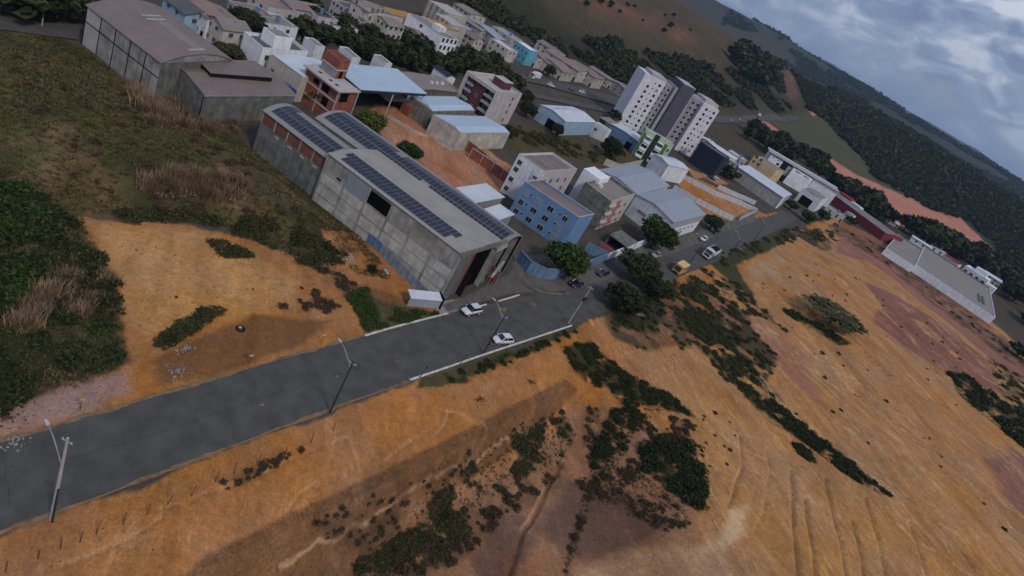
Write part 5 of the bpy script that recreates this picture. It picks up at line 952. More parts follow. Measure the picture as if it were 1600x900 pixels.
# ---------------------------------------------------------------- ground
PAL = dict(valley=(.075, .06, .042), orange=(.40, .169, .053), yellow=(.45, .225, .086), brownish=(.21, .098, .040), tan=(.30, .145, .075), purple=(.17, .09, .062), pale=(.60, .39, .22),
           padtan=(.48, .245, .092), tanhill=(.42, .204, .080), mauvehill=(.25, .105, .078), sand=(.44, .25, .13), redbrown=(.25, .11, .062), mauve=(.29, .125, .092), pinkish=(.37, .17, .10), grassdark=(.052, .052, .022), grass=(.088, .075, .032), pinkdirt=(.37, .225, .185),
           yard=(.42, .19, .11), concrete=(.30, .29, .27), dark=(.07, .055, .038), pavegrey=(.13, .12, .11), hill=(.082, .062, .037), hillgreen=(.034, .036, .019), hillred=(.17, .08, .05),
           hillolive=(.085, .082, .042), scar=(.47, .20, .135))
def build_ground():
    q = 1.0085; rs = [2.]
    while rs[-1] < 24: rs.append(rs[-1] * 1.12)
    while rs[-1] < 1500: rs.append(rs[-1] + (.28 if rs[-1] < 125 else .28 + (rs[-1] - 125) * .0098) if rs[-1] < 400 else rs[-1] * (1.0085))
    while rs[-1] < 15000: rs.append(rs[-1] * 1.02)
    rs = np.array(rs)
    th = np.concatenate([np.arange(-180, -62, 4.), np.arange(-62, 62, .17), np.arange(62, 180, 4.)]); th = np.radians(th)
    nr, na = len(rs), len(th); RR, TH = np.meshgrid(rs, th, indexing='ij'); X = RR * np.sin(TH); Y = RR * np.cos(TH)
    x = X.ravel(); y = Y.ravel(); Z = height(x, y)
    GR['r'] = rs; GR['a'] = np.degrees(th); GR['z'] = Z.reshape(nr, na)
    r = np.hypot(x, y)
    col = np.empty((len(x), 3)); base = np.array((.082, .070, .058)); col[:] = base
    far = sst(430, 620, r + 90 * fbm(x, y, 120, 3)); hg = np.array((.035, .043, .026)); hb = np.array((.072, .058, .036))
    mixn = sst(-.25, .35, fbm(x, y, 260, 8, 4))[:, None]
    col = col * (1 - far[:, None]) + (hg * (1 - mixn * .75) + hb * mixn * .75) * far[:, None]
    f2 = sst(1200, 2300, r)[:, None]; mm = sst(-.1, .5, fbm(x, y, 700, 12, 4))[:, None]
    col = col * (1 - f2) + ((np.array((.034, .045, .032)) * (1 - mm) + np.array((.065, .058, .04)) * mm)) * f2
    warp = np.where(r < 330, 1, 0.)
    wx = x + warp * (fbm(x, y, 7, 21) * 1.0 + fbm(x, y, 2.2, 22, 2) * .7); wy = y + warp * (fbm(x, y, 7, 23) * 1.0 + fbm(x, y, 2.2, 24, 2) * .7)
    wx = np.where(r > 330, x + fbm(x, y, 60, 25) * 18, wx); wy = np.where(r > 330, y + fbm(x, y, 60, 26) * 18, wy)
    for name, w_, P in SOIL:
        xs = [p[0] for p in P]; ys = [p[1] for p in P]; m = (wx > min(xs) - w_ * 2) & (wx < max(xs) + w_ * 2) & (wy > min(ys) - w_ * 2) & (wy < max(ys) + w_ * 2)
        if not m.any(): continue
        sx, sy = (x[m], y[m]) if name in ('concrete', 'pavegrey', 'dark', 'brownish') else (wx[m], wy[m])
        wq = min(w_, 6) * .3 if w_ < 9 else w_; k = sst(-wq, wq, -sdf(sx, sy, P))[:, None]; col[m] = col[m] * (1 - k) + np.array(PAL[name]) * k
    P = [P for n_, w_, P in SOIL if n_ == 'grass'][0]; m = r < 200; k = sst(-1, 1, -sdf(wx[m], wy[m], P)) * sst(.0, .02, col[m][:, 1] * 2.2 - col[m][:, 0])
    a_ = (k * sst(-.05, .35, fbm(x[m], y[m], 5, 97, 4)) * .75)[:, None]; b_ = (k * sst(.0, .35, fbm(x[m], y[m], 8, 98, 4)) * .8)[:, None]
    col[m] = (col[m] * (1 - a_) + np.array((.17, .105, .055)) * a_) * (1 - b_) + np.array((.035, .042, .016)) * b_
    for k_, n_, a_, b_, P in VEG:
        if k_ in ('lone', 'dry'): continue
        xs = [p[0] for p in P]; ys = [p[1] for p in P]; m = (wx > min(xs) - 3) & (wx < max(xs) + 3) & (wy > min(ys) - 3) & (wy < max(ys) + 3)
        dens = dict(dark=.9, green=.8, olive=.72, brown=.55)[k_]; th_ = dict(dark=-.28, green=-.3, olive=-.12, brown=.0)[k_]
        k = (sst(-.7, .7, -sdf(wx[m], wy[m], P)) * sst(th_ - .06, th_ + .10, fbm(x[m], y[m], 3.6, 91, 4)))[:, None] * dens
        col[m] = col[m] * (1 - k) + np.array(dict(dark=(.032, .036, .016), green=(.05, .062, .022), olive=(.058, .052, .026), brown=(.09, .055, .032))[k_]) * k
    # paler colour along the gully lips, darker colour in their floors
    for P, dep, w_ in RUTS:
        xs = [p[0] for p in P]; ys = [p[1] for p in P]; m = (x > min(xs) - 6) & (x < max(xs) + 6) & (y > min(ys) - 6) & (y < max(ys) + 6)
        if not m.any(): continue
        jx = x[m] + fbm(x[m], y[m], 5, 31, 2) * .45; jy = y[m] + fbm(x[m], y[m], 5, 37, 2) * .45
        d, _ = pline(jx, jy, P)
        k = (np.exp(-(d / (w_ * .5)) ** 2) * (.75 if w_ > .35 else .12))[:, None]; col[m] = col[m] * (1 - k) + np.array((.22, .10, .045)) * k
        sg = np.maximum(w_ * .38, .0024 * r[m]); k = (np.exp(-((d - (w_ * 1.35 if w_ > .31 else .1)) / sg) ** 2) * (.8 if w_ < .29 else .5) * sst(-.3, .2, fbm(x[m], y[m], 5, 95)))[:, None]; col[m] = col[m] * (1 - k) + np.array((.58, .34, .16)) * k
    V = np.stack([x, y, Z], 1)
    i = np.arange(nr - 1)[:, None] * na + np.arange(na)[None, :]; j = (np.arange(na) + 1) % na
    a = np.arange(nr - 1)[:, None] * na + np.arange(na)[None, :]; b = np.arange(nr - 1)[:, None] * na + j[None, :]
    F = np.stack([a, b, b + na, a + na], -1).reshape(-1, 4)
    me = npmesh('ground', V, F, None, True)
    at = me.color_attributes.new('soil', 'FLOAT_COLOR', 'POINT'); at.data.foreach_set('color', np.concatenate([col, (sst(1.35, 1.8, col[:, 0] / col[:, 1]) * sst(.12, .3, col[:, 0]) * sst(420, 330, r) * (1 - .65 * sst(0, 12, -sdf(x, y, BENCH_END))) * (1 - .6 * sst(0, 3, -sdf(x, y, WILD))))[:, None]], 1).astype(np.float32).ravel())
    m = bpy.data.materials.new('soil_and_grass'); m.use_nodes = True; t = m.node_tree; n = t.nodes; L = t.links; bs = n['Principled BSDF']; bs.inputs['Roughness'].default_value = .95; bs.inputs['Specular IOR Level'].default_value = .1
    A = n.new('ShaderNodeVertexColor'); A.layer_name = 'soil'; g = n.new('ShaderNodeNewGeometry')
    def noise(s, d=6, sc=(1, 1, 1), rot=0, dist=0):
        mp = n.new('ShaderNodeMapping'); mp.vector_type = 'TEXTURE'; mp.inputs['Scale'].default_value = tuple(1 / q for q in sc); mp.inputs['Rotation'].default_value = (0, 0, rot); L.new(g.outputs['Position'], mp.inputs[0])
        z = n.new('ShaderNodeTexNoise'); z.inputs['Scale'].default_value = s; z.inputs['Detail'].default_value = d; z.inputs['Distortion'].default_value = dist; z.inputs['Roughness'].default_value = .68; L.new(mp.outputs[0], z.inputs['Vector']); return z.outputs['Fac']
    def rmp(f, a_, b_, lo, hi):
        z = n.new('ShaderNodeMapRange'); L.new(f, z.inputs[0]); z.inputs[1].default_value = a_; z.inputs[2].default_value = b_; z.inputs[3].default_value = lo; z.inputs[4].default_value = hi; return z.outputs[0]
    def mul(a_, b_):
        z = n.new('ShaderNodeMath'); z.operation = 'MULTIPLY'; L.new(a_, z.inputs[0]); L.new(b_, z.inputs[1]); return z.outputs[0]
    f = mul(mul(rmp(noise(.09, 8), .3, .7, .84, 1.16), rmp(noise(.9, 8, dist=.6), .3, .7, .78, 1.2)), rmp(noise(3.5, 6), .32, .68, .74, 1.2))
    f = mul(f, rmp(noise(.22, 7, (1, .16, 1), math.radians(30), .6), .35, .66, .80, 1.15))
    def band(f_, c_, w_):
        z = n.new('ShaderNodeMath'); z.operation = 'SUBTRACT'; L.new(f_, z.inputs[0]); z.inputs[1].default_value = c_; y_ = n.new('ShaderNodeMath'); y_.operation = 'ABSOLUTE'; L.new(z.outputs[0], y_.inputs[0]); return rmp(y_.outputs[0], 0, w_, 1, 0)
    def mixc(f_, a_, b_):
        z = n.new('ShaderNodeMix'); z.data_type = 'RGBA'; L.new(f_, z.inputs[0]); L.new(a_, z.inputs[6]); z.inputs[7].default_value = lin(b_); return z.outputs[2]
    gate = rmp(noise(.08, 4), .42, .54, 0, 1)
    ln = mul(mul(band(noise(.30, 5, (1, .16, 1), math.radians(28), .6), .5, .022), gate), A.outputs['Alpha'])
    C0 = mixc(mul(ln, rmp(noise(2, 3), .3, .6, .35, .85)), A.outputs[0], (.62, .38, .17))
    lnd = mul(mul(band(noise(.42, 5, (1, .14, 1), math.radians(32), .6), .47, .02), rmp(noise(.07, 4), .44, .56, 0, 1)), A.outputs['Alpha'])
    C0 = mixc(mul(lnd, rmp(noise(2, 3), .3, .6, .3, .8)), C0, (.20, .09, .035))
    spk = mul(rmp(noise(3.2, 3), .66, .70, 0, .75), mul(rmp(noise(.25, 5), .48, .62, 0, 1), A.outputs['Alpha']))
    C0 = mixc(spk, C0, (.10, .065, .03))
    hs = n.new('ShaderNodeHueSaturation'); L.new(C0, hs.inputs['Color']); L.new(f, hs.inputs['Value']); L.new(rmp(noise(.05, 5), .3, .7, .86, 1.1), hs.inputs['Saturation'])
    L.new(hs.outputs[0], bs.inputs['Base Color'])
    bp = n.new('ShaderNodeBump'); bp.inputs['Distance'].default_value = .25; bp.inputs['Strength'].default_value = .9; L.new(noise(1.3, 9, dist=.5), bp.inputs['Height']); L.new(bp.outputs[0], bs.inputs['Normal'])
    me.materials.append(m); o = inst('ground', me); tag(o, kind='structure')
build_ground()
# ---------------------------------------------------------------- streets
def resample(P, step):
    P = [np.array(p[:2], float) for p in P]; out_ = [P[0]]
    for a, b in zip(P, P[1:]):
        k = max(1, int(np.linalg.norm(b - a) / step))
        for i in range(1, k + 1): out_.append(a + (b - a) * i / k)
    return out_
def smooth(P, it=2):
    P = [np.array(p[:2], float) for p in P]
    for _ in range(it):
        q = [P[0]]
        for a, b in zip(P, P[1:]): q += [a * .75 + b * .25, a * .25 + b * .75]
        P = q + [P[-1]]
    return P
def sheet(name, L_, R_, z, mat, n=120, jit=0., drape=False, label=None):
    """road sheet between two edges"""
    def at(P, n):
        P = smooth(P); d = np.concatenate([[0], np.cumsum([np.linalg.norm(b - a) for a, b in zip(P, P[1:])])]); s = np.linspace(0, d[-1], n); P = np.array(P)
        return np.stack([np.interp(s, d, P[:, 0]), np.interp(s, d, P[:, 1])], 1)
    A = at(L_, n); B = at(R_, n); K_ = 6; vs = []
    for i in range(n):
        wd = (B[i] - A[i]) / (np.linalg.norm(B[i] - A[i]) + 1e-6)
        ja = jit * float(fbm(np.array([i * 1.1]), np.array([3.]), 4, 51)[0]); jb = jit * float(fbm(np.array([i * 1.1]), np.array([40.]), 4, 52)[0])
        for k in range(K_ + 1):
            t = k / K_; p = (A[i] + wd * ja) * (1 - t) + (B[i] + wd * jb) * t
            vs.append((p[0], p[1], z + (hz(p[0], p[1]) if drape else 0)))
    F = [(i * (K_ + 1) + k, i * (K_ + 1) + k + 1, (i + 1) * (K_ + 1) + k + 1, (i + 1) * (K_ + 1) + k) for i in range(n - 1) for k in range(K_)]
    mb = MB(); mb.add(vs, F); o = mb.build(name, mat); tag(o, kind='structure'); return o
road = sheet('street', STREET[0], STREET[1], .030, m_asphalt, 320, .35)
sheet('side_street', BRANCH[0], BRANCH[1], .034, m_asphalt, 40)
sheet('side_road', SIDE_ROAD[0], SIDE_ROAD[1], .25, m_asphalt, 60, 0, True)
sheet('highway', HIGHWAY[0], HIGHWAY[1], .5, m_asphalt, 160, 0, True)
sheet('service_road', FARROAD[0], FARROAD[1], .4, m_asphalt, 60, 0, True)
def strip(name, P, wd, z, h, mat, parent=None, drape=False, sm=True):
    P = smooth(P) if sm else resample(P, 3.); mb = MB()
    for i, (a, b) in enumerate(zip(P, P[1:])):
        d = (b - a) / (np.linalg.norm(b - a) + 1e-9); n = np.array([-d[1], d[0]]) * wd / 2
        za = z + (hz(*a) if drape else 0); zb = z + (hz(*b) if drape else 0)
        if h: mb.add([(*(a - n), za), (*(a + n), za), (*(b + n), zb), (*(b - n), zb), (*(a - n), za + h), (*(a + n), za + h), (*(b + n), zb + h), (*(b - n), zb + h)], [(4, 7, 6, 5), (0, 4, 5, 1), (3, 2, 6, 7), (0, 3, 7, 4), (1, 5, 6, 2)])
        else: mb.add([(*(a - n), za), (*(b - n), zb), (*(b + n), zb), (*(a + n), za)], [(0, 1, 2, 3)])
    return mb.build(name, mat, parent)
def onroad(t, s):
    """t along the street 0..1 between the surveyed edges, s across"""
    A = np.array(STREET[0]); B = np.array(STREET[1]); da = np.linspace(0, 1, len(A)); db = np.linspace(0, 1, len(B))
    a = np.array([np.interp(t, da, A[:, i]) for i in (0, 1)]); b = np.array([np.interp(t, db, B[:, i]) for i in (0, 1)]); return a * (1 - s) + b * s
# tarred seam, dark patches: wear on the street
sm_ = [(p[0] + random.uniform(-.12, .12), p[1] + random.uniform(-.12, .12)) for p in resample(SEAM, 1.0)]
for t0, s0, t1, s1 in [(.262, .12, .272, .95), (.43, .1, .437, .9), (.08, .1, .083, .8)]:
    a_, b_ = onroad(t0, s0), onroad(t1, s1); strip('cross_crack', [a_ + (b_ - a_) * q_ + np.array([random.uniform(-.15, .15), random.uniform(-.15, .15)]) for q_ in np.linspace(0, 1, 9)], .06, .0355, 0, m_asphaltd, road, sm=False)
sk_ = strip('tar_seam', sm_, .11, .036, 0, m_asphaltd, road, sm=False)
def blob(name, x, y, rx, ry, rot, z, mat, parent=None, n=22):
    pts = []
    for i in range(n):
        a = 2 * math.pi * i / n; q = 1 + .25 * math.sin(a * 3 + x) + random.uniform(-.12, .12)
        u, v = rx * q * math.cos(a), ry * q * math.sin(a); pts.append((x + u * math.cos(rot) - v * math.sin(rot), y + u * math.sin(rot) + v * math.cos(rot), z))
    return MB().poly(pts).build(name, mat, parent)
for i, (lab, P) in enumerate(KERBS):
    g = i in (0, 1, len(KERBS) - 1)
    o = strip('kerb', P, .34 if i > 1 else .16, -.05, .19 if i > 1 else .12, m_kerbg if g else m_kerb); tag(o, lab, 'kerb', None if g else 'white kerbs along the street')
for t, s, rx, ry in []:
    p = onroad(t, s); blob('asphalt_patch', p[0], p[1], rx, ry, math.radians(64), .0335, m_asphaltd, road)
m_dust = material('road_dust', (.22, .135, .075), rough=.95, var=.4, vscale=3)
for iz_, (t, s, rx, ry) in enumerate([(.52, .2, 1.2, .5), (.56, .22, .7, .4), (.62, .10, .9, .35), (.3, .6, .35, .2), (.36, .55, .25, .2), (.42, .62, .3, .15)] + [(random.uniform(.0, .46), random.choice((.008, .992)), random.uniform(.8, 3.2), random.uniform(.10, .34)) for _ in range(46)]):
    p = onroad(t, s); blob('dust_patch', p[0], p[1], rx, ry, math.radians(62), .0385 + iz_ * .0008, m_dust, road)
# ---------------------------------------------------------------- buildings
BD = {b[0]: b for b in BLD if b[0] != 'h_'}
class House:
    def __init__(s, key, name, label, cat='building', rec=None, group=None):
        k, ox, oy, an, s.w, s.d, s.z, s.base, s.sk = rec or BD[key]
        s.h = s.z - s.base; s.root = empty(name, ox, oy, s.base, an, label, cat, group)
    def mb(s): return MB(s.sk)
    def P(s, x, y): return (x - y * math.sin(s.sk), y * math.cos(s.sk))
    def part(s, name, mb, mat, label=None): o = mb.build(name, mat, s.root); return tag(o, label) if label else o
    def walls(s, mat, h=None, x0=0, y0=0, x1=None, y1=None, z0=-3, t=.25, name='wall', sides='NRFL', cap=None):
        """thick wall ring"""
        h = s.h if h is None else h; x1 = s.w if x1 is None else x1; y1 = s.d if y1 is None else y1; m = s.mb()
        if 'N' in sides: m.box(x0, y0, z0, x1, y0 + t, h)
        if 'F' in sides: m.box(x0, y1 - t, z0, x1, y1, h)
        if 'L' in sides: m.box(x0, y0 + t, z0, x0 + t, y1 - t, h)
        if 'R' in sides: m.box(x1 - t, y0 + t, z0, x1, y1 - t, h)
        return s.part(name, m, mat)
    def flat(s, mat, h, x0=.25, y0=.25, x1=None, y1=None, t=.15, name='roof'):
        x1 = s.w - .25 if x1 is None else x1; y1 = s.d - .25 if y1 is None else y1
        return s.part(name, s.mb().box(x0, y0, h - t, x1, y1, h), mat)
    def coping(s, mat, h, t=.34, th=.08, x0=-.04, y0=-.04, x1=None, y1=None):
        x1 = s.w + .04 if x1 is None else x1; y1 = s.d + .04 if y1 is None else y1; m = s.mb()
        m.box(x0, y0, h + .002, x1, y0 + t, h + th); m.box(x0, y1 - t, h + .002, x1, y1, h + th); m.box(x0, y0 + t, h + .002, x0 + t, y1 - t, h + th); m.box(x1 - t, y0 + t, h + .002, x1, y1 - t, h + th)
        return s.part('coping', m, mat)
    def gable(s, mat, h, rise, axis='y', over=.3, f=.5, wallmat=None, t=.12, x0=0, y0=0, x1=None, y1=None, name='roof'):
        """two slopes, ridge along axis at fraction f of the span"""
        x1 = s.w if x1 is None else x1; y1 = s.d if y1 is None else y1; o = over
        if axis == 'y':
            r = x0 + (x1 - x0) * f; sl0 = rise / (r - x0); sl1 = rise / (x1 - r)
            m = s.mb().slab([(x0 - o, y0 - o, h - o * sl0 + t), (r, y0 - o, h + rise + t), (r, y1 + o, h + rise + t), (x0 - o, y1 + o, h - o * sl0 + t)], t)
            m.slab([(r, y0 - o, h + rise + t), (x1 + o, y0 - o, h - o * sl1 + t), (x1 + o, y1 + o, h - o * sl1 + t), (r, y1 + o, h + rise + t)], t)
            if wallmat:
                for yy in (y0, y1 - .25): g = s.mb(); g.add([(x0, yy, h), (x1, yy, h), (r, yy, h + rise), (x0, yy + .25, h), (x1, yy + .25, h), (r, yy + .25, h + rise)], [(0, 1, 2), (5, 4, 3), (0, 2, 5, 3), (1, 4, 5, 2)]); s.part('gable', g, wallmat)
        else:
            r = y0 + (y1 - y0) * f; sl0 = rise / (r - y0); sl1 = rise / (y1 - r)
            m = s.mb().slab([(x0 - o, y0 - o, h - o * sl0 + t), (x1 + o, y0 - o, h - o * sl0 + t), (x1 + o, r, h + rise + t), (x0 - o, r, h + rise + t)], t)
            m.slab([(x0 - o, r, h + rise + t), (x1 + o, r, h + rise + t), (x1 + o, y1 + o, h - o * sl1 + t), (x0 - o, y1 + o, h - o * sl1 + t)], t)
            if wallmat:
                for xx in (x0, x1 - .25): g = s.mb(); g.add([(xx, y0, h), (xx, y1, h), (xx, r, h + rise), (xx + .25, y0, h), (xx + .25, y1, h), (xx + .25, r, h + rise)], [(2, 1, 0), (3, 4, 5), (3, 5, 2, 0), (2, 5, 4, 1)]); s.part('gable', g, wallmat)
        return s.part(name, m, mat)
    def vault(s, mat, h, rise, y0=None, y1=None, x0=0, x1=None, n=14, over=.25, wallmat=None, t=.1, openR=False):
        """barrel roof, axis along x"""
        x1 = s.w if x1 is None else x1; y0 = 0 if y0 is None else y0; y1 = s.d if y1 is None else y1
        f = lambda u: h + rise * (1 - (2 * u - 1) ** 2); ys = [y0 - over + (y1 - y0 + 2 * over) * i / n for i in range(n + 1)]; zs = [f(i / n) for i in range(n + 1)]
        m = s.mb(); vs = [(x, y, z + q) for q in (t, 0) for x in (x0 - over, x1 + over) for y, z in zip(ys, zs)]; k = n + 1
        F = [(i, i + k, i + k + 1, i + 1) for i in range(n)] + [(2 * k + i + 1, 3 * k + i + 1, 3 * k + i, 2 * k + i) for i in range(n)]
        F += [(i, i + 1, 2 * k + i + 1, 2 * k + i) for i in range(n)] + [(k + i + 1, k + i, 3 * k + i, 3 * k + i + 1) for i in range(n)] + [(0, 2 * k, 3 * k, k), (n, k + n, 3 * k + n, 2 * k + n)]
        m.add(vs, F); o = s.part('roof', m, mat)
        if wallmat:
            for xx in ((x0, x1 - .25) if not openR else (x0,)):
                g = s.mb(); top = [(xx, y0 + (y1 - y0) * i / n, f(i / n)) for i in range(n + 1)]
                vs = [(xx, y0, h)] + top[1:-1] + [(xx, y1, h)]; q = len(vs)
                g.add(vs + [(a + .25, b, c) for a, b, c in vs], [tuple(range(q)), tuple(range(2 * q - 1, q - 1, -1))]); s.part('gable', g, wallmat)
        s.vf = lambda y: f((y - y0) / (y1 - y0)) + t
        return o
    def place(s, face, u, v, x0=0, y0=0, x1=None, y1=None, out_=0.):
        x1 = s.w if x1 is None else x1; y1 = s.d if y1 is None else y1
        if face == 'N': p = s.P(u, y0 - out_); r = 0
        elif face == 'R': p = s.P(x1 + out_, u); r = math.pi / 2 + s.sk
        elif face == 'F': p = s.P(x1 - u, y1 + out_); r = math.pi
        else: p = s.P(x0 - out_, y1 - u); r = -math.pi / 2 + s.sk
        return (p[0], p[1], v), (0, 0, r)
    def window(s, face, u, v, w_, h_, glass=None, frame=None, small=False, **k):
        glass = glass or m_glass; frame = frame or m_frame; loc, rot = s.place(face, u, v, **k)
        key = ('win', round(w_, 2), round(h_, 2), glass.name, frame.name, small)
        if key not in MESH:
            g = MB().box(-w_ / 2, -.02, 0, w_ / 2, .05, h_).mesh('window_pane', glass)
            f = MB(); t = .06 if not small else .05; dz = .07
            f.box(-w_ / 2 - t, -dz, -t, -w_ / 2, .04, h_ + t); f.box(w_ / 2, -dz, -t, w_ / 2 + t, .04, h_ + t); f.box(-w_ / 2, -dz, h_, w_ / 2, .04, h_ + t); f.box(-w_ / 2, -dz - .04, -t, w_ / 2, .04, 0)
            if w_ > .8: f.box(-.025, -dz + .02, 0, .025, .03, h_)
            MESH[key] = (g, f.mesh('window_frame', frame))
        g, f = MESH[key]; o = inst('window', f, s.root, loc, rot); inst('pane', g, o); return o
    def holes(s, face, us, vs, w_, h_, mat=None, **k):
        """far windows: plain recessed-looking panes, one object each"""
        key = ('hole', round(w_, 2), round(h_, 2), (mat or m_glass).name)
        if key not in MESH:
            MESH[key] = MB().box(-w_ / 2, -.05, 0, w_ / 2, .05, h_).mesh('window', mat or m_glass)
        for v in vs:
            for u in us: loc, rot = s.place(face, u, v, **k); inst('window', MESH[key], s.root, loc, rot)
    def panel(s, name, face, u0, v0, u1, v1, mat, th=.06, label=None, **k):
        loc, rot = s.place(face, (u0 + u1) / 2, v0, **k); w_ = abs(u1 - u0)
        o = inst(name, MB().box(-w_ / 2, -th, 0, w_ / 2, .03, v1 - v0).mesh(name, mat), s.root, loc, rot); return tag(o, label) if label else o
MESH = {}
m_brickm = material('dull_brick', (.21, .085, .06), rough=.93, var=.3, vscale=2, blocks=(.45, .26, .02), stain=.6); m_endwall = PL_('dark_end_wall', (.13, .13, .125))
def solar(H, x0, y0, nx, ny, px, py, zf, skip=()):
    """rows of single solar panels following the roof height zf(y)"""
    key = ('solar', round(px, 2), round(py, 2))
    if key not in MESH:
        a, b = px * .47, py * .485
        MESH[key] = (MB().box(-a, -b, 0, a, b, .04).mesh('solar_panel', m_alu), MB().box(-a + .05, -b + .05, .02, a - .05, b - .05, .047).mesh('solar_cells', m_cell))
    A, B_ = MESH[key]
    for j in range(ny):
        yy = y0 + (j + .5) * (py + .12); sl = math.atan2(zf(yy + .5) - zf(yy - .5), 1.)
        for i in range(nx):
            if (i, j) in skip: continue
            xx = x0 + (i + .5) * px; p = H.P(xx, yy)
            o = inst('solar_panel', A, H.root, (p[0], p[1], zf(yy) + .09), (sl, 0, H.sk)); inst('solar_cells', B_, o)
# 1. long concrete hall of the solar complex, the street end
H = House('solar_front', 'solar_warehouse', 'concrete panel warehouse, beige roof with two solar panel rows, charcoal front on the street', 'warehouse')
H.walls(m_conc, H.h, sides='FL'); H.walls(m_conc, H.h, sides='N', y0=.12, name='backing_wall'); f_ = .42; rise = .55
H.gable(m_rbeige, H.h, rise, 'x', over=.15, f=f_, wallmat=m_conc)
nb = 6; bw = H.w / nb
for i in range(nb + 1):
    xx = min(i * bw, H.w - .35) if i else 0; H.part('pillar', H.mb().box(xx, -.06, -.5, xx + .35, .1, H.h - .02), m_conc)
levels = [(-.5, 1.9), (1.9, 4.3), (4.3, 6.6), (6.6, H.h - .25)]
for i in range(nb):
    for j, (a, b) in enumerate(levels):
        x0, x1 = i * bw + .38, (i + 1) * bw - .03
        if j == 3 and i == 2: H.part('opening', H.mb().box(x0, .05, a + .3, x1, .1, b - .4), m_void, 'long dark ventilation opening'); H.part('lintel', H.mb().box(x0, -.02, b - .38, x1, .11, b), m_concd); continue
        if j == 3 and i == 1: H.part('wall_panel', H.mb().box(x0, -.02, a + .05, x1, .11, b), m_rgb, 'blue grey sheet metal panel'); continue
        H.part('wall_panel', H.mb().box(x0, .0 + random.uniform(0, .04), a + .06, x1, .11, b - .03), m_block if j < 3 else m_conc)
    for (a, b) in levels[1:]: H.part('tie_beam', H.mb().box(i * bw + .38, -.045, a - .1, (i + 1) * bw - .03, .09, a + .055), m_conc)
H.part('small_opening', H.mb().box(3.6, -.03, 7.0, 4.7, .0, 7.35), m_void)
H.part('fascia', H.mb().box(H.w + .0, -.2, H.h - .35, H.w + .3, H.d + .2, H.h + .62), m_concd)
H.part('front_wall', H.mb().box(H.w - .3, .0, -1, H.w - .02, H.d * .36, H.h - .36), m_endwall, 'grey end wall strip')
H.part('downpipe', H.mb().box(H.w - .02, H.d * .30, 2, H.w + .08, H.d * .34, H.h - .6), material('rusty_steel', (.19, .07, .04), rough=.9))
H.part('front_interior', H.mb().box(H.w - .9, H.d * .36, -1, H.w - .6, H.d, H.h - .36), m_void)
H.part('side_return', H.mb().box(H.w - .9, H.d * .345, -1, H.w + 1.2, H.d * .36, 5.), m_black)  # black paints the gloom of the open front onto this return
solar(H, 1.2, .7, 27, 2, 1.04, 2.05, lambda y: H.h + .12 + rise * (y / (H.d * f_) if y < H.d * f_ else (H.d - y) / (H.d * (1 - f_))), skip={(26, 0), (0, 0)})
H1 = H
# 2. rear vault
H = House('solar_back', 'vaulted_solar_warehouse', 'long barrel roofed warehouse with three rows of solar panels and an open dark front', 'warehouse')
H.walls(m_conc, H.h - .2, sides='NFL'); H.vault(m_rgrey, H.h - .2, 1.5, wallmat=m_conc, openR=True)
H.part('interior', H.mb().box(H.w - 3, .3, -1, H.w - 2.8, H.d - .3, H.h), m_void)
H.part('front_beam', H.mb().box(H.w - .3, 0, H.h - 1.1, H.w, H.d * .45, H.h - .3), m_concl)
for u in (.2, H.d * .45, H.d - .4): H.part('front_pillar', H.mb().box(H.w - .35, u, -1, H.w - .02, u + .35, H.h - .3), m_black)  # pillars coloured black to carry the dark of the unlit interior
solar(H, .8, .9, 44, 3, 1.055, 2.05, H.vf, skip={(i, 2) for i in range(15, 17)} | {(i, 0) for i in range(24, 26)})
H2 = H
p = H.P(H.w + 1.0, 3.2); q = Matrix.Rotation(BD['solar_back'][3], 3, 'Z') @ Vector((p[0], p[1], 0)); bx, by = BD['solar_back'][1] + q.x, BD['solar_back'][2] + q.y
an_ = BD['solar_back'][3]
o = empty('banner', bx, by, 2.6, an_, 'whitish printed banner hanging over the dark warehouse front', 'banner')
b_ = MB().slab([(-.2, -1.6, 0), (.35, -1.3, 0), (.35, 1.3, 3.3), (-.2, 1.1, 3.1)], .04).build('banner_sheet', material('dirty_banner', (.38, .38, .39), var=.45, vscale=2.5), o)
for yy in (-1.4, 1.2): MB().tube((.1, yy, -2.6), (.1, yy, 1.2 if yy < 0 else 3), .06).build('banner_post', m_steel, o)
p = H.P(H.w + .6, 4.6); q = Matrix.Rotation(an_, 3, 'Z') @ Vector((p[0], p[1], 0))
o = empty('red_gate', BD['solar_back'][1] + q.x, BD['solar_back'][2] + q.y, 0, an_, 'dark red metal gate leaf standing in the warehouse front', 'gate')
MB().box(-.9, -.06, .1, .9, .06, 3.2).build('gate_leaf', m_red, o); g = MB(); g.box(-1., -.09, 0, -.9, .09, 3.4); g.box(.9, -.09, 0, 1., .09, 3.4); g.box(-1, -.09, 3.2, 1, .09, 3.4); g.build('gate_frame', m_steel, o)
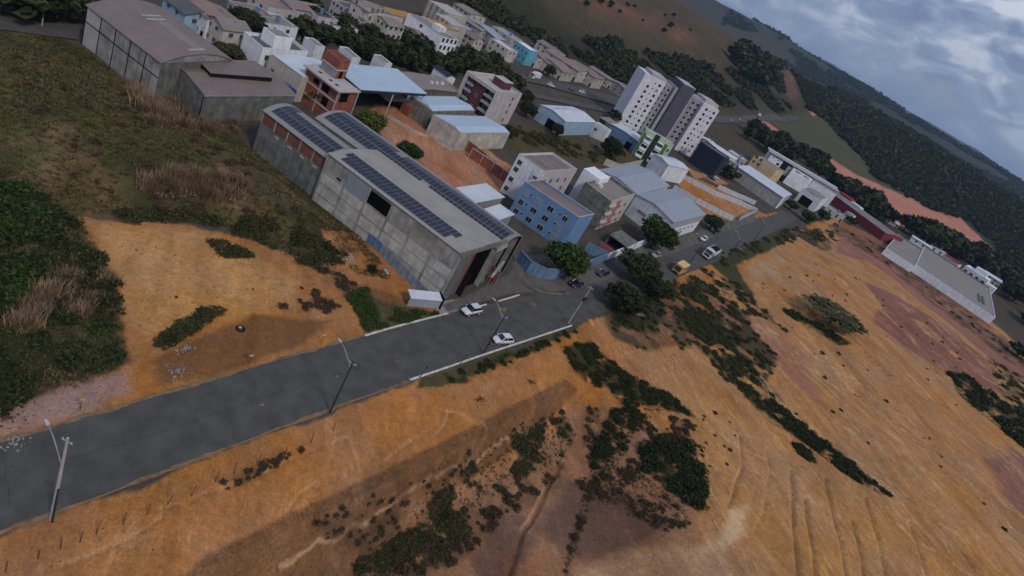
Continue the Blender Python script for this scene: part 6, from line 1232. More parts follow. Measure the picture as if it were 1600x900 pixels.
# 3. rear-left vault with brick band
H = House('solar_left', 'brick_banded_warehouse', 'barrel roofed warehouse with a brick upper band, its solar roof farthest from the street', 'warehouse')
H.walls(m_concd, H.h - 2.6, sides='NFL'); n_ = 5; bw = H.w / n_
for i in range(n_):
    H.part('brick_panel', H.mb().box(i * bw + .3, .04, H.h - 2.6, (i + 1) * bw, .25, H.h - .25), m_brickm)
    H.part('pillar', H.mb().box(i * bw, -.03, H.h - 2.6, i * bw + .3, .25, H.h - .2), m_conc)
    if i: H.part('white_patch', H.mb().box(i * bw + .8, -.06, H.h - 3.4, i * bw + 2., 0, H.h - 3.05), m_concl)
H.walls(m_conc, H.h - .25, z0=H.h - 2.6, sides='L', name='side_wall')
H.vault(m_rgrey, H.h - .2, 1.3, wallmat=m_conc)
solar(H, 1.1, .5, 15, 2, 1.05, 2.05, H.vf); solar(H, 1.1, .5 + 2 * 2.17, 2, 1, 1.05, 2.05, H.vf)
# 4. brown halls, top left
H = House('wh_tl', 'brown_roofed_warehouse', 'biggest brown roofed warehouse, pale panel walls above the grass, top left', 'warehouse')
H.walls(m_concd, H.h - .1, sides='FL'); H.walls(m_concd, H.h - .1, y0=.1, sides='N', name='backing_wall'); H.walls(m_concd, H.h - .1, sides='R', name='end_wall')
nb = 5; bw = H.w / nb
for i in range(nb):
    for a, b in ((-1, 3.6), (3.9, H.h - .15)): H.part('wall_panel', H.mb().box(i * bw + .35, .0, a, (i + 1) * bw - .0, .12, b), m_slab if i < 1 else m_conc)
    H.part('pillar', H.mb().box(i * bw, .04, -1, i * bw + .33, .12, H.h), m_black)
H.part('ring_beam', H.mb().box(0, .03, 3.62, H.w, .12, 3.88), m_black)
H.vault(m_rbrown, H.h - .1, 1.7, wallmat=m_conc, n=18)
for a, b in ((7., 8.1), (8.6, 9.)): H.part('ridge_skylight', H.mb().box(a, 7.2, H.vf(8.5), a + .45, 12, H.vf(9.5) + .16), m_concl)
H.part('ridge_skylight', H.mb().box(21.2, 7.6, H.vf(8) + .02, 21.6, 12, H.vf(9.6) + .14), m_concl)
H.part('sunken_sheet', H.mb().box(9.6, 9.2, H.vf(9.6) - .04, 21, 12, H.vf(9.6) + .05), m_rtaupe)
H = House('wh_mid', 'brown_gabled_warehouse', 'grey walled warehouse with a low brown gable roof and a raised dark edged roof panel', 'warehouse')
H.walls(m_concd, H.h); H.gable(m_rbrownY, H.h, 1.0, 'y', over=.12, f=.5, wallmat=m_concd)
zr = H.h + 1.9
rp = H.mb().slab([(2.6, 5.2, zr), (8.6, 4.6, zr), (9.8, 20.6, zr), (2.2, 21, zr)], .12); H.part('raised_roof', rp, m_rbrownY)
rp = H.mb(); rp.slab([(2.7, 5.4, zr - .13), (8.45, 4.8, zr - .13), (9.6, 20.4, zr - .13), (2.4, 20.7, zr - .13)], 1.6); H.part('dark_upstand', rp, m_black)
H.part('edge_flashing', H.mb().box(H.w + .05, -.1, H.h - .3, H.w + .2, H.d + .1, H.h + .02), m_rgb)
H.part('corner_pillar', H.mb().box(H.w - .1, -.06, -2, H.w + .06, .1, H.h), m_black)
H.part('vent_box', H.mb().box(.5, -.9, H.h - 2.9, 2.2, 0, H.h - 1.0), m_black); H.part('vent_hood', H.mb().slab([(.3, -1.1, H.h - .95), (2.4, -1.1, H.h - .95), (2.4, .0, H.h - .7), (.3, .0, H.h - .7)], .08), m_whiteclean)
g = H.mb(); g.box(.35, -1, H.h - 2.95, .5, -.85, H.h - 1); g.box(2.2, -1, H.h - 2.95, 2.35, -.85, H.h - 1); g.box(.35, -1, H.h - 3.05, 2.35, -.85, H.h - 2.9); H.part('vent_frame', g, m_white)
# 5. blue apartment house
def apartments(key, name, label, wall, roof, N=(), R=(), parapet=.5, rmat=None, copm=None, inset=.3, cat='apartment building', rwall=None):
    H = House(key, name, label, cat); H.walls(wall, H.h, sides='NFL'); H.walls(rwall or wall, H.h, sides='R', name='side_wall')
    H.flat(roof, H.h - parapet); H.coping(copm or m_slab, H.h)
    for (us, vs, w_, h_, g) in N:
        for u in us:
            for v in vs: H.window('N', u, v, w_, h_, g)
    for (us, vs, w_, h_, g) in R:
        for u in us:
            for v in vs: H.window('R', u, v, w_, h_, g)
    return H
H = apartments('blue', 'blue_apartment_house', 'sky blue three storey apartment house with brown sunken roof beside the solar warehouse', m_blue, m_rbrown)
vv = [.9, 3.7, 6.5]
for j, v in enumerate(vv):
    for i, u in enumerate([1.7, 5.6, 9.2, 13.6]):
        gl = m_glassl if (j == 2 and i in (0, 1)) or (j == 1 and i == 3) or (j == 0 and i == 3) else m_glass
        H.window('N', u, v, 1.25 if i in (0, 3) else 1.6, 1.35, gl)
    for u in (3.3, 12.0): H.window('N', u, v + .7, .6, .55, m_glass, small=True)
# 6. white four storey
H = apartments('white4', 'white_apartment_house', 'white four storey apartment house with ribbed brown roof, behind the blue one', m_white, m_rbrown, rwall=m_pinkwhite)
for v in (1., 3.9, 6.9, 9.0): H.window('N', 1.3, v, 1.2, 1.2)
for v in (2.4, 5.6): H.window('N', 7.0, v + 2.4, 1.3, .9)
for v in (7.6, 4.8):
    for u in (2.5, 6., 10., 14.5): H.window('R', u, v, 1.1, 1.3)
H.part('corner_recess', H.mb().box(5.8, -.12, 0, H.w + .02, .02, 8.2), m_pinkwhite)
for y in (5, 10, 15): H.part('roof_rib', H.mb().box(.3, y, H.h - .5, H.w - .3, y + .12, H.h - .38), m_rtaupe)
H = House('whiteblk', 'white_stair_tower', 'blank white rendered block between the white and the stained grey apartment houses', 'building')
H.walls(m_whiteclean); H.flat(m_whiteclean, H.h - .05); H.coping(m_whiteclean, H.h)
H.window('F', 2, 6, 1, 1)
# 7. pink striped
H = House('pinkstripe', 'stained_apartment_house', 'apartment house with stained bare side wall and white front striped dull pink', 'apartment building')
H.walls(m_concw, H.h, sides='NFL'); H.walls(m_cream, H.h, sides='R', name='front_wall'); H.flat(m_rtaupe, H.h - .9); H.coping(m_concl, H.h)
H.panel('pink_stripe', 'R', 6.2, -.3, 9.2, H.h - .7, m_pink, .12)
H.panel('balcony_slab', 'R', .1, 2.6, 4.6, 2.9, m_cream, .7); H.panel('balcony_slab', 'R', .1, 5.4, 4.6, 5.7, m_cream, .7); H.panel('balcony_slab', 'R', .1, 8.0, 4.6, 8.3, m_cream, .7)
for v in (.6, 3.3, 6.1):
    H.window('R', 1.6, v, 1.9, 1.3); H.window('R', 4.4, v, 1.6, 1.3)
    H.window('R', 10.5, v, 1.7, 1.2); H.window('R', 15.5, v, 1.7, 1.2)
H.part('roof_tank', H.mb().box(2.2, 6.5, H.h - .9, 3.2, 7.6, H.h - .1), m_white)
# 8. grey halls
for key, lab in (('greyhall_a', 'blue grey roofed hall standing behind its twin, away from the street'), ('greyhall_b', 'blue grey roofed hall with a white facade on the street')):
    H = House(key, 'metal_roofed_hall', lab, 'warehouse', group='blue grey roofed halls')
    H.walls(m_white, H.h); H.gable(m_rgb, H.h, 1.1, 'y', over=.35, f=.45, wallmat=m_white)
    if key == 'greyhall_b':
        H.panel('sign_band', 'R', .1, H.h - 2.9, H.d - .1, H.h - .4, m_midgrey, .15)
        for u in (6, 10, 14, 18, 22, 26): H.window('R', u, 2.7, 1.8, .6, small=True)
        H.panel('metal_door', 'R', 12, -.3, 17, 2.2, m_grey, .08)
        H.panel('window_band', 'N', 3, 3.2, 6.5, 4.1, m_glassl, .05)
    H.part('gutter', H.mb().box(H.w + .3, -.3, H.h - .25, H.w + .5, H.d + .3, H.h - .05), m_steel)
H = House('whitebox', 'white_flat_roof_hall', 'small white hall with pale roof at the foot of the high-rise', 'building')
H.walls(m_white); H.gable(m_rwhite, H.h, .6, 'y', wallmat=m_white)
H = House('navy', 'navy_shed', 'tall windowless dark navy shed right of the high-rise', 'building')
H.walls(m_navy); H.flat(m_rdark, H.h - .2); H.coping(m_darkgrey, H.h)
# 9. pale green block
H = House('green', 'pale_green_apartment_block', 'pale green apartment block with dark green centre before the high-rise', 'apartment building')
H.walls(m_green); H.flat(m_slab, H.h - .4); H.coping(m_green, H.h)
m_dg = PL_('dark_green_plaster', (.022, .042, .03)); m_mg = PL_('leaf_green_plaster', (.09, .17, .05))
H.panel('centre_band', 'N', 4.6, -.5, 6.8, H.h + .5, m_dg, .25); H.panel('side_band', 'N', 9.9, -.5, 11.4, H.h - 1.2, m_mg, .1); H.panel('side_band', 'N', .0, -.5, .9, H.h - 1.2, m_mg, .1)
for v in (1.0, 4.4, 7.8):
    for u in (2.7, 8.3):
        H.panel('balcony', 'N', u - 1.5, v - .5, u + 1.5, v + .5, m_whiteclean, .9); H.window('N', u, v + .55, 2.4, 1.5, m_glass if v < 7 or u > 5 else m_glassl)
        H.panel('balcony_lintel', 'N', u - 1.5, v + 2.1, u + 1.5, v + 2.35, m_whiteclean, .9)
for v in (1.5, 4.9, 8.3): H.window('N', 12.4, v, .8, 1.1)
# 10. the high-rise
H = House('high', 'high_rise', 'tall white apartment tower with a dark slate central shaft and rows of square windows', 'tower')
m_hw = PL_('tower_white', (.64, .63, .70), stain=.1); m_hg = PL_('tower_recess_shade', (.30, .29, .33), stain=.1); m_hs = PL_('tower_shaft', (.088, .085, .118), stain=.05); m_hl = PL_('tower_light_rib', (.40, .39, .42), stain=.1)  # m_hg: shade of the set-back bays put into the colour
zt = H.h
def block(name, x0, x1, y0, y1, z1, mat, lab=None): return H.part(name, H.mb().box(x0, y0, -6, x1, y1, z1), mat, lab)
block('left_wing', 0, 12, 0, 13, zt - .4, m_hw); block('left_recess', 12, 17.2, 2.2, 15, zt - .6, m_hg); block('left_rib', 18.0, 19.8, .8, 14, zt + .1, m_hl)
block('central_shaft', 19.8, 27.2, -.6, 12, zt + 3.2, m_hs); block('right_rib', 27.2, 29.0, .8, 14, zt + .1, m_hl); block('right_recess', 30.0, 35.2, 2.2, 15, zt - .6, m_hg)
block('right_wing', 35.2, 45, 0, 15, zt - .4, m_hw); block('core', 11, 36, 6, 15.5, zt - 1.2, m_black)
H.part('shaft_cap_fill', H.mb().box(19.75, -.62, zt + 3.21, 27.25, 12.05, zt + 3.52), m_hl)
H.part('roof_parapet', H.mb().box(4, 1, zt - .4, 12.2, 13, zt + 1.0), m_hl); H.part('roof_parapet', H.mb().box(37, 3, zt - .4, 45.1, 15, zt + 1.2), m_slab)
H.part('edge_rib', H.mb().box(45, 4, -6, 46.2, 15, zt - 1.5), m_hl)
rows = [zt - 3.3 - 2.72 * i for i in range(10)]
for r_, v in enumerate(rows):
    for u in ((4.3, 9.6) if r_ else (9.6,)): H.holes('N', [u], [v], 1.25, 1.25, m_glassl if random.random() < .12 else m_glass)
    H.holes('N', [7.0], [v + .3], .55, .6); H.holes('N', [38.4, 43.0] if r_ % 3 or r_ == 0 else [38.4], [v], 1.25, 1.25, m_glassl if random.random() < .15 else m_glass); H.holes('N', [40.6], [v + .3], .55, .6)
    H.holes('N', [13.2, 15.9], [v - .3], 1.1, 1.2, y0=2.2); H.holes('N', [31.2, 33.9], [v - .3], 1.1, 1.2, y0=2.2)
    H.holes('R', [3, 8], [v], .6, .8)
# 11. light blue warehouse etc.
H = House('bluewh', 'light_blue_warehouse', 'light blue warehouse with white metal roof and a tall dark doorway, left of the high-rise', 'warehouse')
H.walls(m_paleblue); H.gable(m_rwhite, H.h, .9, 'y', over=.2, f=.45, wallmat=m_paleblue); H.panel('doorway', 'N', 5.2, -.5, 9., 3.6, m_void, .03)
for y in (5, 12): H.part('skylight', H.mb().box(3, y, H.h + .55, 4.6, y + 4, H.h + .75), m_rgb)
H = House('bluewh2', 'blue_grey_hall', 'blue grey hall with sloping pale roof between the light blue warehouse and the high-rise', 'warehouse')
H.walls(m_bluewall); H.gable(m_rwhite, H.h, .5, 'y', wallmat=m_bluewall, over=.3); H.panel('doorway', 'N', 9.8, -.5, 12.8, 3.2, m_void, .03)
H.part('side_roof', H.mb().slab([(-7, 1, H.h - .6), (-.35, 1, H.h - .5), (-.35, H.d, H.h - .4), (-7, H.d, H.h - .5)], .12), m_rtaupe); H.part('side_wall', H.mb().box(-7, 1.1, -1, -6.8, H.d - .2, H.h - .75), m_grey)
H = House('whitewall', 'small_white_building', 'small white flat building with tree shadowed corner behind the light blue warehouse', 'building'); H.walls(m_white); H.flat(m_slab, H.h - .3); H.window('N', 1.4, 2, 1.2, 1)
# 12. brown and white apartments
H = House('brownapt', 'brown_and_white_apartment_block', 'four storey block with maroon balcony front framed in white, maroon box on its roof', 'apartment building')
H.walls(m_pinkwhite, H.h, sides='FR'); H.part('left_fin', H.mb().box(0, 0, -2, 1.1, H.d - .25, H.h), m_cream); H.part('right_fin', H.mb().box(H.w - .25, 0, -2, H.w - .02, .3, H.h - .002), m_cream)
H.part('top_band', H.mb().box(1.1, 0, H.h - 1.0, H.w - .25, .35, H.h), m_cream); H.part('front_wall', H.mb().box(1.1, 1.1, -2, H.w - .25, 1.35, H.h - .3), m_black)
H.part('maroon_panel', H.mb().box(4.3, .75, -2, 9.2, 1.1, H.h - 1.), m_maroon); H.flat(m_slab, H.h - .6, .2, .35, H.w - .3, H.d - .3)
for v in (.4, 3.2, 6.0, 8.3):
    for u0, u1 in ((1.15, 4.2), (9.3, H.w - .3)):
        H.part('balcony', H.mb().box(u0, .15, v, u1, 1.1, v + .75), m_midgrey)
    for u in (2.7, 11.2): H.window('N', u, v + .9, 1.5, 1.2, y0=1.1)
for v in (2.4, 6.2): H.window('N', 6.7, v, .9, .9, y0=.75)
for v in (1.6, 4.6, 7.4, 9.6): H.window('R', 12.2, v - .6, 1.0, 1.3)
H.part('side_band', H.mb().box(H.w - .0, 13.6, -2, H.w + .1, 14.2, H.h - .1), m_cream)
H.part('roof_box', H.mb().box(5.6, 8.2, H.h - .6, 10.4, 13.4, H.h + 1.9), m_maroon); H.part('roof_box_lid', H.mb().box(5.4, 8.0, H.h + 1.9, 10.6, 13.6, H.h + 2.1), m_slab); H.coping(m_cream, H.h)
# 13. pale roofed halls and canopy
for key, lab in (('palehall_a', 'pale blue roofed hall, the one nearer the open canopy'), ('palehall_b', 'pale blue roofed hall with a bare grey gable wall, nearer the street')):
    H = House(key, 'pale_roofed_hall', lab, 'warehouse', group='pale blue roofed halls')
    H.walls(m_concw if key[-1] == 'a' else m_block, H.h); H.gable(m_rblue, H.h - .1, .7, 'y', over=-.15, f=.75, wallmat=m_concl); H.coping(m_concl, H.h, .3, .1)
H = House('canopy', 'open_canopy', 'open sided shed with a wide pale blue roof over a red earth floor', 'canopy')
H.gable(m_rblue, H.h, .8, 'y', over=.2, f=.1, t=.16); H.part('edge_beam', H.mb().box(H.w - .1, 0, H.h - .75, H.w + .1, H.d, H.h - .1), m_navy); H.part('edge_beam', H.mb().box(0, -.1, H.h - .75, H.w, .1, H.h - .1), m_navy)
for y in (.2, H.d * .5, H.d - .4):
    for x in (.3, H.w - .3): p = H.P(x, y); H.part('post', MB().tube((p[0], p[1], -1), (p[0], p[1], H.h - .6), .2, n=8), m_concl)
H.part('back_wall', H.mb().box(0, 0, -1, .25, H.d, H.h - .8), m_brickd); H.part('end_wall', H.mb().box(.3, H.d - .3, -1, H.w * .6, H.d - .05, H.h - .8), m_brickd)
H.part('inner_roof', H.mb().slab([(H.w - 8, H.d * .62, 3.6), (H.w - 4, H.d * .62, 3.2), (H.w - 4, H.d + 3, 3.2), (H.w - 8, H.d + 3, 3.6)], .15), m_rgrey)
H.part('store_room', H.mb().box(H.w - 4, H.d - 3.2, -1, H.w - .8, H.d - .4, 3.0), m_brick)
# 14. unfinished brick house
H = House('brick', 'unfinished_brick_house', 'unfinished red brick house with concrete beams, flat cement roof and a brick stair tower', 'house')
H.walls(m_brick, H.h - .4, y0=.12, z0=-2)
for z in (2.9, 5.9, H.h - .45): H.part('concrete_beam', H.mb().box(0, 0, z - .4, H.w + .1, .3, z), m_slab)
for x in (0, 5.7, H.w - .3): H.part('concrete_column', H.mb().box(x, -.02, -2, x + .3, .28, H.h - .85), m_slab)
H.part('roof', H.mb().box(-.5, -.7, H.h - .4, H.w + .6, H.d + .5, H.h - .08), m_slab)
for (u, v, w_, h_) in [(4.2, 6.5, 1.8, 1.2), (7.6, 6.3, 2.4, 1.6), (8.6, 3.2, 2.0, 2.0)]: H.panel('opening', 'N', u - w_ / 2, v, u + w_ / 2, v + h_, m_void, -.08)
H.panel('opening', 'R', 1, 5.8, 4, 8.2, m_void, .02); H.part('side_room', H.mb().box(H.w - 1.2, 0.3, -1, H.w + 2.2, H.d - 1, 3), m_brick)
H.walls(m_brick, H.h + 2.6, x0=1.0, y0=3.6, x1=6.2, y1=7.6, z0=H.h - .08, name='stair_tower_wall', sides='FL'); H.part('stair_tower_wall', H.mb().box(1., 3.6, H.h - .08, 6.2, 3.85, H.h + 2.0), m_grey)
H.part('stair_tower_wall', H.mb().box(5.95, 3.85, H.h - .08, 6.2, 7.35, H.h + 2.0), m_brick); H.part('stair_tower_beam', H.mb().box(.9, 3.5, H.h + 2.0, 6.3, 7.7, H.h + 2.35), m_slab)
H.part('brick_tank_room', H.mb().box(1.0, 3.7, H.h + 2.35, 6.2, 7.6, H.h + 4.9), m_brick); H.part('tank_room_recess', H.mb().box(1.5, 4.2, H.h + 4.9, 5.7, 7.1, H.h + 4.93), m_brickd)
H.panel('doorway', 'R', 5.0, H.h, 6.2, H.h + 1.8, m_void, .02, x1=6.2)
for x in (2.8, 6.6, 8.8): H.part('roof_hatch', H.mb().box(x, 1.2, H.h - .08, x + .9, 2.0, H.h - .02), m_void)
H = House('bluewhite', 'white_and_blue_workshop', 'white workshop with a cobalt blue lower side wall and a stepped metal roof', 'building')
H.walls(m_cream); H.gable(m_rwhite, H.h - .2, .8, 'x', over=-.2, f=.5); H.coping(m_cream, H.h, .2, .06)
H.panel('blue_wall_band', 'N', 4.4, -1, H.w, 3.0, m_cobalt, .05); H.window('N', 2.2, 2.8, 1.0, 1.0); H.part('dark_gutter', H.mb().box(.3, .25, H.h - .12, H.w - .2, .75, H.h + .02), m_black)
H = House('whitehouse', 'white_flat_roofed_house', 'large white house with a dark flat roof below the wooded belt', 'house')
H.walls(m_whiteclean); H.flat(m_rdark, H.h - .7); H.coping(m_white, H.h); H.window('R', 2.0, 4.0, 1.3, 1.2); H.part('roof_wall', H.mb().box(2.2, 4.5, H.h - .7, 2.5, H.d - 2, H.h - .1), m_concd)
H = House('whitehouse_top', 'white_rooftop_room', 'white rooftop block with grey lid just behind the large white flat roofed house', 'building')
H.walls(m_whiteclean, y1=H.d + 3); H.flat(m_rtaupe, H.h, y1=H.d + 2.7); H.window('N', 3.6, 5.8, .6, .6)
for key, lab in (('tank_a', 'leftmost of three small white blocks with taupe lids behind the workshop roofs'), ('tank_b', 'middle of three small white blocks, right behind the brick stair tower'), ('tank_c', 'right one of three small white blocks, above the big pale canopy')):
    H = House(key, 'white_roof_block', lab, 'building', group='three small white blocks'); H.walls(m_white); H.flat(m_rtaupe, H.h - .1); H.window('N', H.w * .6, 2.5, .7, .8); H.coping(m_white, H.h, .25, .1)
H = House('greyroof', 'taupe_roofed_sheds', 'low sheds with a broad taupe roof behind the pale roofed halls', 'warehouse'); H.walls(m_concd); H.gable(m_rtaupe, H.h, .5, 'x', wallmat=m_concd, f=.3)
for y in (12, 15, 18): p_ = H.part('roof_vent', H.mb().box(6, y, H.h, 6.8, y + .8, H.h + 1.2), m_white)
H = House('solarshed', 'small_navy_roofed_house', 'small white house with a dark blue roof by the taupe sheds', 'house'); H.walls(m_whiteclean); H.gable(m_navy, H.h, .8, 'x', wallmat=m_whiteclean, f=.4)
# 15. far apartments
def cells(H, face, n, rows, w_, h_, z0=1.2, dz=3., span=None, mat=None):
    L_ = span or (H.w if face in 'NF' else H.d)
    for r_ in range(rows):
        for i in range(n): H.window(face, L_ * (i + .5) / n, z0 + r_ * dz, w_, h_, mat, small=True) if random.random() > .06 else None
H = House('apt_a', 'cream_apartment_house', 'tall cream apartment house with dark balconies at its corner, left of the far group', 'apartment building'); H.walls(m_cream); H.gable(m_rtaupe, H.h, .8, 'x', wallmat=m_cream); cells(H, 'N', 2, 4, .8, 1.0); cells(H, 'R', 5, 4, 1.2, 1.4)
for r_ in range(4): H.part('balcony', H.mb().box(5.4, -.7, 1 + 3 * r_, H.w, 0, 1.9 + 3 * r_), m_cream)
H = House('apt_b', 'cream_balcony_house', 'cream gabled apartment house between the taller cream one and the white one', 'apartment building'); H.walls(m_cream); H.gable(m_rtaupe, H.h, 1.1, 'y', wallmat=m_cream); cells(H, 'N', 4, 3, .8, 1.1); cells(H, 'R', 3, 3, 1.6, 1.3)
H = House('apt_c', 'long_white_apartment_house', 'long bright white apartment house with a taupe roof in the far group', 'apartment building'); H.walls(m_whiteclean); H.gable(m_rtaupe, H.h - .4, .8, 'x', over=-.3); H.coping(m_white, H.h)
for v in (4.8, 7.4): H.window('N', 8.2, v, 1.3, 1.1)
cells(H, 'R', 4, 3, 1.5, 1.6); H.part('lower_wing', H.mb().box(5, -6, -1, 17.5, -.1, 4), m_white); H.part('lower_wing_roof', H.mb().box(4.8, -6.2, 4, 17.7, -.12, 4.2), m_midgrey); H.part('roof_room', H.mb().box(11, 2.5, H.h - .4, 15, 7, H.h + 2.2), m_white)
for key, lab in (('silo_a', 'pale ribbed industrial block at the top edge, farther one'), ('silo_b', 'pale ribbed industrial block beside the blue shop')):
    H = House(key, 'pale_industrial_block', lab, 'warehouse', group='pale ribbed industrial blocks'); H.walls(m_concl); H.flat(m_slab, H.h - .2)
    for i in range(4): H.part('rib', H.mb().box(H.w * i / 4 + .1, -.3, -1, H.w * i / 4 + .6, 0, H.h + .1), m_concd)
H = House('blueshop', 'blue_fronted_shop', 'shop with a cobalt blue front under the pale industrial block', 'shop'); H.walls(m_cobalt); H.flat(m_slab, H.h - .2); H.panel('doorway', 'R', 3, -.5, 8, 3.4, m_void, .04)
H = House('cyan', 'cyan_house', 'cyan painted house with dark square windows by the main road', 'house'); H.walls(m_cyan); H.flat(m_whiteclean, H.h - .2); H.coping(m_white, H.h); cells(H, 'N', 4, 2, 1.0, 1.0, 2.2, 3)
# 16. right hand group
H = House('beigehall', 'beige_hall_with_white_parapet', 'beige hall with a thick white sloping roof edge behind the construction lot', 'warehouse')
H.walls(m_concl, H.h - .3); H.gable(m_rwhite, H.h - .3, .5, 'x', over=.4, f=.12, t=.3); H.part('end_parapet', H.mb().box(H.w - .1, -.3, -1, H.w + .3, 5, H.h + .3), m_whiteclean); H.panel('roller_door', 'R', 7, -1, 14, 4, m_midgrey, .05)
for u in (6, 12, 18): H.part('joint_rib', H.mb().box(u, -.08, -1, u + .15, .0, H.h - .5), m_grey)
H = House('yellow', 'yellow_house', 'pale yellow house with four dark windows behind the beige hall', 'house')
H.walls(m_yellow); H.flat(m_rtaupe, H.h - .3); H.coping(m_yellow, H.h)
for u in (1.8, 5.0):
    for v in (5.2, 8.2): H.window('N', u, v, 1.5, 1.4)
H.panel('blank_bay', 'N', 6.3, -1, H.w, H.h - .3, m_yellow, .35); cells(H, 'R', 3, 3, 1.1, 1.3)
H = House('modern', 'modern_white_building', 'long modern white building with a wide overhanging roof slab and dark glass band', 'building')
H.walls(m_white, H.h - .5); H.part('roof', H.mb().box(-1, -3, H.h - .45, H.w + 1.5, H.d + 1, H.h), m_midgrey); H.part('roof_edge', H.mb().box(-1.1, H.d + 1, H.h - .55, H.w + 1.6, H.d + 1.8, H.h + .25), m_whiteclean)
H.part('white_bay', H.mb().box(1.5, -2.5, -1, 10, -.0, H.h - 1.6), m_whiteclean); H.part('white_bay', H.mb().box(17, -4.5, -1, 31, -.0, H.h - 1.4), m_whiteclean); H.part('white_bay', H.mb().box(32, -2, -1, H.w + 1, -.0, H.h - .5), m_white)
H.part('glass_band', H.mb().box(10.3, -2.2, -1, 16.6, -.01, H.h - .9), m_glass)
for x0, x1 in ((2.5, 4.5), (6.5, 8.6)): H.part('slot_window', H.mb().box(x0, -2.56, H.h - 2.4, x1, -2.45, H.h - 2.0), m_glass)
for x0, x1 in ((19, 22.5), (25, 28.5)): H.part('slot_window', H.mb().box(x0, -4.56, H.h - 2.3, x1, -4.45, H.h - 1.9), m_glass)
H.part('square_window', H.mb().box(7.2, -2.56, H.h - 5, 9, -2.45, H.h - 3.6), m_glass); H.part('grey_bay', H.mb().box(14, -3.1, 4, 16.5, -2.2, H.h - 2), m_midgrey)
H = House('modern_low', 'low_white_annex', 'lower white annex with grey roof in front of the modern building', 'building'); H.walls(m_white); H.gable(m_rtaupe, H.h - .2, .6, 'y', over=-.2); H.coping(m_white, H.h); H.panel('doorway', 'N', 2, -1, 9, 5, m_void, .04)
H = House('redlong', 'red_fronted_building', 'long low building with a dark red front wall and patched grey roof', 'building'); H.walls(m_red); H.gable(material('patched_grey_roof', (.22, .205, .20), var=.3, vscale=.6, wave=('Y', .3, .02)), H.h, 1., 'x', wallmat=m_red, over=.2)
H.part('red_roof_block', H.mb().box(1, 12, H.h, 12, 18, H.h + 2.4), PL_('bright_red_paint', (.34, .03, .045))); H.part('white_roof_block', H.mb().box(12.1, 13, H.h, 20, 18, H.h + 1.5), m_white)
for i, key in enumerate(('longwh_a', 'longwh_b')):
    H = House(key, 'long_white_walled_warehouse', ('shorter flat roofed warehouse with a thin white front wall', 'very long flat taupe roofed warehouse with a tall white wall, right side')[i], 'warehouse', group='white walled warehouses on the right')
    H.walls(m_whiteclean, H.h + .3); H.flat(m_rtaupe, H.h - .1, .3, .3, H.w - .3, H.d - .3); H.part('valley_gutter', H.mb().box(.3, H.d * .98, H.h, H.w, H.d - .3, H.h + .2), m_black)
    if i: H.part('roof_skylight', H.mb().box(H.w - 9, 20, H.h - .1, H.w - 7.8, 45, H.h + .35), m_rdark); H.part('roof_skylight', H.mb().box(H.w - 6.6, 20, H.h - .1, H.w - 5.4, 45, H.h + .35), m_rdark)
H = House('whitevilla', 'white_villa', 'white modern villa with stacked boxes beyond the long warehouse', 'house'); H.walls(m_white); H.flat(m_whiteclean, H.h - .2); cells(H, 'N', 4, 2, 2.2, 1.4, 1.2, 3.2)
H.part('upper_box', H.mb().box(5, 4, H.h - .2, 13, 12, H.h + 2.6), m_white); H.part('side_box', H.mb().box(H.w, 3, -1, H.w + 6, H.d, H.h - 2.5), m_white); H.part('terrace', H.mb().box(-3, -3, -1, 4, -.05, 3), m_midgrey)
H = House('redshed', 'dark_red_roofed_shed', 'small dark red roofed shed behind the long warehouse', 'shed'); H.walls(m_white); H.gable(m_red, H.h, .8, 'x')
for key, lab in (('smallwhite_a', 'small flat roofed white outbuilding by the orange yard'), ('smallwhite_b', 'small white roofed outbuilding against the blue apartment house')):
    H = House(key, 'white_outbuilding', lab, 'shed'); H.walls(m_grey); H.part('roof', H.mb().box(-.4, -.4, H.h, H.w + .4, H.d + .2, H.h + .15), m_rwhite); H.panel('doorway', 'N', H.w * .3, -.3, H.w * .85, 2.4, m_void, .03)
H = House('carport', 'grey_carport', 'low grey concrete carport between the pink striped house and the white wall', 'carport')
H.part('roof', H.mb().box(0, 0, H.h - .2, H.w, H.d, H.h), m_concd); H.walls(m_concw, H.h - .22, sides='FL')
for y in (.2, H.d - .5): H.part('post', H.mb().box(H.w - .35, y, -.5, H.w - .05, y + .3, H.h - .2), m_concl)
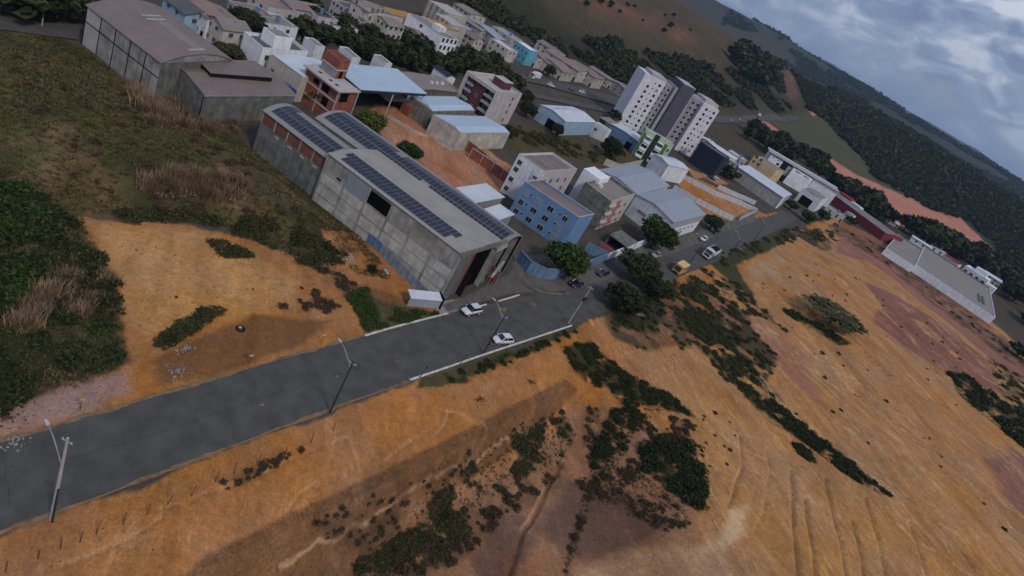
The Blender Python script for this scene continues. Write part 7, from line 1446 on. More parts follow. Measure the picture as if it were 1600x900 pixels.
# 17. the many small houses
hs = [b for b in BLD if b[0] == 'h_']
wallc = [(m_cream, 'cream'), (m_white, 'white'), (m_pinkwhite, 'pinkish'), (m_brick, 'bare brick'), (m_concl, 'pale grey'), (m_grey, 'grey'), (m_paleblue, 'pale blue')]
roofc = [(m_rterra, 'faded terracotta'), (m_rtaupe, 'taupe'), (m_rwhite, 'white metal'), (m_rbrown, 'brown'), (m_rdark, 'dark grey'), (m_rgb, 'blue grey')]
rg = random.Random(5); prev = None
for i, b in enumerate(hs):
    if i < 12: zone = 'in the dense quarter at the top'; wi = rg.choice([0, 1, 3, 2, 6, 3, 5]); ri = rg.choice([0, 1, 4, 2, 3])
    elif i < 29: zone = 'in the row below the brown hill'; wi = rg.choice([0, 4, 2, 5]); ri = [1, 1, 5, 3, 2, 0, 0, 0, 3, 0, 3, 0, 1, 5, 1, 2, 0][i - 12]
    elif i < 35: zone = 'in the cluster behind the navy shed'; wi = rg.choice([1, 0, 4]); ri = rg.choice([1, 2, 0])
    else: zone = 'beside the long warehouses'; wi = rg.choice([1, 4, 0]); ri = rg.choice([1, 2, 5])
    nx = ('leftmost ' if prev != zone else ''); prev = zone
    wm, wn = wallc[wi]; rm, rn = roofc[ri]; fl = rg.random() < .3
    side = rg.choice(['two dark windows', 'three dark windows']); nwin = 2 if 'two' in side else 3
    H = House(None, 'small_house', '%s%s house, %s %s roof, %s' % (nx, wn, 'flat' if fl else 'pitched', rn, zone), 'house', rec=b, group='small houses ' + zone)
    H.walls(wm)
    if fl: H.flat(rm, H.h - .4); H.coping(m_slab, H.h)
    else: H.gable(rm, H.h, rg.uniform(.6, 1.4), rg.choice('xy'), wallmat=wm, over=.45)
    for k in range(nwin): H.window('N', H.w * (k + .7) / (nwin + .6), 1.3, 1.2, 1.1); H.window('N', H.w * (k + .7) / (nwin + .6), H.h - 1.6, 1.2, 1.0)
    H.panel('door', 'N', H.w - 1.4, -.5, H.w - .5, 2.1, m_void, .04); H.window('R', H.d * .3, H.h - 2, 1.2, 1.1); H.window('R', H.d * .7, H.h - 2, 1.2, 1.1)
    if rg.random() < .75: p = H.P(H.w * .6, H.d * .6); H.part('water_tank', MB().tube((p[0], p[1], H.h - .3), (p[0], p[1], H.h + 1.3), .7, .6, 10), m_bluewall)
# ochre roofed row
b = ('x', -101.0, 262.0, math.radians(-24), 7., 44., 7.0, 0., 0.)
H = House(None, 'ochre_roofed_hall', 'long narrow hall with an ochre yellow roof beside the white apartment house', 'warehouse', rec=b); H.walls(m_cream); H.gable(m_ryellow, H.h, .8, 'y', wallmat=m_cream)
# sheet metal shed by the warehouse
sx, sy = (SHED[0][0] + SHED[1][0]) / 2, (SHED[0][1] + SHED[1][1]) / 2; sa = math.atan2(SHED[1][1] - SHED[0][1], SHED[1][0] - SHED[0][0]); sl = math.hypot(SHED[1][0] - SHED[0][0], SHED[1][1] - SHED[0][1])
o = empty('sheet_metal_lean_to', sx, sy, 0, sa, 'low pale blue sheet metal lean-to at the street corner', 'shed')
MB().slab([(-sl / 2, -.9, 1.9), (sl / 2, -.9, 1.9), (sl / 2, 1.1, 2.3), (-sl / 2, 1.1, 2.3)], .08).build('roof', m_rwhite, o); MB().box(-sl / 2, -.7, 0, sl / 2, -.6, 1.85).build('wall', m_rgb, o); MB().box(sl / 2 + .1, -1, 0, sl / 2 + .3, 1.2, 2.4).build('gate', m_black, o)
# ---------------------------------------------------------------- walls and fences
m_sheetw = material('white_fence_sheet', (.50, .53, .60), rough=.6, var=.15, stain=.3); m_sheetg = material('grey_fence_sheet', (.25, .29, .35), rough=.6, var=.3, stain=.5)
def wall_run(lab, h, t, kind, P):
    P = [np.array(p) for p in P]; nm = {'sheetfence': 'sheet_fence', 'sheetwhite': 'sheet_fence'}.get(kind, 'boundary_wall')
    root = empty(nm, P[0][0], P[0][1], 0, 0, lab, 'fence' if 'sheet' in kind else 'wall')
    mats = dict(bluewall=m_bluewall, blue=m_bluewall, white=m_white, pink=m_pink, concrete=m_concl, sheetfence=m_sheetg, sheetwhite=m_sheetw, brickpanel=m_brick, patch=m_brick)
    step = {'sheetwhite': 2.6, 'sheetfence': 2.4, 'white': 5.5, 'brickpanel': 3.6, 'patch': 3.2}.get(kind, 1e9)
    for a, b in zip(P, P[1:]):
        L_ = np.linalg.norm(b - a); k = max(1, int(round(L_ / step))) if step < 1e8 else 1; d = (b - a) / L_; an = math.atan2(d[1], d[0])
        for i in range(k):
            c = a + d * (L_ * i / k) - P[0]; l = L_ / k; base = -.6
            mt = mats[kind]
            if kind == 'patch': mt = [m_brick, m_conc, m_brick, m_block][i % 4]
            o = inst('panel' if k > 1 else 'wall_body', MB().box(0 if k == 1 else .08, -t / 2, base, l - (0 if k == 1 else .08), t / 2, h + (random.uniform(-.08, .08) if 'sheet' in kind else 0)).mesh('panel', mt), root, (c[0], c[1], 0), (0, 0, an + (random.uniform(-.03, .03) if 'sheet' in kind else 0)))
            if k > 1 or kind in ('blue', 'bluewall'):
                pm = m_steel if 'sheet' in kind else (m_white if kind == 'white' else m_concl)
                inst('post', MB().box(-.1, -t / 2 - .06, base, .1, t / 2 + .06, h + .06).mesh('post', pm if kind not in ('blue', 'bluewall') else mt), root, (c[0], c[1], 0), (0, 0, an))
        if kind in ('blue', 'white', 'brickpanel', 'bluewall'):
            c = a - P[0]; inst('coping', MB().box(-.05, -t / 2 - .07, h + .002, L_ + .05, t / 2 + .07, h + .09).mesh('coping', m_slab if kind == 'brickpanel' else mats[kind]), root, (c[0], c[1], 0), (0, 0, an))
    p = P[-1] - P[0]; inst('post', MB().box(-.1, -t / 2 - .05, -.6, .1, t / 2 + .05, h + .1).mesh('post', m_steel if 'sheet' in kind else mats[kind]), root, (p[0], p[1], 0))
for wl in WALLS: wall_run(*wl)
# concrete passage floor strip behind the sheet fence is ground colour only
# ---------------------------------------------------------------- lamp posts, stakes, markers
def lamp(kind, x, y, h, lab):
    z = hz(x, y); pm = m_pole if kind in ('twin', 'pale') else m_poled; r = .20 if kind == 'twin' else .15
    o = empty('lamp_post' if kind != 'thin' else 'service_pole', x, y, z, 0, lab, 'lamp post', 'lamp posts along the street')
    MB().tube((0, 0, -.5), (0, 0, h), r, r * .55, 10).build('pole', pm, o)
    if kind == 'twin': MB().tube((.28, -.18, -.3), (.24, -.16, h * .42), .11, .09, 6).build('brace_pole', m_poled, o)
    # arm towards the carriageway (north-west)
    d = Vector((-.9, .43, 0)); m = MB(); p0 = Vector((0, 0, h * (.66 if kind == 'twin' else .86))); prev = p0; L_ = 3.4 if kind == 'twin' else 3.0
    if kind in ('twin', 'dark'):
        for i in range(1, 8):
            t = i / 7; p = p0 + d * (L_ * t) + Vector((0, 0, 1.9 * math.sin(t * 1.45))); m.tube(prev, p, .055, .05, 6); prev = p
        m.build('arm', m_steel, o); hd_ = empty('lamp_head', 0, 0, 0); hd_.parent = o; bpy.data.objects.remove(hd_)
        g = MB(); e = prev; n = d; s = Vector((-d.y, d.x, 0))
        vs = [e + s * a * .16 + n * b + Vector((0, 0, c)) for c in (-.06, .07) for a, b in ((-1, -.05), (1, -.05), (.7, .6), (-.7, .6))]
        g.add([tuple(v) for v in vs], [(3, 2, 1, 0), (4, 5, 6, 7), (0, 1, 5, 4), (1, 2, 6, 5), (2, 3, 7, 6), (3, 0, 4, 7)]); hd = g.build('lamp_head', m_frame, o)
        vs = [(v[0], v[1], v[2] - .075 + (.0)) for v in g.v[:4]]; MB().slab([(v[0], v[1], v[2] + .01) for v in vs][::-1], .02).build('lamp_lens', m_glassl, hd)
        g = MB(); g.box(-.5, -.05, h - .5, .5, .05, h - .4); g.build('crossarm', m_steel, o)
        for sx_ in (-.42, .42): MB().tube((sx_, 0, h - .4), (sx_, 0, h - .2), .05, .03, 6).build('insulator', m_white, o)
    else:
        MB().box(-.7, -.05, h - .4, .7, .05, h - .28).build('crossarm', m_pole, o); MB().tube((0, -.2, h * .62), (0, -.2, h * .72), .12, .12, 8).build('junction_box', m_black, o)
for p in POLES: lamp(*p)
st = None
for i, (x, y) in enumerate(STAKES):
    o = empty('fence_stake', x, y, hz(x, y), 0, 'thin dark wooden stake, %s from the near end of the orange verge row' % ['first', 'second', 'third', 'fourth', 'fifth', 'sixth', 'seventh', 'eighth', 'ninth', 'tenth', 'eleventh', 'twelfth', 'thirteenth', 'fourteenth', 'last'][i], 'stake', 'stakes on the orange verge')
    if st is None:
        st = MB().tube((0, 0, -.2), (.10, .04, 1.75), .05, .04, 6).mesh('stake', m_wood); w1 = MB().tube((.06, -.05, 1.1), (.1, .1, 1.1), .012, .012, 5).mesh('wire_tie', m_steel)
    s_ = inst('stake_shaft', st, o, rot=(random.uniform(-.08, .08), random.uniform(-.1, .1), random.uniform(0, 6))); inst('wire_tie', w1, o)
m_sign = material('faded_yellow_board', (.50, .34, .08), rough=.8, var=.3, vscale=6)
for (x, y), lab in zip(MARKERS, ('small yellow lot marker board on a stake in the pinkish dirt', 'small lot marker board on a stake at the kerb below the rubble', 'small pale lot marker board on a stake nearest the grass')):
    o = empty('lot_marker', x, y, hz(x, y), .9, lab, 'sign', 'lot markers'); MB().tube((0, 0, -.2), (0, 0, 1.5), .045, .04, 6).build('stake_shaft', material('rusty_stake', (.16, .05, .03), rough=.9), o)
    MB().box(-.28, -.06, 1.45, .28, -.02, 1.75).build('board', m_sign if 'yellow' in lab else m_concl, o)
for (x, y), lab in zip(POSTS, ('short dark post at the near end of the white kerb', 'short leaning post on the verge between the two dark lamp posts', 'short dark post just before the white hatchback', 'dark post at the far end of the grassy verge')):
    o = empty('verge_post', x, y, hz(x, y), 0, lab, 'post'); MB().tube((0, 0, -.2), (.25, .15, 2.2), .06, .05, 6).build('post_shaft', m_wood, o); MB().box(.12, .05, 2.1, .36, .25, 2.3).build('post_cap', m_black, o)
# ---------------------------------------------------------------- debris
for i, (x, y, k) in enumerate(DEBRIS):
    z = hz(x, y)
    if k == 'planks':
        lab = ['small stack of pale planks on the brown pad beside the sheet fence', 'second pale plank stack overlapping the first on the brown pad', 'pile of red and pale boards in the orange yard', 'second pile of boards in the orange yard', 'yellowish timber pile in the construction lot', 'pale timber pile in the construction lot'][[0, 1, 11, 12, 13, 14].index(i)]
        o = empty('plank_pile', x, y, z, random.uniform(0, 3), lab, 'planks'); n = 6
        for j in range(n): inst('plank', MB().box(-1.1, -.11, 0, 1.1, .11, .06).mesh('plank', m_woodl), o, (random.uniform(-.3, .3), (j - n / 2) * .26, .03 + .07 * (j % 2)), (0, 0, random.uniform(-.25, .25)), 1.4 if i > 12 else 1.)
    elif k == 'tyre':
        o = empty('discarded_tyre', x, y, z, 0, 'dark tyre and rags dumped on the orange pad', 'tyre'); vs, F = [], []
        for a in range(20):
            for b in range(8): t = a / 20 * 6.283; u = b / 8 * 6.283; rr = .5 + .17 * math.cos(u); vs.append((rr * math.cos(t), rr * math.sin(t), .16 + .15 * math.sin(u)))
        F = [(a * 8 + b, ((a + 1) % 20) * 8 + b, ((a + 1) % 20) * 8 + (b + 1) % 8, a * 8 + (b + 1) % 8) for a in range(20) for b in range(8)]
        MB().add(vs, F).build('tyre_body', m_tyre, o); MB().box(-.3, -.2, .3, .1, .2, .36).build('rag', m_concl, o)
    elif k == 'bush': 
        V, F = leaves(140, (1.0, 1.0, 1.5), .16, 'dome', 5); o = inst('small_tree', npmesh('small_tree', V, F, LEAF['dark']), None, (x, y, z)); tag(o, 'small dark round bush alone on the brown pad by the sheet fence', 'bush')
    elif k == 'slab':
        tag(inst('concrete_slab', MB().box(-.9, -.3, 0, .9, .3, .15).mesh('concrete_slab', m_slab), None, (x, y, z), (0, .1, 2.4)), 'pale broken slab lying by the sheet fence', 'slab')
    else:
        lab = ['whitish rubble heap on the orange pad', 'scattered pale rubble nearer the street', 'dark round rubble patch on the orange bank', 'small dark rubble patch near the dirt track', 'grey rubble heap at the left edge', 'mixed rubble at the very left street edge'][[3, 4, 5, 6, 9, 10].index(i)]
        mb = MB(); g = random.Random(i)
        for j in range(60):
            a = g.uniform(0, 6.28); r = abs(g.gauss(0, .9)); s = g.uniform(.03, .11); cx, cy = r * math.cos(a), r * math.sin(a); c = max(0, .35 - r * .25)
            vs = [(cx + q[0] * s * g.uniform(.6, 1.3), cy + q[1] * s * g.uniform(.6, 1.3), c + (q[2] + .6) * s * g.uniform(.5, 1)) for q in ((-1, -1, -1), (1, -1, -1), (1, 1, -1), (-1, 1, -1), (-.7, -.7, 1), (.7, -.7, 1), (.7, .7, 1), (-.7, .7, 1))]
            mb.add(vs, [(3, 2, 1, 0), (4, 5, 6, 7), (0, 1, 5, 4), (1, 2, 6, 5), (2, 3, 7, 6), (3, 0, 4, 7)])
        o = mb.build('rubble', m_conc if i in (3, 4, 10) else m_wood); o.location = (x, y, z); tag(o, lab, 'rubble', None, 'stuff')
# ---------------------------------------------------------------- vehicles
def section_body(st, mat, name, parent):
    """st: list of (x, half width bottom, half width top, z0, z1); rounded hull"""
    m = MB(); n = 10; vs = []
    for x, wb, wt, z0, z1 in st:
        h = z1 - z0
        ring = [(-wb * .86, z0), (-wb, z0 + h * .25), (-wb * .99, z0 + h * .62), (-wt, z0 + h * .9), (-wt * .8, z1), (wt * .8, z1), (wt, z0 + h * .9), (wb * .99, z0 + h * .62), (wb, z0 + h * .25), (wb * .86, z0)]
        vs += [(x, y, z) for y, z in ring]
    F = [(i * n + k, i * n + (k + 1) % n, (i + 1) * n + (k + 1) % n, (i + 1) * n + k) for i in range(len(st) - 1) for k in range(n)] + [tuple(range(n - 1, -1, -1)), tuple(range((len(st) - 1) * n, len(st) * n))]
    return m.add(vs, F).build(name, mat, parent, True)
def wheel_at(o, x, y, r, wd=.2):
    key = ('wheel', r, wd)
    if key not in MESH: MESH[key] = (MB().tube((0, -wd / 2, 0), (0, wd / 2, 0), r, r, 18).mesh('wheel', m_tyre), MB().tube((0, -wd / 2 - .012, 0), (0, wd / 2 + .012, 0), r * .58, r * .58, 12).mesh('rim', m_frame))
    a = inst('wheel', MESH[key][0], o, (x, y, r)); inst('rim', MESH[key][1], a)
def paint(name, c): return material(name, c, rough=.25, var=.04, spec=.5)
pw = paint('white_car_paint', (.62, .64, .68)); pd = paint('dark_car_paint', (.018, .022, .032)); ps = paint('silver_car_paint', (.30, .31, .33)); ptw = paint('white_truck_paint', (.66, .67, .69)); py_ = paint('yellow_van_paint', (.62, .40, .12))
m_lens = material('headlight_lens', (.5, .52, .55), rough=.15, var=.02); m_tail = material('tail_light_red', (.28, .02, .02), rough=.3, var=.02); m_trim = material('black_plastic_trim', (.02, .02, .02), rough=.7, var=.1)
def car(x, y, a, L_, lab, paintm, suv=False, z=.03):
    o = empty('parked_car', x, y, z, a, lab, 'car'); s = L_ / 4.2; W = .88 if not suv else .93; t = .18 if suv else 0; roof = 1.46 + t * 1.1
    section_body([(-2.1 * s, W * .80, W * .72, .42 + t * .5, .82 + t), (-1.98 * s, W * .95, W * .86, .28 + t, .95 + t), (-1.3 * s, W, W * .93, .24 + t, 1.0 + t), (0, W, W * .94, .24 + t, .98 + t), (.95 * s, W, W * .92, .24 + t, .94 + t), (1.75 * s, W * .96, W * .84, .26 + t, .82 + t), (2.02 * s, W * .86, W * .74, .32 + t, .70 + t), (2.1 * s, W * .7, W * .62, .4 + t, .6 + t)], paintm, 'body', o)
    zb = .93 + t; xr, xf, tr, tf = (-1.75 * s, .98 * s, -1.42 * s, .22 * s); wb, wt = W * .9, W * .72
    m = MB(); vs = [(xr, -wb, zb), (xf, -wb, zb), (xf, wb, zb), (xr, wb, zb), (tr, -wt, roof), (tf, -wt, roof), (tf, wt, roof), (tr, wt, roof)]
    m.add(vs, [(4, 5, 6, 7), (0, 1, 5, 4), (1, 2, 6, 5), (2, 3, 7, 6), (3, 0, 4, 7)]); m.build('windows', m_glass, o)
    MB().slab([(tr - .02, -wt - .02, roof + .035), (tf + .03, -wt - .02, roof + .035), (tf + .03, wt + .02, roof + .035), (tr - .02, wt + .02, roof + .035)], .05).build('roof', paintm, o)
    for sy in (-1, 1):
        g = MB()
        for (x0, x1) in ((xr, tr), (xf, tf), (-.35 * s, -.38 * s)): g.tube((x0, sy * (wb + .01), zb - .02), (x1, sy * (wt + .01), roof), .045, .04, 5)
        g.build('window_pillars', paintm if not suv else m_trim, o)
        mi = MB().box(.62 * s, sy * (W + .12) - .09, zb + .02, .8 * s, sy * (W + .12) + .09, zb + .18); mi.build('wing_mirror', paintm, o)
        MB().box(2.0 * s, sy * W * .62 - .16, .58 + t, 2.09 * s, sy * W * .62 + .16, .72 + t).build('headlight', m_lens, o); MB().box(-2.11 * s, sy * W * .72 - .12, .68 + t, -2.0 * s, sy * W * .72 + .12, .88 + t).build('tail_light', m_tail, o)
        for wx in (-1.3 * s, 1.32 * s): wheel_at(o, wx, sy * (W - .08), .32 + t * .3)
    MB().box(2.02 * s, -.5, .36 + t, 2.115 * s, .5, .50 + t).build('grille', m_trim, o); MB().box(-2.115 * s, -.26, .5 + t, -2.08 * s, .26, .62 + t).build('number_plate', m_white, o)
    if suv: MB().box(-1.9 * s, -W - .012, .26 + t, 1.9 * s, W + .012, .42 + t).build('sill_cladding', m_trim, o)
    return o
def truck(x, y, a, L_, lab, box=False, z=.03):
    o = empty('tipper_truck' if not box else 'box_truck', x, y, z, a, lab, 'truck'); f = L_ / 2; W = 1.15
    MB().box(-f, -.42, .55, f - .3, .42, .85).build('chassis', m_trim, o)
    c = MB(); c.add([(f - 2.0, -W, .6), (f, -W, .6), (f, W, .6), (f - 2., W, .6), (f - 2., -W, 2.75), (f - .32, -W * .95, 2.75), (f - .32, W * .95, 2.75), (f - 2., W, 2.75), (f, -W, 1.6), (f, W, 1.6)],
                    [(0, 3, 2, 1), (4, 5, 6, 7), (0, 1, 8, 5, 4), (1, 2, 9, 8), (8, 9, 6, 5), (3, 7, 6, 9, 2), (0, 4, 7, 3)]); c.build('cab', ptw, o)
    MB().slab([(f - .0 + .02, -W * .88, 1.68), (f + .02, W * .88, 1.68), (f - .26, W * .86, 2.6), (f - .26, -W * .86, 2.6)], .03).build('windscreen', m_glass, o)
    MB().box(f - .02, -.8, .75, f + .05, .8, 1.45).build('grille', m_trim, o); MB().box(f - .1, -W, .38, f + .1, W, .68).build('bumper', ptw, o)
    for sy in (-1, 1):
        MB().box(f + .0, sy * .95 - .14, .78, f + .08, sy * .95 + .14, .98).build('headlight', m_lens, o); MB().box(f - 1.3, sy * W - .015, 1.65, f - .45, sy * W + .015, 2.4).build('side_window', m_glass, o)
        MB().box(f - .25, sy * (W + .22) - .08, 1.7, f - .12, sy * (W + .22) + .08, 2.4).build('wing_mirror', m_trim, o)
        for wx in (f - 1.2, -f + 1.1, -f + 2.3): wheel_at(o, wx, sy * (W - .18), .5, .3)
        MB().box(-f + .4, sy * (W - .15) - .17, 1.04, -f + 3.0, sy * (W - .15) + .17, 1.1).build('mudguard', m_trim, o)
    MB().box(f - 1.7, -.6, 2.78, f - .7, .6, 2.98).build('roof_vent', ptw, o)
    if box: MB().box(-f, -W - .05, .95, f - 2.15, W + .05, 3.2).build('cargo_box', ptw, o)
    else:
        m = MB(); x0, x1 = -f, f - 2.2
        for (a0, b0, a1, b1) in ((x0, -W - .05, x1, -W + .05), (x0, W - .05, x1, W + .05), (x0, -W + .05, x0 + .1, W - .05), (x1 - .1, -W + .05, x1, W - .05)): m.box(a0, b0, .95, a1, b1, 2.35)
        m.box(x0 + .1, -W + .05, .95, x1 - .1, W - .05, 1.05); m.build('tipper_body', ptw, o)
        n = int((x1 - x0) / .7)
        for i in range(n):
            for sy in (-1, 1): MB().box(x0 + .35 + i * .7, sy * (W + .08) - .03, .95, x0 + .43 + i * .7, sy * (W + .08) + .03, 2.3).build('side_rib', ptw, o)
        MB().slab([(x0 + .12, -W + .07, 2.28), (x1 - .12, -W + .07, 2.28), (x1 - .12, 0, 2.4), (x0 + .12, 0, 2.4)], .05).build('load_cover', m_black, o); MB().slab([(x0 + .12, 0, 2.4), (x1 - .12, 0, 2.4), (x1 - .12, W - .07, 2.28), (x0 + .12, W - .07, 2.28)], .05).build('load_cover', m_black, o)
    return o
def van(x, y, a, L_, lab):
    o = empty('box_van', x, y, .03, a, lab, 'van'); o.scale = (1.2, 1.2, 1.1); f = L_ / 2; W = 1.05
    m = MB(); m.box(-f, -W, .45, f - 1.15, W, 2.55); m.build('body', py_, o); MB().box(-f - .03, -W - .03, 2.5, f - 1.1, W + .03, 2.62).build('roof', paint('pale_yellow_roof', (.70, .50, .25)), o)
    for i in range(4): MB().box(-f + .5 + i * .75, -.45, 2.6, -f + .62 + i * .75, .45, 2.66).build('roof_rib', py_, o)
    c = MB(); c.add([(f - 1.15, -W, .45), (f, -W * .95, .45), (f, W * .95, .45), (f - 1.15, W, .45), (f - 1.15, -W, 2.4), (f - .75, -W * .88, 2.35), (f - .75, W * .88, 2.35), (f - 1.15, W, 2.4), (f, -W * .95, 1.2), (f, W * .95, 1.2)],
                    [(0, 3, 2, 1), (4, 5, 6, 7), (0, 1, 8, 5, 4), (1, 2, 9, 8), (8, 9, 6, 5), (3, 7, 6, 9, 2), (0, 4, 7, 3)]); c.build('cab', paint('orange_van_paint', (.50, .24, .05)), o)
    MB().slab([(f + .02, -W * .85, 1.26), (f + .02, W * .85, 1.26), (f - .7, W * .8, 2.28), (f - .7, -W * .8, 2.28)], .03).build('windscreen', m_glass, o); MB().box(f - .02, -.6, .5, f + .05, .6, .85).build('grille', m_trim, o)
    for sy in (-1, 1):
        MB().box(f, sy * .8 - .12, .8, f + .06, sy * .8 + .12, 1.0).build('headlight', m_lens, o); MB().box(-f + .4, sy * W - .02, 1.45, f - 1.6, sy * W + .02, 2.1).build('side_window', m_glass, o)
        for wx in (-f + .9, f - .9): wheel_at(o, wx, sy * (W - .1), .36, .22)
for k, x, y, a, L_, lab in VEH:
    far = math.hypot(x, y) > 300; zz = .03
    if math.hypot(x, y) > 180 and not (60 < x < 110 and y < 260): zz = hz(x, y) + (.55 if math.hypot(x, y) > 420 else .45)
    if far and y < 420: zz = hz(x, y) + .05
    if k in ('boxtruck',): o = truck(x, y, a, min(7.5, max(6., L_)), lab, True, zz)
    elif k == 'truck': truck(x, y, a, 8.8, lab, False, zz).scale = (1.2, 1.2, 1.12)
    elif k == 'van': van(x, y, a, 5.6, lab)
    else: car(x, y, a, 4.3 if k != 'suv' else 4.5, lab, {'suv': pw, 'hatch': pw, 'dark': pd, 'grey': ps}[k], k == 'suv', zz)
def motorcycle(x, y, a):
    o = empty('parked_motorcycle', x, y, .02, a, 'small motorcycle parked on the pavement by the short blue wall', 'motorcycle')
    for wx in (-.62, .62): wheel_at(o, wx, 0, .3, .1)
    MB().tube((-.5, 0, .45), (.4, 0, .62), .13, .16, 8).build('engine_and_tank', pd, o); MB().box(-.65, -.12, .72, .05, .12, .82).build('seat', m_trim, o); MB().tube((.62, 0, .3), (.42, 0, .98), .04, .04, 6).build('fork', m_steel, o); MB().tube((.42, -.33, 1.0), (.42, .33, 1.0), .025, .025, 6).build('handlebar', m_steel, o)
q = onroad(.66, .03); motorcycle(KERBS[-1][1][-1][0] + 5.5, KERBS[-1][1][-1][1] + 3.5, 1.4)
# ---------------------------------------------------------------- trees
TM = {}
def tree_mesh(kind, far):
    key = (kind, far, random.randint(0, 3 if far else 1))
    if key in TM: return TM[key]
    sd_ = hash((kind, key[2])) % 97 if False else sum(map(ord, kind)) + key[2] * 7
    n = 420 if far else (3600 if kind != 'sparse' else 1300); sz = .16 if far else .052
    V, F = leaves(n, (1, 1, .78 if kind != 'sparse' else .36), sz, 'lobes', sd_)
    cr = npmesh('crown', V, F, LEAF[kind])
    m = MB(); g = random.Random(sd_)
    if far: m.tube((0, 0, -1.6), (0, 0, -.1), .09, .05, 5)
    else:
        m.tube((0, 0, -1.5), (.03, .02, -.55), .11, .075, 8)
        for i in range(7):
            a = i * .9 + g.uniform(-.3, .3); e = (math.cos(a) * g.uniform(.35, .6), math.sin(a) * g.uniform(.35, .6), g.uniform(.0, .35) * (1 if kind != 'sparse' else .4)); mid = (e[0] * .4 + .02, e[1] * .4, -.3)
            m.tube((.03, .02, -.62), mid, .055, .04, 6); m.tube(mid, e, .04, .012, 5)
    TM[key] = (cr, m.mesh('trunk', m_bark)); return TM[key]
for (x, y, h, r, kind, lab, grp) in TREES:
    far = math.hypot(x, y) > 330 or grp is not None; z = hz(x, y); o = empty('tree', x, y, z, random.uniform(0, 6.28), lab, 'tree', grp)
    cr, tr = tree_mesh(kind, far); rz = h * .5 if kind != 'sparse' else h * .5
    cz = h - rz * (.80 if kind != 'sparse' else .5); r *= 1.14; sc = (r, r * random.uniform(.88, 1.08), rz * 1.1)
    inst('crown', cr, o, (0, 0, cz), (0, 0, 0), sc); inst('trunk', tr, o, (0, 0, cz), (0, 0, 0), (r * .8 if far else min(r, 4.), r * .8 if far else min(r, 4.), cz / 1.42))
# ---------------------------------------------------------------- shrubs
ZL = ['in the dense dark strip along the dirt track', 'in the dark strip running down from the track', 'in the big dark thicket at the bottom centre', 'in the loose scrub under the orange bank', 'in the scrub at the bottom edge', 'in the brown brush of the lower flat',
      'on the scrubby slope between the street and the hillside', 'in the long dark hedge line crossing the hillside', 'in the short dark hedge at the head of the furrows', 'in the dark patch below the lone sparse tree', 'in the thicket at the right edge of the hillside', 'in the olive scrub at the far right',
      'in the tall straw by the brown warehouse', 'in the straw band across the grassy hill', 'in the straw near the grey wall', 'along the top of the orange cut', 'in the dark wood at the left edge', 'in the bright green thicket at the left edge', 'in the straw on the left slope',
      'in the green line across the orange pad', 'in the patch on top of the pad', 'in the green patch by the street', 'in the green tufts beside the lean-to', 'on the grassy verge along the white kerb', 'on the roadside bank beyond the truck', 'on the ridge line of the far hillside',
      'scattered alone on the bare hillside', 'scattered on the lower flat', 'scattered on the orange pad', 'on the green slope left of the high-rise', 'in the bushes beside the brown roof', 'in the mottled brush of the lower flat', 'in the scrub beside the street trees', 'on the lower scrubby slope', 'by the plank piles', 'along the row of stakes', 'in the dark band down the scrubby slope', 'in the dark brush under the street trees', 'in the brown brush between the dark strips', 'on the brown cut bank', 'dotted over the hill grass']
KL = {'dark': 'dark green shrub', 'olive': 'olive green shrub', 'brown': 'brown dry shrub', 'dry': 'clump of tall straw-coloured grass', 'green': 'fresh green shrub', 'lone': 'dusty bush'}
BM = {}
for k in KL:
    for s_ in range(3):
        if k == 'dry': V, F = leaves(120, (1.1, 1.1, 1.25), .045, 'tuft', s_ + 3)
        else: V, F = leaves(220, (1, 1, .72), .095, 'dome', s_ * 5 + len(k), 1.8, .2)
        BM[k, s_] = (V, F, npmesh('shrub', V, F, LEAF[k]))
rb = random.Random(21); items = []
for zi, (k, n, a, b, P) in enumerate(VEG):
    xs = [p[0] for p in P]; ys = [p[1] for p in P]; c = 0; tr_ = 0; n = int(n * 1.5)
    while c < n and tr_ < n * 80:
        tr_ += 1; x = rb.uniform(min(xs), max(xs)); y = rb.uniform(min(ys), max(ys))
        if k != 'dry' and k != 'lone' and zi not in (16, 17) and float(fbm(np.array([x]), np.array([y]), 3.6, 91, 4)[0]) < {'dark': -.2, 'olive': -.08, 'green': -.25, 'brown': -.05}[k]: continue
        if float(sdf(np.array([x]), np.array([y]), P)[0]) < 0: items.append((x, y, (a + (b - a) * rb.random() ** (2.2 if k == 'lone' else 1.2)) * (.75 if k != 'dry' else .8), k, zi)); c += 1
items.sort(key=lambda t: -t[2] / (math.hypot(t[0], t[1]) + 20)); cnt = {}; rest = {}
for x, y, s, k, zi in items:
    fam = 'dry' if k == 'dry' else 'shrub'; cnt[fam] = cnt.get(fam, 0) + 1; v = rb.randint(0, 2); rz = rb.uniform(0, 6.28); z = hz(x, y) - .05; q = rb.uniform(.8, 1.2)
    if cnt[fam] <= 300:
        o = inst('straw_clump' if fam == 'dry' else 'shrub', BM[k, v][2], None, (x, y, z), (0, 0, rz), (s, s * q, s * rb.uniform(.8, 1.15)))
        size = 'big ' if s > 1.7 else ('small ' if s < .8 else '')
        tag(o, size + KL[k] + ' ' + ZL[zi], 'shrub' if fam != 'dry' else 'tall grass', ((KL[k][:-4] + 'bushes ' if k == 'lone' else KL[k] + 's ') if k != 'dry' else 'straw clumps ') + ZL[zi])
    else:
        V, F, _ = BM[k, v]; c_, s2 = math.cos(rz), math.sin(rz); W_ = np.stack([(V[:, 0] * c_ - V[:, 1] * s2) * s + x, (V[:, 0] * s2 + V[:, 1] * c_) * s + y, V[:, 2] * s + z], 1)
        rest.setdefault(k, []).append((W_, F))
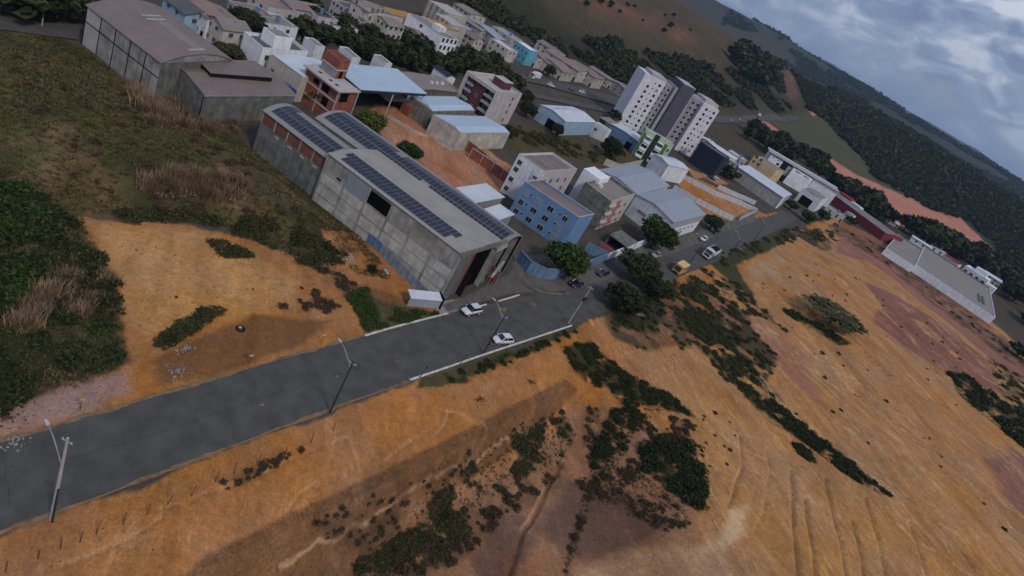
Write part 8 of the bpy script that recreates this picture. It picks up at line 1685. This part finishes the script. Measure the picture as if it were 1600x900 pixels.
def merge(name, lst, mat, lab, cat):
    Vs, Fs, o_ = [], [], 0
    for V, F in lst: Vs.append(V); Fs.append(F + o_); o_ += len(V)
    o = inst(name, npmesh(name, np.concatenate(Vs), np.concatenate(Fs), mat)); return tag(o, lab, cat, None, 'stuff')
for k, lst in rest.items(): merge('undergrowth', lst, LEAF[k], 'smaller ' + KL[k] + 's forming the farther and thinner undergrowth', 'undergrowth')
# low tufts along every vegetated patch and over the grassy hill
def scatter(n, P, inner=0.): 
    xs = [p[0] for p in P]; ys = [p[1] for p in P]; X = rng.uniform(min(xs), max(xs), n * 3); Y = rng.uniform(min(ys), max(ys), n * 3); m = sdf(X, Y, P) < inner
    return X[m][:n], Y[m][:n]
def tufts(name, X, Y, size, nb, mat, lab, seed, hgt=1., wide=.06):
    variants = [leaves(nb, (1, 1, hgt), wide, 'tuft', seed + i) for i in range(4)]; Z = hgrid(X, Y) - .03; Vs, Fs = [], []; off = 0
    for i in range(4):
        V, F = variants[i]; m = np.arange(len(X)) % 4 == i; k = m.sum()
        if not k: continue
        a = rng.uniform(0, 6.28, k); s = size * rng.uniform(.6, 1.4, k); c_, s_ = np.cos(a), np.sin(a)
        W_ = np.stack([(V[None, :, 0] * c_[:, None] - V[None, :, 1] * s_[:, None]) * s[:, None] + X[m][:, None], (V[None, :, 0] * s_[:, None] + V[None, :, 1] * c_[:, None]) * s[:, None] + Y[m][:, None], V[None, :, 2] * s[:, None] + Z[m][:, None]], -1).reshape(-1, 3)
        FF = (F[None] + (np.arange(k) * len(V))[:, None, None]).reshape(-1, 3) + off; Vs.append(W_); Fs.append(FF); off += len(W_)
    o = inst(name, npmesh(name, np.concatenate(Vs), np.concatenate(Fs), mat)); tag(o, lab, 'grass', None, 'stuff')
gp = [P for n_, w_, P in SOIL if n_ == 'grass']; hill = gp[0]
X, Y = scatter(13000, hill, -.3); k_ = fbm(X, Y, 9, 61) < .2; tufts('hill_grass', X[k_], Y[k_], .6, 9, LEAF['grass'], 'green and brown tussock grass covering the hill left of the warehouse', 100, .62, .13)
X, Y = scatter(13000, hill, -.3); k_ = fbm(X, Y, 7, 62) > -.05; tufts('straw_grass', X[k_], Y[k_], .6, 8, LEAF['tan'], 'straw coloured tussocks mixed into the hill grass', 200, .6, .12)
XY = [scatter(int(480 + 10 * len(P_)), P_, .4) for P_ in [v[4] for v in VEG if v[0] in ('dark', 'olive', 'brown', 'green')][:18]]
X = np.concatenate([q[0] for q in XY]); Y = np.concatenate([q[1] for q in XY]); tufts('scrub_grass', X, Y, .5, 8, LEAF['olive'], 'low weedy growth between the shrubs', 300, .5, .12)
for P in gp[1:3]:
    X, Y = scatter(500, P); tufts('verge_grass', X, Y, .32, 8, LEAF['grass'], 'grass growing on the verge at the street', 320, .55, .13)
br = [P for n_, w_, P in SOIL if n_ == 'brownish'][0]; X, Y = scatter(2600, br); tufts('dead_weeds', X, Y, .28, 5, LEAF['brown'], 'sparse dead weeds on the brown embankment', 340, .8, .08)
# clods and stones on the bare soil
def stones(n, P, lab, seed, s0=.04, s1=.16):
    X, Y = scatter(n, P); k = len(X); Z = hgrid(X, Y); oc = np.array([(1, 0, 0), (-1, 0, 0), (0, 1, 0), (0, -1, 0), (0, 0, 1), (0, 0, -1)], float); F = np.array([(0, 2, 4), (2, 1, 4), (1, 3, 4), (3, 0, 4), (2, 0, 5), (1, 2, 5), (3, 1, 5), (0, 3, 5)])
    s = rng.uniform(s0, s1, k) ** 1.; V = oc[None] * s[:, None, None] * rng.uniform(.6, 1.3, (k, 6, 1)); V[..., 2] *= .7; V += np.stack([X, Y, Z], 1)[:, None]
    o = inst('clods', npmesh('clods', V.reshape(-1, 3), (F[None] + (np.arange(k) * 6)[:, None, None]).reshape(-1, 3), material('dark_clods', (.16, .085, .045), rough=.95))); tag(o, lab, 'soil clods', None, 'stuff')
og = [P for n_, w_, P in SOIL if n_ == 'orange']; stones(2600, og[0], 'small dark clods and stones strewn over the orange ground', 1); stones(900, og[1], 'small dark clods on the orange pad', 2, .04, .13)
# ---------------------------------------------------------------- far woods
def forest(name, n, P, h0, h1, lab, thr=-.1, s=60, mat='forest'):
    xs = [p[0] for p in P]; ys = [p[1] for p in P]; X = rng.uniform(min(xs), max(xs), n * 4); Y = rng.uniform(min(ys), max(ys), n * 4)
    m = (sdf(X, Y, P) < 0) & (fbm(X, Y, s, 77) > thr); X, Y = X[m][:n], Y[m][:n]; k = len(X); Z = hgrid(X, Y); Vs, Fs = [], []; off = 0
    for i in range(5):
        V, F = leaves(20, (1, 1, .95), .40, 'dome', 40 + i, 1.2, .5); q = np.arange(k) % 5 == i; c = q.sum(); a = rng.uniform(0, 6.28, c); hh = h0 + (h1 - h0) * rng.uniform(0, 1, c) ** 1.8; r_ = hh * .5
        W_ = np.stack([(V[None, :, 0] * np.cos(a)[:, None] - V[None, :, 1] * np.sin(a)[:, None]) * r_[:, None] + X[q][:, None], (V[None, :, 0] * np.sin(a)[:, None] + V[None, :, 1] * np.cos(a)[:, None]) * r_[:, None] + Y[q][:, None], V[None, :, 2] * hh[:, None] * .5 + Z[q][:, None] + hh[:, None] * .12], -1).reshape(-1, 3)
        Vs.append(W_); Fs.append((F[None] + (np.arange(c) * len(V))[:, None, None]).reshape(-1, 4) + off); off += len(W_)
    o = inst(name, npmesh(name, np.concatenate(Vs), np.concatenate(Fs), LEAF[mat])); tag(o, lab, 'forest', None, 'stuff')
def ring(b0, b1, r0, r1, n=10): return [(r0 * math.sin(math.radians(b0 + (b1 - b0) * i / n)), r0 * math.cos(math.radians(b0 + (b1 - b0) * i / n))) for i in range(n + 1)] + [(r1 * math.sin(math.radians(b1 - (b1 - b0) * i / n)), r1 * math.cos(math.radians(b1 - (b1 - b0) * i / n))) for i in range(n + 1)]
scar = [P for n_, w_, P in SOIL if n_ in ('scar', 'hillolive', 'valley')]
forest('ridge_forest', 8000, ring(13.5, 48, 1060, 1720), 8, 15, 'dense dark forest covering the long ridge right of the highway', -.62)
forest('lower_forest', 5200, WOOD_A, 6, 11, 'forest on the lower ridge slope beyond the red earth cutting', -.45)
forest('hill_scrub', 6500, WOOD_B, 3, 8, 'dark woodland and scrub over the lower flank of the brown hill', -.12, 50)
forest('far_hill_trees', 3500, ring(4, 40, 2300, 3300), 14, 26, 'woods on the far blue ridge', .0, 200)
# ---------------------------------------------------------------- haze
hzm = bpy.data.materials.new('haze'); hzm.use_nodes = True; t = hzm.node_tree; t.nodes.clear(); ou = t.nodes.new('ShaderNodeOutputMaterial'); pv = t.nodes.new('ShaderNodeVolumePrincipled')
pv.inputs['Color'].default_value = (.50, .70, .98, 1); pv.inputs['Density'].default_value = .00007; pv.inputs['Anisotropy'].default_value = .2; t.links.new(pv.outputs[0], ou.inputs['Volume'])
o = MB().box(-15400, -15400, -14, 15400, 15400, 330).build('haze', hzm); tag(o, 'thin blue daytime haze over the valley', 'haze', None, 'stuff')
